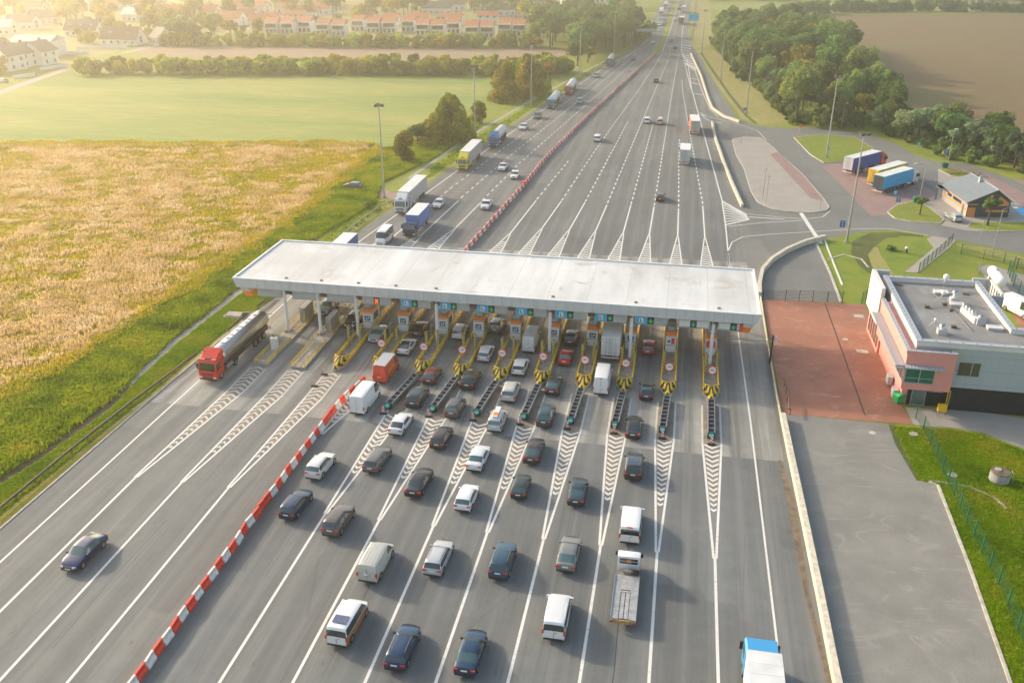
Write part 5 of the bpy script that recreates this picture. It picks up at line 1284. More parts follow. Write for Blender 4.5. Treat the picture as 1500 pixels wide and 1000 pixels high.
MB().prism([(34.2, 103.4), (54.9, 103.4), (54.9, 109.1), (41.5, 109.1), (41.5, 124.8), (34.2, 124.8)], 0, 3.1).build('ground_floor', M_BLKB, T)
MB().box(29.6, 34.2, 104.0, 124.8, 0, 3.1).build('recessed_wall', M_BLKB, T)
MB().box(29.7, 41.1, 103.8, 124.6, 8.15, 8.2).build('roof_deck', M_FELT, T)
MB().box(41.1, 54.9, 103.8, 108.8, 8.15, 8.2).build('roof_deck', M_FELT, T)
# parapets with coping
pp = MB(); cp = MB(); dots = MB()
for (x0, x1, y0, y1) in ((29.2, 55, 103.2, 103.85), (29.2, 29.85, 103.85, 125.2), (29.85, 41.7, 124.6, 125.2), (41.1, 41.7, 109.3, 124.6), (41.1, 55, 108.7, 109.3)):
    pp.box(x0, x1, y0, y1, 8.2, 8.78); cp.box(x0 - .04, x1 + .04, y0 - .04, y1 + .04, 8.782, 8.86)
    if x1 - x0 > y1 - y0:
        k = x0 + .6
        while k < x1: dots.box(k, k + .13, (y0 + y1) / 2 - .06, (y0 + y1) / 2 + .06, 8.86, 8.9); k += 1.5
    else:
        k = y0 + .6
        while k < y1: dots.box((x0 + x1) / 2 - .06, (x0 + x1) / 2 + .06, k, k + .13, 8.86, 8.9); k += 1.1
pp.build('parapet', M_WREND, T); o = cp.build('coping', M_COPE, T); dots.build('coping_clip', M_DARK, o)
# seams of the front cladding are in the material; window with grille
def window(T, x0, x1, y, z0, z1, m, n=2, fr=M_COPE, name='window', depth=.05):
    o = MB().box(x0, x1, y - .02, y - .004, z0, z1).build(name, m, T)
    f = MB(); w = .07
    f.box(x0 - w, x1 + w, y - depth, y - .003, z1, z1 + w); f.box(x0 - w, x1 + w, y - depth - .05, y - .003, z0 - w, z0)
    f.box(x0 - w, x0, y - depth, y - .003, z0, z1); f.box(x1, x1 + w, y - depth, y - .003, z0, z1)
    for k in range(1, n): xx = x0 + (x1 - x0) * (k / n if n != 2 or x1 - x0 > 2.8 else .62); f.box(xx - .05, xx + .05, y - depth, y - .021, z0, z1)
    f.build('frame', fr, o); return o
w_ = window(T, 34.4, 36.75, 103.3, 4.75, 6.45, M_GLASS)
b = MB()
for k in range(12): xx = 34.5 + k * .19; b.tube([(xx, 103.24, 4.8), (xx + .18, 103.24, 6.4)], .012, 3); b.tube([(xx + .18, 103.245, 4.8), (xx, 103.245, 6.4)], .012, 3)
b.build('grille', M_ISL, w_)
MB().box(42.5, 43.4, 103.2, 103.3, 7.6, 7.75).build('outer_lamp', M_DARK, T)
# pink bay
MB().box(28.1, 33.6, 102.0, 103.3, 3.0, 7.55).build('pink_bay', M_PINK, T)
MB().box(28.1, 29.3, 103.3, 118.4, 3.0, 7.55).build('pink_side_wing', M_PINK, T)
b = MB(); c_ = MB(); d_ = MB()
for (x0, x1, y0, y1) in ((28.0, 28.45, 102.0, 118.4), (28.45, 33.6, 101.95, 102.4), (33.2, 33.6, 102.4, 103.2)):
    b.box(x0, x1, y0, y1, 7.55, 7.98); c_.box(x0 - .03, x1 + .03, y0 - .03, y1 + .03, 7.982, 8.04)
    k = 0
    while k < max(x1 - x0, y1 - y0) - .6:
        if x1 - x0 > y1 - y0: d_.box(x0 + .5 + k, x0 + .6 + k, y0 + .2, y0 + .3, 8.04, 8.08)
        else: d_.box(x0 + .17, x0 + .27, y0 + .5 + k, y0 + .6 + k, 8.04, 8.08)
        k += .95
b.build('bay_parapet', M_PINK, T); o = c_.build('coping', M_COPE, T); d_.build('coping_clip', M_DARK, o)
MB().box(28.45, 33.2, 102.4, 103.2, 7.55, 7.58).build('bay_roof', M_FELT, T)
w_ = window(T, 28.35, 31.5, 102.0, 3.95, 6.0, M_TGLASS, n=2)
MB().box(28.35, 31.5, 101.93, 101.98, 4.5, 4.56).build('transom', M_COPE, w_)
# side glazing band and slatted sun shades
o = MB().box(28.05, 28.098, 102.2, 114.5, 4.1, 6.0).build('side_glazing', M_GLASS, T)
f = MB(); f.box(28.0, 28.05, 102.0, 114.7, 6.0, 6.08); f.box(28.0, 28.05, 102.0, 114.7, 4.02, 4.1)
for k in range(11): f.box(28.0, 28.05, 102.1 + k * 1.24, 102.18 + k * 1.24, 4.1, 6.0)
f.build('frame', M_COPE, o)
b = MB()
for k in range(44): b.box(26.95, 28.0, 101.6 + k * .37, 101.6 + k * .37 + .29, 6.2, 6.27)
b.box(26.9, 26.98, 101.5, 118, 6.14, 6.3)
b.build('side_sunshade', M_COPE, T)
b = MB()
for k in range(12): b.box(28.0 + k * .37, 28.0 + k * .37 + .29, 101.0, 101.98, 6.2, 6.27)
b.box(26.95, 32.4, 100.95, 101.03, 6.14, 6.3); b.build('front_sunshade', M_COPE, T)
# white blade wall and pink base behind
MB().box(28.0, 28.5, 119.2, 126.8, 3.9, 9.1).build('blade_wall', M_WREND, T)
MB().box(28.5, 30.3, 126.3, 126.8, 3.9, 9.1).build('blade_return', M_CLAD, T)
MB().box(28.6, 29.3, 118.4, 126.5, 0, 3.9).build('pink_base', M_PINK, T)
for k in range(5): window_ = MB().box(28.55, 28.598, 118.9 + k * 1.45, 119.95 + k * 1.45, .5, 3.4).build('base_window', M_GLASS, T)
MB().box(28.9, 29.6, 104.2, 118.4, 0, 3.0).build('side_base', M_PINK, T)
# ground-floor front: glass door, dark wall, downpipe
window(T, 30.1, 31.6, 104.0, .05, 2.8, M_GLASSL, n=1, name='entrance_door')
window(T, 32.0, 33.4, 104.0, 2.0, 2.5, M_GLASS, n=1)
b = MB().box(33.55, 33.63, 102.3, 102.38, 0, 3.0); b.box(33.85, 33.93, 102.5, 102.58, 0, 3.0); b.build('downpipe', M_YEL, T)
for k, (x, y) in enumerate(((28.7, 104.6), (28.75, 108.2))): MB().box(x - .6, x, y, y + 1.2, .3 + k * 0, 1.4).build('wall_unit', M_GREY, T)
# screen walls at the back right
b = MB().box(41.7, 44.1, 127.6, 128.0, 3.0, 8.3); b.box(41.7, 44.2, 121.9, 122.2, 2.0, 8.0); b.build('screen_wall', M_CLAD, T)
b = MB()
for k in range(6): b.box(43.9, 44.2, 122.3 + k * 1.0, 122.8 + k * 1.0, 3.0, 8.1)
b.box(43.88, 44.22, 122.2, 128.0, 8.1, 8.3); b.build('slit_screen', M_WREND, T)
# roof furniture: built on the roof, each a thing that could be lifted off
def cowl(x, y, lab, tall=1.0):
    T_ = thing('roof_vent', lab, 'vent', (x, y, 8.2), 0, 'roof vents with metal domes')
    T_.scale = (1.25, 1.25, 1.25); MB().box(-.4, .4, -.4, .4, 0, .55).build('base', M_GREY, T_); c = MB().cyl((0, 0, .55), (0, 0, .55 + .45 * tall), .22, .22, 12); c.build('neck', M_WREND, T_, True)
    MB().dome((0, 0, .55 + .42 * tall), .36, 12, 4, .8).build('dome', M_ALU, T_, True)
cowl(36.9, 118.2, 'single domed vent on the office roof, near the white dish', 1.3)
cowl(32.9, 107.3, 'small domed vent at the front left of the office roof', .6)
T2 = thing('vent_row', 'long plinth with a row of four metal-domed vents on the office roof', 'vents', (0, 0, 8.2))
MB().prism([(36.9, 115.0), (37.6, 115.2), (38.4, 111.4), (37.6, 111.2)], 0, .75).build('plinth', M_WREND, T2)
for k, (x, y) in enumerate(((37.15, 114.6), (37.3, 113.9), (37.5, 113.1), (37.65, 112.4))):
    n_ = MB().cyl((x, y, .75), (x, y, 1.2), .2, .2, 10).build('vent_neck', M_WREND, T2, True); MB().dome((x, y, 1.15), .3, 10, 4, .8).build('dome', M_ALU, n_, True)
T2 = thing('big_vent', 'larger metal-domed vent at the near end of the vent row', 'vent', (38.3, 111.2, 8.2)); MB().box(-.5, .5, -.45, .45, 0, .9).build('base', M_GREY, T2); MB().dome((0, 0, .95), .45, 12, 5, .8).build('dome', M_ALU, T2, True)
for i, (x, y, lab) in enumerate(((35.9, 121.0, 'flat white roof hatch nearest the back parapet'), (37.0, 117.0, 'flat white roof hatch beside the domed vent'), (39.6, 109.9, 'flat white roof hatch near the front right'))):
    T2 = thing('roof_hatch', lab, 'roof hatch', (x, y, 8.2), 0, 'roof hatches'); MB().box(-.85, .85, -.55, .55, 0, .32).build('curb', M_GREY, T2); MB().box(-.9, .9, -.6, .6, .32, .4).build('lid', M_WREND, T2)
def dish(x, y, z, r, lab):
    T2 = thing('antenna_ball', lab, 'antenna', (x, y, z)); b = MB()
    for a in (0, 2.1, 4.2): b.tube([(math.cos(a) * .9, math.sin(a) * .9, 0), (0, 0, 1.1)], .035, 4)
    b.build('tripod', M_STEEL, T2); MB().dome((0, 0, 1.1 + r), r, 12, 5, 1, True).build('ball', M_WHITE, T2, True)
dish(37.0, 123.6, 8.2, .42, 'white radome ball on a tripod at the back of the office roof')
dish(35.3, 117.8, 8.2, .28, 'small white radome ball in the middle of the office roof')
dish(32.3, 108.6, 8.2, .18, 'tiny white ball antenna at the front left of the office roof')
T2 = thing('roof_conduit', 'long thin steel conduit laid diagonally over the office roof', 'conduit', (0, 0, 8.2)); b = MB().tube([(34.7, 121.4, .15), (35.9, 115.8, .2), (36.6, 108.6, .15)], .05, 5); b.tube([(33.0, 115.6, .3), (35.3, 117.6, .7)], .04, 4); b.build('pipe', M_STEEL, T2)
for x, y in ((35.5, 116.9), (35.9, 115.0), (33.0, 115.6), (34.8, 109.5)): MB().box(x - .3, x + .3, y - .25, y + .25, 0, .3).build('weight', M_RAIL, T2)
for x, y, lab in ((39.2, 121.5, 'dark bracket cluster on the right side of the office roof'), (31.0, 123.4, 'dark round roof outlet near the back left parapet')):
    tag(MB().box(x - .4, x + .4, y - .3, y + .3, 8.2, 8.35).build('roof_outlet', M_RAIL), lab, 'roof outlet')
# bin, yellow box, covers
def bin_(px, py, lab, m, rz=0.3, sc=1.0):
    T2 = thing('wheeled_bin', lab, 'bin', (*G(px, py), .02), rz); b = MB()
    v = [(-.5, -.4, 0), (.5, -.4, 0), (.5, .4, 0), (-.5, .4, 0), (-.65, -.5, 1.0), (.65, -.5, 1.0), (.65, .5, 1.0), (-.65, .5, 1.0)]
    v = [(a * sc, b_ * sc, c * sc) for a, b_, c in v]
    b.add(v, [(0, 3, 2, 1), (0, 1, 5, 4), (1, 2, 6, 5), (2, 3, 7, 6), (3, 0, 4, 7)]); b.build('body', m, T2)
    MB().prism_y([(-.68 * sc, 1.0 * sc), (.68 * sc, 1.0 * sc), (.4 * sc, 1.16 * sc), (-.4 * sc, 1.16 * sc)], -.53 * sc, .53 * sc).build('lid', m, T2)
    w = MB()
    for a in (-.4, .4): w.cyl((a * sc, -.45 * sc, .1), (a * sc, -.35 * sc, .1), .1, .1, 8)
    w.build('castor', M_BLACK, T2)
bin_(1316, 588, 'bright green wheeled waste bin at the corner of the office', mat('bin_green', (.03, .42, .12), .45), .5, 1.0)
bin_(1383, 246, 'dark green bin by the small lawn with tables', M_GREENF, .1, 1.1); bin_(1342, 297, 'dark green bin at the tip of the grass triangle', M_GREENF, .1, 1.1)
T2 = thing('grit_box', 'yellow box on legs beside the black ground floor', 'box', (33.0, 101.5, .02)); MB().box(-.45, .45, -.25, .25, .7, 1.6).build('body', mat('yellow_box', (.75, .42, .01), .5), T2)
for a in (-.35, .35): MB().cyl((a, 0, 0), (a, 0, .7), .04, .04, 5).build('leg', M_STEEL, T2)
for px, py, r, lab in ((1258, 463, .7, 'square light manhole cover on the red yard, farther one'), (1263, 515, .75, 'square light manhole cover on the red yard, nearer one')):
    x, y = G(px, py); tag(MB().box(x - r, x + r, y - .55, y + .55, .02, .05).build('manhole_cover', M_KERB), lab, 'manhole cover')
for px, py, lab in ((1238, 497, 'small round light cover on the red yard'), (1278, 634, 'faint round cover on the grey yard')):
    x, y = G(px, py); tag(MB().cyl((x, y, .02), (x, y, .05), .4, .4, 14).build('manhole_cover', M_KERB), lab, 'manhole cover')
for px, py, lab in ((1338, 636, 'pale stone cover on the lawn left of the green fence'), (1395, 696, 'pale stone cover on the lawn right of the green fence'), (1424, 318, 'flat round cover beside the cafe')):
    x, y = G(px, py); tag(MB().cyl((x, y, .02), (x, y, .12), .55, .5, 9).build('stone_cover', M_PAVE), lab, 'cover')
T2 = thing('concrete_shaft', 'round concrete shaft with a mossy lid in the lawn at the right', 'shaft', (*G(1463, 703), 0)); MB().cyl((0, 0, 0), (0, 0, 1.0), 1.0, 1.0, 18).build('ring', mat('shaft_concrete', (.34, .34, .32), .8, var=.3, vscale=2), T2, True); MB().cyl((0, 0, 1.0), (0, 0, 1.12), .98, .96, 18).build('mossy_lid', M_DIRT, T2); MB().cyl((-.2, .3, 1.12), (-.2, .3, 1.2), .35, .35, 12).build('hatch', M_DRAIN, T2)
b = MB().tube([(1.1, -.6, 0), (1.15, -.5, .8), (1.2, .3, 1.1), (1.2, .7, 0)], .04, 5); b.build('ladder', M_STEEL, T2)

# ------------------------------------------------------------------ cafe
T = thing('cafe_building', 'small dark gabled cafe with orange panels beside the parked lorries', 'building', (57.2, 187.4, .02), math.radians(8))
el, rg, er, W, D, rx = 3.0, 5.4, 3.1, 8.2, 12.6, 5.1
M_DKC = mat('dark_cladding', (.045, .065, .07), .6, var=.1, vscale=2); M_OR2 = mat('orange_cladding', (.72, .27, .07), .6)
MB().prism_y([(0, 0), (W, 0), (W, er), (rx, rg), (0, el)], 0, D).build('wall', M_DKC, T)
M_SLATE = mat('slate_roof', (.17, .20, .22), .6, var=.15, vscale=2)
MB().prism_y([(-.5, el - .12), (rx, rg + .1), (rx, rg + .25), (-.5, el + .05)], -.4, D + .3).build('roof', M_SLATE, T)
MB().prism_y([(rx, rg + .1), (W + .4, er - .12), (W + .4, er + .04), (rx, rg + .25)], -.4, D + .3).build('roof', M_SLATE, T)
MB().box(rx - .08, rx + .08, -.42, D + .3, rg + .18, rg + .32).build('ridge_cap', M_COPE, T)
o = MB().box(rx - .9, rx - .3, 6.5, 7.1, rg - .4, rg + .9).build('chimney', M_GREY, T); MB().cyl((rx - .6, 6.8, rg + .9), (rx - .6, 6.8, rg + 1.2), .3, .3, 8).build('cowl', M_STEEL, o)
e = .03
def fp(x0, x1, z0, z1): return MB().box(x0, x1, -e, -.002, z0, z1).build('orange_panel', M_OR2, T)
fp(.1, 1.6, .1, 1.9); fp(.1, 1.9, 2.45, 2.65)
MB().add([(3.6, -e, 2.4), (4.3, -e, 2.4), (4.55, -e, 4.6), (4.0, -e, 4.4)], [(0, 1, 2, 3)]).build('orange_panel', M_OR2, T)
fp(3.5, 4.0, 1.1, 2.3); fp(3.5, 7.9, 1.0, 1.45)
MB().add([(5.5, -e, 2.3), (7.9, -e, 2.3), (7.9, -e, 2.95), (6.0, -e, 4.2), (5.7, -e, 4.0)], [(0, 1, 2, 3, 4)]).build('orange_panel', M_OR2, T)
M_LC = mat('light_cladding', (.36, .34, .32), .6)
MB().box(-e, -.002, .1, D - .1, 0, 1.1).build('light_panel', M_LC, T)
MB().box(-e - .01, -.002, .1, D - .1, 1.1, 1.55).build('orange_band', M_OR2, T); MB().box(-e - .01, -.002, 1, D - .1, 2.45, 2.75).build('orange_band', M_OR2, T)
MB().box(-e, -.002, .1, D - .1, 1.55, 2.45).build('light_panel', M_LC, T)
MB().box(-.06, -.03, 3.0, 7.2, 1.7, 2.35).build('window', M_GLASS, T); MB().box(-.06, -.03, 8.0, 10.0, 1.7, 2.35).build('window', M_GLASS, T)
MB().box(-.07, -.03, 1.5, 2.3, 0, 2.1).build('door', M_RAIL, T)
for y in (D - .4, D + .1): MB().cyl((-1.3, y, 0), (-1.3, y, el - .2), .08, .08, 6).build('porch_post', M_RAIL, T); MB().box(-1.6, .1, D - 2.2, D + .4, el - .2, el - .05).build('porch_roof', M_COPE, T)
for px, py, lab in ((1392, 255, 'wooden picnic table on the small lawn, left one'), (1403, 254, 'wooden picnic table on the small lawn, middle left'), (1421, 256, 'wooden picnic table on the small lawn, middle right'), (1431, 258, 'wooden picnic table on the small lawn, right one')):
    T2 = thing('picnic_table', lab, 'table', (*G(px, py), .13), random.random(), 'picnic tables behind the cafe')
    M_WD = mat('brown_wood', (.22, .12, .07), .8); MB().box(-.9, .9, -.4, .4, .7, .76).build('tabletop', M_WD, T2)
    for s_ in (-1, 1): MB().box(-.9, .9, *sorted((s_ * .7, s_ * .95)), .42, .48).build('bench', M_WD, T2)
    for a in (-.6, .6): MB().add([(a - .05, -.9, 0), (a + .05, -.9, 0), (a + .05, .2, .7), (a - .05, .2, .7), (a - .05, .9, 0), (a + .05, .9, 0), (a + .05, -.2, .7), (a - .05, -.2, .7)], [(0, 1, 2, 3), (4, 5, 6, 7)]).build('leg', M_WD, T2)
# white gas tank
x, y = G(1460, 406, 1.6); T = thing('gas_tank', 'white horizontal gas tank behind the office', 'tank', (x, y, .03), math.radians(-2))
b = MB(); n = 16
vs = []; secs = [(-3.3, .1), (-3.2, .5), (-2.95, .75), (-2.6, .85), (2.6, .85), (2.95, .75), (3.2, .5), (3.3, .1)]
for yy, r in secs: vs += [(r * math.cos(2 * PI * j / n), yy, 1.75 + r * math.sin(2 * PI * j / n)) for j in range(n)]
fs = [(i * n + j, (i + 1) * n + j, (i + 1) * n + (j + 1) % n, i * n + (j + 1) % n) for i in range(len(secs) - 1) for j in range(n)] + [tuple(range(n)), tuple(range(len(vs) - 1, len(vs) - n - 1, -1))]
b.add(vs, fs).build('shell', M_WHITE, T, True); [MB().box(-.7, .7, q, q + .4, 0, 1.1).build('saddle', M_WHITE, T) for q in (-2.0, 1.6)]
MB().cyl((0, .5, 2.55), (0, .5, 2.75), .22, .22, 10).build('valve_cap', M_STEEL, T)

# ------------------------------------------------------------------ fences
def fence(pts, label, m=M_GREENF, h=1.9, step=2.6, mesh=True, px=True, col='green'):
    P = [Vector((p[0], p[1], 0)) for p in (GP(pts) if px else pts)]
    T = thing('mesh_fence', label, 'fence', (0, 0, 0)); c = MB(); w = MB()
    for i in range(len(P) - 1):
        d = P[i + 1] - P[i]; k = max(1, round(d.length / step))
        for j in range(k): p = P[i] + d * (j / k); MB().box(p.x - .05, p.x + .05, p.y - .05, p.y + .05, 0, h).build('post', m, T)
        k = max(2, int(d.length / .28))
        for j in range(k): p = P[i] + d * (j / k); w.add([(p.x, p.y, .08), (p.x + .03, p.y + .03, .08), (p.x + .03, p.y + .03, h - .08), (p.x, p.y, h - .08)], [(0, 1, 2, 3)])
        for z in np.arange(.1, h, .24): a, b_ = P[i], P[i + 1]; w.add([(a.x, a.y, z), (b_.x, b_.y, z), (b_.x, b_.y, z + .03), (a.x, a.y, z + .03)], [(0, 1, 2, 3)])
    p = P[-1]; MB().box(p.x - .05, p.x + .05, p.y - .05, p.y + .05, 0, h).build('post', m, T); w.build('wire_panel', m, T)
fence([(1341, 613), (1352, 630), (1362, 650), (1380, 690), (1415, 765), (1462, 855), (1505, 960), (1530, 1030)], 'green mesh fence running down the lawn right of the grey yard')
fence([(1117, 441), (1150, 441), (1190, 442), (1233, 444)], 'dark mesh fence across the top of the red yard', M_DARK)
fence([(1262, 444), (1268, 440), (1274, 436)], 'short green fence piece beside the white blade wall of the office')
fence([(1345, 400), (1370, 378), (1394, 356)], 'dark green fence along the garden path')
fence([(1407, 372), (1440, 380), (1470, 385), (1500, 397), (1545, 412)], 'green fence on the grass bank behind the gas tank')
fence([(1432, 396), (1434, 402), (1446, 404)], 'grey wire cage beside the gas tank', M_STEEL, 1.6)
fence([(1500, 440), (1484, 420), (1476, 400), (1500, 392)], 'tall green fence round the gas tank yard', M_GREENF, 2.2)
# ------------------------------------------------------------------ masts and lamps
def mast(px, py, h, lab, head=True):
    T = thing('light_mast', lab, 'light mast', (*G(px, py), 0), 0, 'tall light masts')
    MB().cyl((0, 0, 0), (0, 0, h), .22, .10, 10).build('pole', M_STEEL, T, True); MB().cyl((0, 0, 0), (0, 0, .5), .4, .36, 10).build('base', M_DRAIN, T)
    b = MB().cyl((0, 0, h - .15), (0, 0, h + .05), .45, .45, 10)
    for a in (0, 2.1, 4.2):
        cx_, cy_ = .75 * math.cos(a), .75 * math.sin(a); b.box(cx_ - .3, cx_ + .3, cy_ - .3, cy_ + .3, h - .2, h + .3)
    b.build('floodlight', M_RAIL, T)
for px, py, h, lab in ((563, 290, 19.4, 'tall light mast by the dirt track, nearest on the left'), (696, 205, 19.2, 'tall light mast behind the dense group of left trees'), (778, 155, 19, 'tall light mast beside two conical trees'), (849, 112, 18.6, 'tall light mast by the small orange tree'), (899, 80, 18.6, 'tall light mast at the dark wood where the road narrows'),
                       (1240, 355, 19.8, 'tall light mast on the lawn edge, tallest in view'), (1210, 231, 19.6, 'tall light mast on the grass oval'), (1093, 166, 18.6, 'tall light mast in front of the wood, near the blue sign'), (1055, 118, 18.4, 'tall light mast left of the wood'), (1028, 79, 18, 'tall light mast farthest up the right verge')):
    mast(px, py, h, lab)
def lamp(px, py, h, lab, dx=-1.6, dy=0):
    T = thing('street_lamp', lab, 'street lamp', (*G(px, py), 0), 0, 'street lamps with one arm')
    MB().cyl((0, 0, 0), (0, 0, h - .4), .10, .06, 8).build('pole', M_STEEL, T); MB().tube([(0, 0, h - .4), (dx * .4, dy * .4, h - .05), (dx, dy, h)], .05, 6).build('arm', M_STEEL, T)
    MB().box(dx - .4, dx + .3, dy - .16, dy + .16, h - .08, h + .08).build('lamp_head', M_WHITE, T)
lamp(1346, 297, 8.2, 'street lamp at the tip of the grass triangle', -1.9); lamp(1389, 236, 7.8, 'street lamp on the verge below the willows', .6, .2); lamp(1453, 376, 9, 'street lamp behind the gas tank fence', 2.0); lamp(1232, 190, 7.4, 'street lamp on the verge above the grass oval', .6)
def slim(px, py, h, lab):
    T = thing('thin_post', lab, 'post', (*G(px, py), .13), 0, 'thin posts on the paved island')
    MB().cyl((0, 0, 0), (0, 0, h), .06, .05, 6).build('pole', M_STEEL, T); MB().box(-.12, .12, -.12, .12, h, h + .25).build('cap', M_STEEL, T)
slim(1117, 292, 6.2, 'thin post on the paved island, left of a close pair'); slim(1122, 297, 5.4, 'thin post on the paved island, right of a close pair'); slim(1085, 213, 2.8, 'thin post at the upper tip of the paved island'); slim(1201, 307, 3.2, 'thin post at the lower right tip of the paved island'); slim(1436, 352, 3.4, 'dark post on the road edge behind the gas tank')
# blue road signs
def bsign(px, py, h, w, hh, lab, arrow_=True):
    T = thing('blue_sign', lab, 'road sign', (*G(px, py), .03)); MB().cyl((0, 0, 0), (0, 0, h), .045, .045, 6).build('pole', M_STEEL, T)
    o = MB().box(-w / 2, w / 2, -.06, -.045, h - hh, h).build('panel', M_DBLUE if hh > .7 else M_BLUESIGN, T)
    b = MB().box(-.05, .05, -.075, -.062, h - hh + .15, h - .3); b.add([(-.18, -.07, h - .32), (.18, -.07, h - .32), (0, -.07, h - .1)], [(0, 1, 2)]); b.build('arrow', M_WHITE, o)
bsign(1232, 342, 2.5, .9, 1.3, 'tall blue sign with white arrow at the lawn corner'); bsign(1308, 303, 3.4, .7, .7, 'blue parking sign at the edge of the pink paving, left one'); bsign(1313, 310, 2.8, .8, .8, 'blue sign beside the grass triangle, right one')
bsign(1344, 222, 2.2, .8, .7, 'small blue sign on the verge opposite the parked lorries'); bsign(1384, 236, 2.8, .95, .95, 'blue round-topped sign beside the street lamp below the willows'); bsign(1212, 228, 2.0, .7, .7, 'small blue sign at the foot of the oval lawn mast'); bsign(1090, 170, 2.4, .8, .8, 'small blue sign at the foot of the mast in front of the wood')
T = thing('red_post', 'small red and white post at the grass oval entrance', 'post', (*G(1172, 193), .02)); MB().cyl((0, 0, 0), (0, 0, 1.8), .12, .12, 8).build('pole', M_RWS, T); MB().box(-.3, .3, -.1, .1, 1.2, 1.9).build('panel', M_ORED, T)
x, y = G(1015, 44); T = thing('motorway_sign', 'large blue motorway sign on two posts far up the right verge', 'road sign', (x, y, 0))
MB().box(-2.7, 2.7, -.1, .1, 4.6, 8.0).build('panel', M_BLUESIGN, T); [MB().cyl((q, .2, 0), (q, .2, 8), .12, .12, 6).build('post', M_STEEL, T) for q in (-1.9, 1.9)]
x, y = G(925, 70); T = thing('sign_gantry', 'grey sign gantry at the left edge of the motorway, far away', 'gantry', (x, y, 0))
b = MB(); b.cyl((0, 0, 0), (0, 0, 8), .25, .2, 8); b.build('post', M_STEEL, T); MB().box(-2, 11, -.15, .15, 7.2, 8.4).build('beam', M_GREY, T)
for px, py, lab in ((1048, 36, 'red-white hoarding beside the wood, far away'),):
    x, y = G(px + 25, py - 2); T = thing('hoarding', lab, 'hoarding', (x, y, 0)); MB().box(-5, 5, -.1, .1, 3, 6).build('panel', mat('hoard', (.55, .25, .22), .6), T); [MB().box(q, q + .2, 0, .2, 0, 3).build('post', M_STEEL, T) for q in (-4, 3.8)]

# ================================================================== VEGETATION
def leaf_mat(name, dark, mid, light, trans=0.25):
    m = bpy.data.materials.new(name); m.use_nodes = True; nt = m.node_tree; N = nt.nodes; L = nt.links; N.clear()
    out = N.new('ShaderNodeOutputMaterial'); tc = N.new('ShaderNodeTexCoord'); oi = N.new('ShaderNodeObjectInfo')
    n = N.new('ShaderNodeTexNoise'); n.inputs['Scale'].default_value = 0.55; n.inputs['Detail'].default_value = 4
    ad = N.new('ShaderNodeVectorMath'); ad.operation = 'ADD'; L.new(tc.outputs['Object'], ad.inputs[0])
    mu = N.new('ShaderNodeVectorMath'); mu.operation = 'SCALE'; mu.inputs['Scale'].default_value = 37.0
    cb = N.new('ShaderNodeCombineXYZ'); L.new(oi.outputs['Random'], cb.inputs[0]); L.new(oi.outputs['Random'], cb.inputs[2]); L.new(cb.outputs[0], mu.inputs[0]); L.new(mu.outputs[0], ad.inputs[1])
    L.new(ad.outputs[0], n.inputs['Vector'])
    r = N.new('ShaderNodeValToRGB'); e = r.color_ramp.elements; e.new(.5)
    for k, (p, c) in enumerate(((.3, dark), (.5, mid), (.7, light))): e[k].position = p; e[k].color = (*c, 1)
    L.new(n.outputs['Fac'], r.inputs['Fac'])
    hs = N.new('ShaderNodeHueSaturation'); L.new(r.outputs['Color'], hs.inputs['Color'])
    mr = N.new('ShaderNodeMapRange'); mr.inputs[3].default_value = .62; mr.inputs[4].default_value = 1.5; L.new(oi.outputs['Random'], mr.inputs[0]); L.new(mr.outputs[0], hs.inputs['Value'])
    mr2 = N.new('ShaderNodeMapRange'); mr2.inputs[3].default_value = .465; mr2.inputs[4].default_value = .53
    ml = N.new('ShaderNodeMath'); ml.operation = 'FRACT'; m3 = N.new('ShaderNodeMath'); m3.operation = 'MULTIPLY'; m3.inputs[1].default_value = 7.3
    L.new(oi.outputs['Random'], m3.inputs[0]); L.new(m3.outputs[0], ml.inputs[0]); L.new(ml.outputs[0], mr2.inputs[0]); L.new(mr2.outputs[0], hs.inputs['Hue'])
    d = N.new('ShaderNodeBsdfDiffuse'); t = N.new('ShaderNodeBsdfTranslucent'); mx = N.new('ShaderNodeMixShader'); mx.inputs[0].default_value = trans
    L.new(hs.outputs[0], d.inputs[0]); L.new(hs.outputs[0], t.inputs[0]); L.new(d.outputs[0], mx.inputs[1]); L.new(t.outputs[0], mx.inputs[2]); L.new(mx.outputs[0], out.inputs[0])
    return m
M_LEAF = leaf_mat('leaves', (.11, .17, .05), (.17, .25, .065), (.27, .34, .09), .45)
M_LEAFY = leaf_mat('leaves_yellowing', (.18, .22, .035), (.34, .32, .04), (.58, .46, .06), .4)
M_WILLOW = leaf_mat('willow_leaves', (.14, .20, .085), (.21, .28, .13), (.31, .37, .20), .4)
M_HEDGE = leaf_mat('hedge_leaves', (.22, .26, .02), (.34, .37, .03), (.50, .47, .05), .45)
M_OLIVE = leaf_mat('olive_leaves', (.14, .16, .012), (.25, .25, .02), (.42, .37, .03), .4)
M_OLEAF = leaf_mat('orange_leaves', (.22, .13, .04), (.36, .19, .05), (.45, .26, .08))

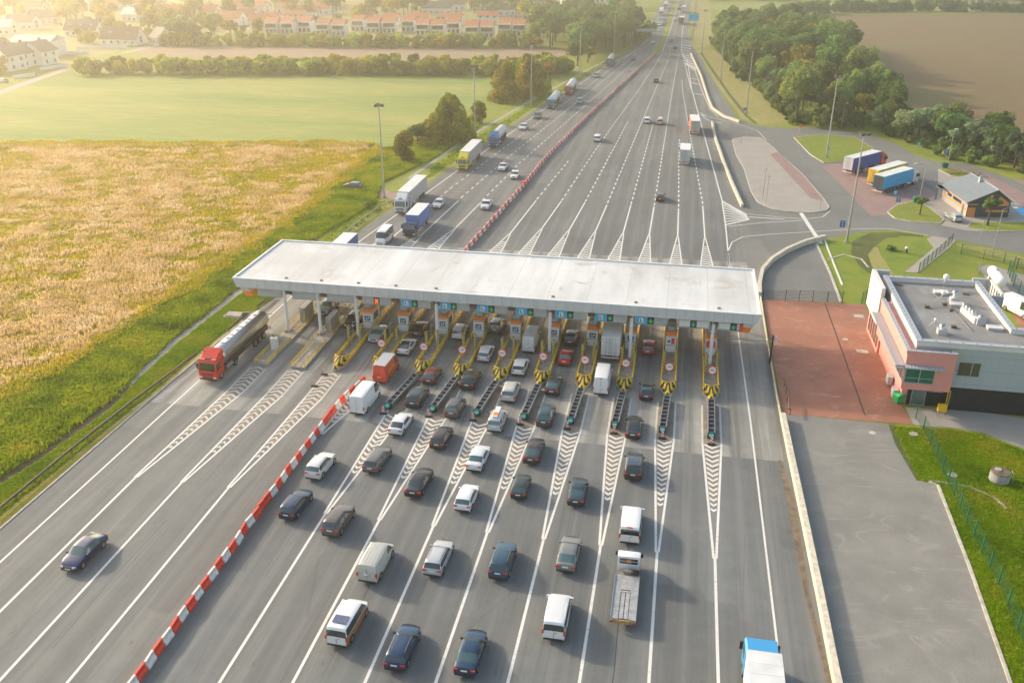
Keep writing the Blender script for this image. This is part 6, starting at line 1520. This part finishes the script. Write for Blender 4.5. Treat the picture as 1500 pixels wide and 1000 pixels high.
def np_mesh(name, V, nv, mats, parent=None, kind=None):
    """V: (n*nv,3) array of separate faces with nv corners each"""
    n = len(V) // nv; me = bpy.data.meshes.new(name)
    me.vertices.add(len(V)); me.vertices.foreach_set('co', V.astype(np.float32).ravel())
    me.loops.add(len(V)); me.loops.foreach_set('vertex_index', np.arange(len(V), dtype=np.int32))
    me.polygons.add(n); me.polygons.foreach_set('loop_start', np.arange(0, len(V), nv, dtype=np.int32))
    me.materials.append(mats); me.update(calc_edges=True)
    o = bpy.data.objects.new(name, me); COL.objects.link(o)
    if parent is not None: o.parent = parent
    if kind: o['kind'] = kind
    return o
def leaves(centres, normals, size):
    n = len(centres); a = rng.normal(size=(n, 3)); nn = normals + 0.55 * rng.normal(size=(n, 3)); nn /= np.linalg.norm(nn, axis=1)[:, None]
    u = np.cross(nn, a); u /= np.linalg.norm(u, axis=1)[:, None] + 1e-9; w = np.cross(nn, u)
    s = (size * rng.uniform(.55, 1.3, n))[:, None]; k = rng.uniform(.5, .9, n)[:, None]
    V = np.stack([centres - u * s, centres + w * s * k, centres + u * s, centres - w * s * k], 1)
    return V.reshape(-1, 3)
def crown_verts(kind, n, R, Hh, z0, lobes, size):
    C = []; Nn = []
    for _ in range(lobes):
        a = rng.uniform(0, 2 * PI)
        if kind == 'cone':
            t = rng.uniform(0, 1) ** 1.3; rr = R * math.sqrt(1 - t) * .72; c = np.array([rr * math.cos(a), rr * math.sin(a), z0 + Hh * t]); lr = R * (.40 - .18 * t)
        elif kind == 'column':
            t = rng.uniform(.05, .95); rr = R * math.sin(PI * (t * .85 + .1)) * .5; c = np.array([rr * math.cos(a), rr * math.sin(a), z0 + Hh * t]); lr = R * .5
        else:
            d = rng.normal(size=3); d /= np.linalg.norm(d); rad = rng.uniform(.35, .8)
            if d[2] < -.4 and kind != 'bush': d[2] *= -.5
            c = np.array([d[0] * R * rad, d[1] * R * rad, z0 + Hh / 2 + d[2] * Hh / 2 * rad - (.7 if kind == 'bush' else 0)]); lr = R * rng.uniform(.17, .40)
        m = int(n / lobes); d = rng.normal(size=(m, 3)); d /= np.linalg.norm(d, axis=1)[:, None]
        rad = lr * rng.uniform(.6, 1.12, m) ** .6
        C.append(c + d * rad[:, None] * np.array([1, 1, .85 if kind != 'bush' else .8])); Nn.append(d)
    C = np.concatenate(C); Nn = np.concatenate(Nn)
    return leaves(C, Nn, size)
def tree_proto(name, label, cat, kind, R, Hh, z0, n, lobes, size, m, trunk=True, group=None):
    T = thing(name, label, cat, (0, 0, 0), 0, group)
    np_mesh('crown', crown_verts(kind, n, R, Hh, z0, lobes, size), 4, m, T)
    if trunk:
        b = MB(); tr = .018 * (Hh + z0) + .1; b.cyl((0, 0, 0), (.1, .05, z0 + Hh * .3), tr, tr * .6, 8)
        b.cyl((.1, .05, z0 + Hh * .3), (.0, 0, z0 + Hh * .85), tr * .6, tr * .12, 6)
        for k in range(6):
            a = k * 1.1 + rng.uniform(0, .6); zz = z0 + Hh * (.05 + .09 * k); b.cyl((.05, .03, zz), (math.cos(a) * R * .6, math.sin(a) * R * .6, zz + Hh * .25), tr * .35, .03, 5)
        b.build('trunk', M_BARK, T)
    return T
# a set of kinds; each first placement uses the prototype itself
PRO = {}
def proto(k, make, n=3): PRO[k] = [[make(), False] for _ in range(n)]
proto('oak', lambda: tree_proto('broadleaf_tree', '', 'tree', 'round', 5.2, 13.0, 1.8, 5600, 52, .40, M_LEAF), 4)
proto('yellow', lambda: tree_proto('yellowing_tree', '', 'tree', 'round', 4.8, 11.0, 2.0, 4200, 40, .40, M_LEAFY), 2)
proto('willow', lambda: tree_proto('willow_tree', '', 'tree', 'round', 4.2, 7.2, 1.6, 3000, 24, .33, M_WILLOW), 3)
proto('bush', lambda: tree_proto('bush', '', 'bush', 'bush', 2.9, 4.4, .5, 1300, 13, .34, M_LEAF), 3)
proto('hedge', lambda: tree_proto('hedge_shrub', '', 'shrub', 'bush', 3.4, 5.6, .4, 900, 12, .5, M_HEDGE, trunk=False), 3)
proto('cone', lambda: tree_proto('conical_tree', '', 'tree', 'cone', 5.4, 10.0, .3, 5200, 46, .36, M_OLIVE), 2)
proto('column', lambda: tree_proto('columnar_tree', '', 'tree', 'column', 3.0, 9.0, .3, 3000, 26, .34, M_OLIVE), 2)
proto('orange', lambda: tree_proto('orange_leaved_tree', '', 'tree', 'round', 3.0, 5.2, 2.2, 900, 12, .34, M_OLEAF), 1)
proto('small', lambda: tree_proto('young_tree', '', 'tree', 'round', 1.3, 2.2, 1.9, 700, 9, .17, M_LEAF), 1)
def plant(k, x, y, label, sc=1.0, group=None, sz=1.0):
    e = PRO[k][random.randrange(len(PRO[k]))]
    s = (sc, sc, sc * sz); rz = random.uniform(0, 6.28)
    if not e[1]:
        e[1] = True; o = e[0]; o.location = (x, y, 0); o.rotation_euler = (0, 0, rz); o.scale = s; o['label'] = label
        if group: o['group'] = group
        return o
    return copy_tree(e[0], (x, y, 0), rz, label, s, group)
def inside(x, y, P):
    c = False; n = len(P); j = n - 1
    for i in range(n):
        if (P[i][1] > y) != (P[j][1] > y) and x < (P[j][0] - P[i][0]) * (y - P[i][1]) / (P[j][1] - P[i][1] + 1e-12) + P[i][0]: c = not c
        j = i
    return c
def scatter(P, d, tries=6000, seed=1):
    r = random.Random(seed); xs = [p[0] for p in P]; ys = [p[1] for p in P]; out = []
    for _ in range(tries):
        x = r.uniform(min(xs), max(xs)); y = r.uniform(min(ys), max(ys))
        if inside(x, y, P) and all((x - a) ** 2 + (y - b) ** 2 > d * d for a, b in out): out.append((x, y))
    return sorted(out, key=lambda p: p[1])
# right-hand wood
Wp = GP([(1047, 70), (1067, 93), (1088, 116), (1104, 122), (1130, 150), (1157, 179), (1200, 190), (1262, 194), (1310, 196), (1292, 172), (1262, 140), (1228, 100), (1218, 74), (1130, 64)])
for i, (x, y) in enumerate(scatter(Wp, 6.6, seed=3)):
    near = inside(x, y, GP([(1100, 120), (1157, 179), (1310, 196), (1275, 150), (1190, 130)]))
    k = 'yellow' if i % 9 == 4 else ('willow' if near and i % 5 == 0 else 'oak')
    lab = {'oak': 'dark green broadleaf tree in the wood right of the motorway', 'yellow': 'yellowing broadleaf tree in the wood right of the motorway', 'willow': 'grey-green willow at the near end of the wood'}[k]
    plant(k, x, y, lab, random.uniform(.85, 1.25) * (.8 if near else 1.08), 'trees of the wood right of the motorway, ' + k, random.uniform(.9, 1.15))
# low scrub and willows along the verge
Sp = GP([(1157, 182), (1200, 188), (1250, 190), (1290, 197), (1330, 212), (1380, 232), (1440, 243), (1500, 258), (1580, 262), (1580, 225), (1500, 232), (1470, 222), (1400, 205), (1330, 185), (1290, 176), (1200, 172)])
for x, y in scatter(Sp, 4.4, seed=5):
    plant('bush', x, y, 'low dark bush in the scrub behind the service road', random.uniform(.55, .95), 'bushes in the scrub behind the service road')
for px, py, s, lab in ((1148, 160, .85, 'pale willow at the tip of the wood by the dry grass strip'), (1250, 168, 1.05, 'pale round willow between the wood and the service road'), (1282, 172, .8, 'small willow right of the pale round willow'), (1325, 206, 1.0, 'willow clump above the parked lorries, left'), (1358, 208, 1.15, 'willow clump above the parked lorries, right'), (1345, 200, .9, 'willow clump above the parked lorries, rear'), (1408, 224, 1.05, 'willow above the cafe roof, left'), (1438, 232, 1.1, 'willow above the cafe roof, right'), (1425, 222, .95, 'willow above the cafe roof, rear'), (1485, 246, 1.05, 'willow at the right edge, nearer one'), (1515, 246, 1.1, 'willow cut off by the right edge')):
    x, y = G(px, py); plant('willow', x, y, lab, s)
for px, py, s, lab in ((1376, 212, .7, 'dark tree between two willow clumps'), (1455, 222, .75, 'dark tree behind the willows at the right'), (1230, 165, .8, 'dark tree beside the pale round willow')):
    x, y = G(px, py); plant('oak', x, y, lab, s)
for x, y in scatter(GP([(1046, 66), (1066, 94), (1088, 118), (1104, 125), (1130, 152), (1156, 181), (1175, 180), (1130, 138), (1100, 112), (1070, 80), (1054, 66)]), 4.2, seed=15): plant('bush', x, y, 'leafy bush along the mown edge of the wood', random.uniform(.7, 1.25), 'bushes along the mown edge of the wood')
# left: trees along the motorway
for k, px, py, s, sz, lab in (('column', 594, 237, .92, .86, 'dense narrow tree nearest the dirt track, front of the left group'), ('oak', 612, 214, .68, .62, 'round tree at the back left of the left group'), ('cone', 630, 212, .82, .75, 'broad bushy tree in the middle of the left group'), ('cone', 662, 207, 1.15, .98, 'largest bushy tree at the right of the left group'), ('cone', 645, 205, .9, .9, 'bushy tree behind the largest of the left group'), ('column', 701, 180, .85, .78, 'small columnar tree alone right of the left group'),
                          ('cone', 741, 148, 1.12, 1.0, 'broad conical tree left of the mast, left of a pair'), ('cone', 772, 141, 1.1, 1.15, 'broad conical tree behind the mast, right of a pair'), ('cone', 786, 136, .95, 1.0, 'conical tree just right of the pair'), ('orange', 806, 121, 1.0, 1, 'small orange-leaved tree on the grass verge'), ('bush', 823, 108, 1.15, 1.2, 'small round tree alone on the verge above the orange one'), ('oak', 846, 97, .9, .8, 'round tree at the near edge of the dark wood'), ('yellow', 861, 92, .8, .75, 'yellowing tree at the near edge of the dark wood')):
    x, y = G(px, py); plant(k, x, y, lab, s, None, sz)
Lp = GP([(778, 70), (830, 72), (846, 90), (868, 90), (896, 78), (908, 74), (930, 64), (937, 52), (900, 46), (790, 50)])
for x, y in scatter(Lp, 8, seed=8): plant('oak', x, y, 'dark broadleaf tree in the wood left of the motorway', random.uniform(.9, 1.3), 'trees of the wood left of the motorway', .95)
for px, py in ((944, 52), (952, 46), (945, 60), (936, 66)): x, y = G(px, py); plant('bush', x, y, 'bush beside the far sign gantry', 1.5, 'bushes beside the far sign gantry')
# hedgerows
for Hp, lab, gr, d, sc in ((GP([(118, 111), (300, 111), (500, 111), (730, 112), (760, 118), (800, 112), (835, 106), (810, 102), (700, 104), (500, 104), (300, 104), (130, 106)]), 'yellow-green shrub in the long hedgerow behind the green field', 'shrubs of the hedgerow behind the green field', 4.2, 1.2),
                          (GP([(236, 68), (400, 69), (600, 71), (790, 71), (790, 67), (600, 67), (400, 65), (240, 64)]), 'shrub in the far hedgerow in front of the white row houses', 'shrubs of the hedgerow before the row houses', 4.6, 1.15)):
    for x, y in scatter(Hp, d, 9000, seed=11): plant('hedge', x, y, lab, sc * random.uniform(.75, 1.15), gr)
for px, py, s in ((262, 66, 1.1), (285, 66, .9), (250, 60, 1.0)): x, y = G(px, py); plant('oak', x, y, 'large tree at the left end of the far hedgerow', s, 'large trees at the left end of the far hedgerow', .85)
# village trees
vr = random.Random(4)
cnt = 0
for _ in range(520):
    px = vr.uniform(-40, 930); py = vr.uniform(1, 62)
    if 380 < px < 780 and 40 < py: continue
    if px < 140 and py > 40: continue
    if px > 860 and py > 30: continue
    if vr.random() < .08: continue
    cnt += 1
    if cnt > 270: break
    x, y = G(px, py); plant(vr.choice(['oak', 'bush', 'oak', 'yellow'] if py < 30 else ['bush', 'bush', 'yellow']), x, y, 'garden tree standing among the village houses', vr.uniform(.7, 1.1), 'garden trees of the village')
for px, py, lab in ((-2, 108, 'tree cut off by the left edge beside the white houses'), (6, 92, 'tree behind the one at the left edge'), (118, 62, 'garden tree right of the white house cluster'), (133, 64, 'reddish garden tree right of the white house cluster'), (218, 60, 'tree right of the brown-roofed house')):
    x, y = G(px, py); plant('hedge', x, y, lab, 1.3)
# far strips on the right
for a, b, n_ in (((1145, 22), (1215, 20), 12), ((1220, 18), (1335, 17), 22), ((1340, 16), (1420, 18), 8), ((1430, 17), (1510, 19), 14), ((1345, 6), (1388, 10), 8)):
    for k in range(n_):
        t = (k + vr.random()) / n_; x, y = G(a[0] + (b[0] - a[0]) * t, a[1] + (b[1] - a[1]) * t); plant('bush', x, y, 'far tree on the field boundary at the horizon side', vr.uniform(1.3, 2.2), 'far trees on the field boundaries')
for k in range(40):
    x, y = G(vr.uniform(1030, 1520), vr.uniform(-6, 2)); plant('bush', x, y, 'far tree on the field boundary at the horizon side', vr.uniform(1.6, 2.6), 'far trees on the field boundaries')
# small planting near the cafe and office
for px, py, lab in ((1347, 316, 'thin young tree on the grass triangle'), (1446, 331, 'young round tree in front of the cafe gable')):
    x, y = G(px, py); plant('small', x, y, lab, 1.0 if px < 1400 else 1.45)
x, y = G(1304, 366); plant('bush', x, y, 'low flat shrub on the lawn inside the hollow', .42, None, .5)
T = thing('garden_gnome_post', 'small white and brown stump on the lawn inside the hollow', 'stump', (*G(1327, 370), 0)); T.name = 'garden_stump'; MB().cyl((0, 0, 0), (0, 0, .8), .3, .22, 8).build('post', M_DIRT, T); MB().dome((0, 0, .8), .35, 8, 3).build('cap', M_WHITE, T)
x, y = G(538, 305); plant('bush', x, y, 'tiny round tree beside the ditch left of the mast', .42)

for k, (px, py) in enumerate(((1305, 196), (1335, 199), (1365, 201), (1388, 214), (1400, 218), (1452, 236), (1466, 240), (1475, 236), (1460, 230), (1385, 220), (1312, 190), (1500, 240), (1530, 250))):
    x, y = G(px, py); plant('willow' if k % 3 else 'oak', x, y, 'bushy tree filling the willow belt behind the service road', random.uniform(.62, .85), 'bushy trees filling the willow belt')
for es in PRO.values():                       # kinds built but not planted
    for o, usd in es:
        if not usd:
            for ch in list(o.children): bpy.data.objects.remove(ch)
            bpy.data.objects.remove(o)
# grass, reeds and weeds too many to count
def tufts(name, poly, count, h, w, m, blades=4, mask=None, seed=1, lean=.35):
    r = np.random.default_rng(seed); P = np.array(poly); lo = P.min(0); hi = P.max(0)
    pts = r.uniform(lo, hi, (count * 3, 2))
    px, py = pts[:, 0], pts[:, 1]; c = np.zeros(len(pts), bool); j = len(P) - 1
    for i in range(len(P)):
        cond = ((P[i][1] > py) != (P[j][1] > py)) & (px < (P[j][0] - P[i][0]) * (py - P[i][1]) / (P[j][1] - P[i][1] + 1e-12) + P[i][0]); c ^= cond; j = i
    pts = pts[c]
    if mask: pts = np.array([p for p in pts if mask(p[0], p[1])])
    pts = pts[:count]; n = len(pts); V = []
    for b in range(blades):
        a = r.uniform(0, 2 * PI, n); hh = h * r.uniform(.55, 1.25, n); off = r.normal(0, w * .8, (n, 2)); ln = r.uniform(.1, lean, n) * hh
        bx = pts[:, 0] + off[:, 0]; by = pts[:, 1] + off[:, 1]; wx = np.cos(a) * w * .5; wy = np.sin(a) * w * .5; az = r.uniform(0, 2 * PI, n)
        p0 = np.stack([bx - wx, by - wy, np.zeros(n)], 1); p1 = np.stack([bx + wx, by + wy, np.zeros(n)], 1)
        q = np.stack([bx + np.cos(az) * ln + wx * .5, by + np.sin(az) * ln + wy * .5, hh], 1); q2 = np.stack([bx + np.cos(az) * ln - wx * .5, by + np.sin(az) * ln - wy * .5, hh * .95], 1)
        V.append(np.stack([p0, p1, q, q2], 1).reshape(-1, 3))
    return np_mesh(name, np.concatenate(V), 4, m, None, 'stuff')
def tuft_mat(name, stops, sc=.15, trans=.35):
    g = NB(name, .9); s = g.noise(sc, detail=5, rough=.6); c = g.ramp(s, stops)
    c = g.mix(c, g.ramp(g.noise(2.5, detail=2), [(.3, .75), (.7, 1.2)]), 1.0, 'MULTIPLY')
    N = g.N; L = g.L; d = N.new('ShaderNodeBsdfDiffuse'); t = N.new('ShaderNodeBsdfTranslucent'); mx = N.new('ShaderNodeMixShader'); mx.inputs[0].default_value = trans
    L.new(c, d.inputs[0]); L.new(c, t.inputs[0]); L.new(d.outputs[0], mx.inputs[1]); L.new(t.outputs[0], mx.inputs[2])
    L.new(mx.outputs[0], [n for n in N if n.type == 'OUTPUT_MATERIAL'][0].inputs[0]); return g.m
M_REED = tuft_mat('golden_reeds', [(.32, (.60, .44, .12)), (.5, (.82, .60, .29)), (.66, (.92, .73, .47))])
M_WEED = tuft_mat('green_weeds', [(.30, (.08, .14, .004)), (.42, (.21, .30, .006)), (.56, (.37, .43, .01)), (.70, (.52, .42, .03))])
M_MEAD = tuft_mat('meadow_herbs', [(.32, (.42, .38, .02)), (.48, (.58, .48, .02)), (.6, (.66, .48, .03)), (.7, (.46, .46, .04))], .12)
M_GRS = tuft_mat('verge_grass', [(.32, (.16, .27, .006)), (.5, (.27, .39, .01)), (.70, (.42, .40, .03))])
def nz(x, y, s, o=0): return noise.noise(Vector((x * s + o, y * s, o)))
goldP = GOLDP
tufts('golden_reeds', goldP, 76000, .6, .16, M_REED, 4, lambda x, y: nz(x, y, .05, 3) + 1.0 * nz(x, y * 1.6, .22, 9) > random.gauss(.10, .26), 2)
tufts('meadow_weeds', goldP, 44000, .38, .22, M_MEAD, 4, lambda x, y: nz(x, y, .05, 3) + 1.0 * nz(x, y * 1.6, .22, 9) < random.gauss(.2, .25), 3)
weedP = GP([(-20, 580), (110, 526), (225, 450), (330, 386), (410, 333), (500, 260), (548, 221), (600, 212), (650, 190), (700, 165), (700, 188), (640, 230), (560, 268), (548, 300), (440, 362), (352, 420), (300, 462), (262, 490), (203, 544), (176, 576), (155, 592), (107, 628), (54, 667), (9, 694), (-40, 726), (-60, 640)])
tufts('margin_herbs', ragged([(-60, 600), (110, 519), (225, 444), (330, 380), (410, 327), (500, 254), (552, 214), (562, 224), (505, 270), (412, 343), (335, 396), (228, 460), (112, 535), (-60, 615)], 2.5, 1.6), 9000, .6, .2, M_MEAD, 4, None, 14)
tufts('crop_margin_herbs', ragged([(-60, 219), (300, 218), (540, 214), (545, 209), (300, 209), (-60, 209)], 2.5, 2.0), 8000, .6, .25, M_MEAD, 4, None, 15)
tufts('ditch_weeds', weedP, 36000, .5, .24, M_WEED, 4, None, 4)
vergeP = GP([(-40, 740), (9, 706), (54, 678), (107, 640), (165, 598), (203, 556), (262, 502), (300, 472), (352, 432), (372, 428), (410, 430), (320, 492), (200, 592), (0, 752), (-40, 784)])
tufts('verge_grass', vergeP, 24000, .18, .16, M_GRS, 3, None, 5)
tufts('upstream_verge_grass', GP([(470, 352), (520, 300), (590, 292), (640, 240), (700, 200), (780, 152), (850, 112), (905, 80), (900, 84), (850, 118), (770, 165), (670, 235), (575, 296), (515, 338), (500, 352)]), 9000, .3, .25, M_GRS, 3, None, 6)
tufts('lawn_grass', GP([(1308, 624), (1346, 702), (1376, 710), (1420, 828), (1484, 1010), (1600, 1010), (1600, 705), (1500, 660), (1440, 637), (1400, 630), (1352, 627)]), 30000, .11, .12, M_GRS, 3, None, 7)

# ================================================================== THE VILLAGE
M_HW = mat('house_white', (.82, .79, .73), .8, var=.05, vscale=.5); M_TILE = mat('orange_tile', (.56, .20, .09), .8, var=.2, vscale=.5); M_TILG = mat('grey_tile', (.17, .155, .14), .8, var=.2, vscale=.5); M_TILB = mat('brown_tile', (.22, .14, .10), .8, var=.2, vscale=.5)
def house(px, py, w, d, h, rh, rot, roofm, label, wallm=None, group=None, dormer=0):
    x, y = G(px, py); T = thing('gabled_house', label, 'house', (x, y, 0), math.radians(rot), group)
    MB().prism_x([(0, 0), (d, 0), (d, h), (d / 2, h + rh), (0, h)], -w / 2, w / 2).build('wall', wallm or M_HW, T)
    r = MB(); e = .45; t = .22; k = rh / (d / 2)
    r.prism_x([(-e, h - e * k + .03), (d / 2, h + rh + .03), (d / 2, h + rh + t), (-e, h - e * k + t)], -w / 2 - .4, w / 2 + .4)
    r.prism_x([(d / 2, h + rh + .03), (d + e, h - e * k + .03), (d + e, h - e * k + t), (d / 2, h + rh + t)], -w / 2 - .4, w / 2 + .4)
    ro = r.build('roof', roofm, T); MB().box(w * .2, w * .2 + .8, d * .55, d * .55 + .8, h + rh * .6, h + rh + 1).build('chimney', M_TILB, ro)
    n = max(2, int(w / 3.2))
    for k in range(n):
        xx = -w / 2 + (k + .5) * w / n
        for z in ((.9,) if h < 4.5 else (.9, 3.6)): MB().box(xx - .6, xx + .6, -.04, -.005, z, z + 1.3).build('window', M_GLASS, T)
    for z in (1.0, h * .75): MB().box(w / 2 + .005, w / 2 + .04, d / 2 - .9, d / 2 + .7, z, z + 1.3).build('window', M_GLASS, T)
    for z in (1.0, h * .75): MB().box(-w / 2 - .04, -w / 2 - .005, d / 2 - .9, d / 2 + .7, z, z + 1.3).build('window', M_GLASS, T)
    for k in range(dormer):
        xx = -w / 2 + (k + .5) * w / dormer; MB().box(xx - .5, xx + .5, d * .18, d * .3, h + rh * .45, h + rh * .58).build('skylight', M_LAMP, ro)
def rowhouse(px, py, w, label, tall=False, rot=7):
    x, y = G(px, py); T = thing('row_house', label, 'house', (x, y, 0), math.radians(rot), 'white row houses with orange roofs'); h = 5.6
    MB().box(-w / 2, w / 2, 0, 9, 0, h).build('wall', M_HW, T); d = 1.2
    MB().box(-w / 2 + .6, w / 2 - .6, -.05, -.005, 3.1, 4.9).build('window', M_GLASS, T)
    for s in (-1, 1): MB().box(-w / 2 if s < 0 else w / 2 - .45, -w / 2 + .45 if s < 0 else w / 2, -d, 0, 2.6, 5.4).build('balcony_wall', M_HW, T)
    MB().box(-w / 2, w / 2, -d, -.001, 2.5, 2.9).build('balcony', M_HW, T); MB().box(-w / 2, w / 2, -d - .1, 0, 5.2, 5.62).build('balcony_roof', M_HW, T)
    for k in range(3): xx = -w / 2 + (k + .5) * w / 3; MB().box(xx - .6, xx + .6, -.05, -.005, .3, 2.2).build('door', M_GLASS, T)
    r = MB().add([(-w / 2 - .05, -.3, h + .05), (w / 2 + .05, -.3, h + .05), (w / 2 + .05, 6, h + 2.2), (-w / 2 - .05, 6, h + 2.2), (-w / 2 - .05, 9, h + .05), (w / 2 + .05, 9, h + .05), (-w / 2 - .05, -.3, h), (w / 2 + .05, -.3, h)], [(0, 1, 2, 3), (3, 2, 5, 4), (0, 3, 4), (1, 5, 2), (0, 6, 7, 1)]); r.build('roof', M_TILE, T)
rows = [(398, 50), (421, 50), (446, 48), (473, 52), (496, 53), (524, 46), (547, 49), (570, 49), (598, 47), (619, 52), (641, 53), (664, 50), (691, 56), (713, 56), (739, 52), (760, 53)]
for i, (px, py) in enumerate(rows): rowhouse(px, py, 7.0, 'white row house with orange roof, number %s from the left of the row' % ['one', 'two', 'three', 'four', 'five', 'six', 'seven', 'eight', 'nine', 'ten', 'eleven', 'twelve', 'thirteen', 'fourteen', 'fifteen', 'sixteen'][i])
for i, (px, py, w) in enumerate([(532, 37, 12), (572, 38, 8), (613, 38, 12), (660, 38, 12), (714, 36, 12), (430, 34, 13), (395, 37, 10)]):
    house(px, py, w, 8, 4.6, 2.0, 7, M_TILE, 'orange-roofed house in the second line behind the row houses, number %d' % (i + 1) if False else ['orange-roofed house peeking over the sixth row house', 'small orange-roofed house between the seventh and eighth row house', 'orange-roofed house behind the tenth row house', 'orange-roofed house behind the twelfth row house', 'orange-roofed house behind the fourteenth row house', 'orange-roofed house behind the second row house', 'orange-roofed house behind the first row house'][i])
lst = [(246, 27, 14, M_TILE, 'orange-roofed house left of the tall tree, farther'), (272, 30, 12, M_TILE, 'orange-roofed house right beside a white gable'), (300, 27, 14, M_TILE, 'orange-roofed terrace left of the broad orange house'), (334, 38, 15, M_TILE, 'broad orange-roofed house with roof windows left of the row houses'), (362, 34, 9, M_TILE, 'narrow orange-roofed house next to the broad one'), (378, 42, 9, M_TILE, 'orange-roofed house touching the first row house'), (345, 20, 14, M_TILE, 'far orange-roofed terrace above the broad house'), (375, 20, 12, M_TILE, 'far orange-roofed house above the first row house'), (420, 20, 14, M_TILE, 'far orange-roofed house behind the round tree'), (448, 28, 14, M_TILE, 'orange-roofed house with a white gable line'), (470, 22, 12, M_TILE, 'far orange-roofed house above the fourth row house'),
       (160, 16, 16, M_TILE, 'far orange-roofed house at the upper left'), (190, 32, 10, M_HW, 'pale-roofed rounded house at the upper left'), (205, 14, 14, M_TILE, 'far orange-roofed house right of the upper left one'), (225, 14, 12, M_TILE, 'far orange terrace end at the upper left'), (640, 22, 18, M_TILG, 'grey stone house beyond the row houses'), (665, 16, 14, M_TILB, 'far brown-roofed house beyond the grey stone one'), (738, 24, 22, M_TILB, 'long brown-roofed house with white gable above the last row houses'), (700, 14, 12, M_TILB, 'far brown-roofed house left of the long one'), (40, 20, 20, M_TILB, 'large hipped brown house near the top left corner'), (100, 16, 22, M_TILG, 'far grey-roofed house near the top left'), (28, 44, 16, M_TILG, 'grey-roofed house left of the solar roof'), (60, 36, 14, M_TILG, 'grey-roofed house behind the white cluster'), (2, 52, 10, M_HW, 'white house cut off by the left edge'), (795, 12, 14, M_TILG, 'far grey house near the top centre'), (835, 8, 12, M_HW, 'far white house near the top centre'), (760, 9, 16, M_HW, 'far white-roofed house near the top'), (560, 10, 14, M_HW, 'far white house above the row houses'), (480, 8, 12, M_TILB, 'far brown house near the top'), (875, 5, 18, M_TILG, 'far shed near the motorway at the top')]
for px, py, w, m, lab in lst: house(px, py, w, 9, 4.2, 3.2, random.uniform(-8, 16), m, lab, dormer=2 if 'roof windows' in lab else 0)
house(118, 54, 17, 10, 3.4, 4.4, 4, M_TILG, 'white house with grey solar-panelled roof', dormer=3); house(174, 67, 18, 10, 3.2, 4.8, 2, M_TILB, 'brown steep-roofed house with two roof windows beside the lane', dormer=2); house(226, 66, 10, 9, 3.4, 4.2, -38, M_TILG, 'grey gabled house with white verge at the hedgerow end')
# white house cluster: three gables, one flat grey block
house(28, 103, 9, 9, 6.0, 3.6, 84, M_TILG, 'white gabled house nearest in the left cluster'); house(47, 98, 9, 9, 5.6, 3.4, 84, M_TILG, 'white gabled house in the middle of the left cluster'); house(76, 95, 9, 10, 5.8, 3.4, 84, M_TILG, 'white gabled house at the right of the left cluster'); house(14, 92, 9, 9, 6.0, 3.4, 84, M_TILG, 'white gabled house at the left edge of the cluster')
x, y = G(48, 84); T = thing('flat_roofed_house', 'block with a broad pale grey roof behind the white cluster', 'house', (x, y, 0), math.radians(8)); MB().box(-9, 9, 0, 13, 0, 6.5).build('wall', M_HW, T); MB().prism_x([(-.4, 6.5), (13.4, 6.5), (6.5, 8.6)], -9.4, 9.4).build('roof', M_GREY, T)
for a, b, lab in (((20, 116), (52, 112), 'low white garden wall below the white cluster'), ((60, 104), (98, 98), 'low pale garden wall beside the white cluster'), ((92, 80), (130, 79), 'white garden wall with a strip of lawn'), ((112, 72), (185, 72), 'long white garden wall in front of the village gardens')):
    tag(MB().strip(GP([a, b]), .4, 0, 1.3).build('garden_wall', M_HW), lab, 'wall')

# ------------------------------------------------------------------ haze
hz = bpy.data.materials.new('haze'); hz.use_nodes = True; N = hz.node_tree.nodes; N.clear()
ho = N.new('ShaderNodeOutputMaterial'); pv = N.new('ShaderNodeVolumePrincipled')
pv.inputs['Color'].default_value = (1.0, .91, .72, 1); pv.inputs['Density'].default_value = 0.0009; pv.inputs['Anisotropy'].default_value = 0.80
hz.node_tree.links.new(pv.outputs[0], ho.inputs['Volume'])
o = MB().box(-3900, 3900, -400, 4000, -1.0, 58.0).build('haze', hz); o['kind'] = 'stuff'
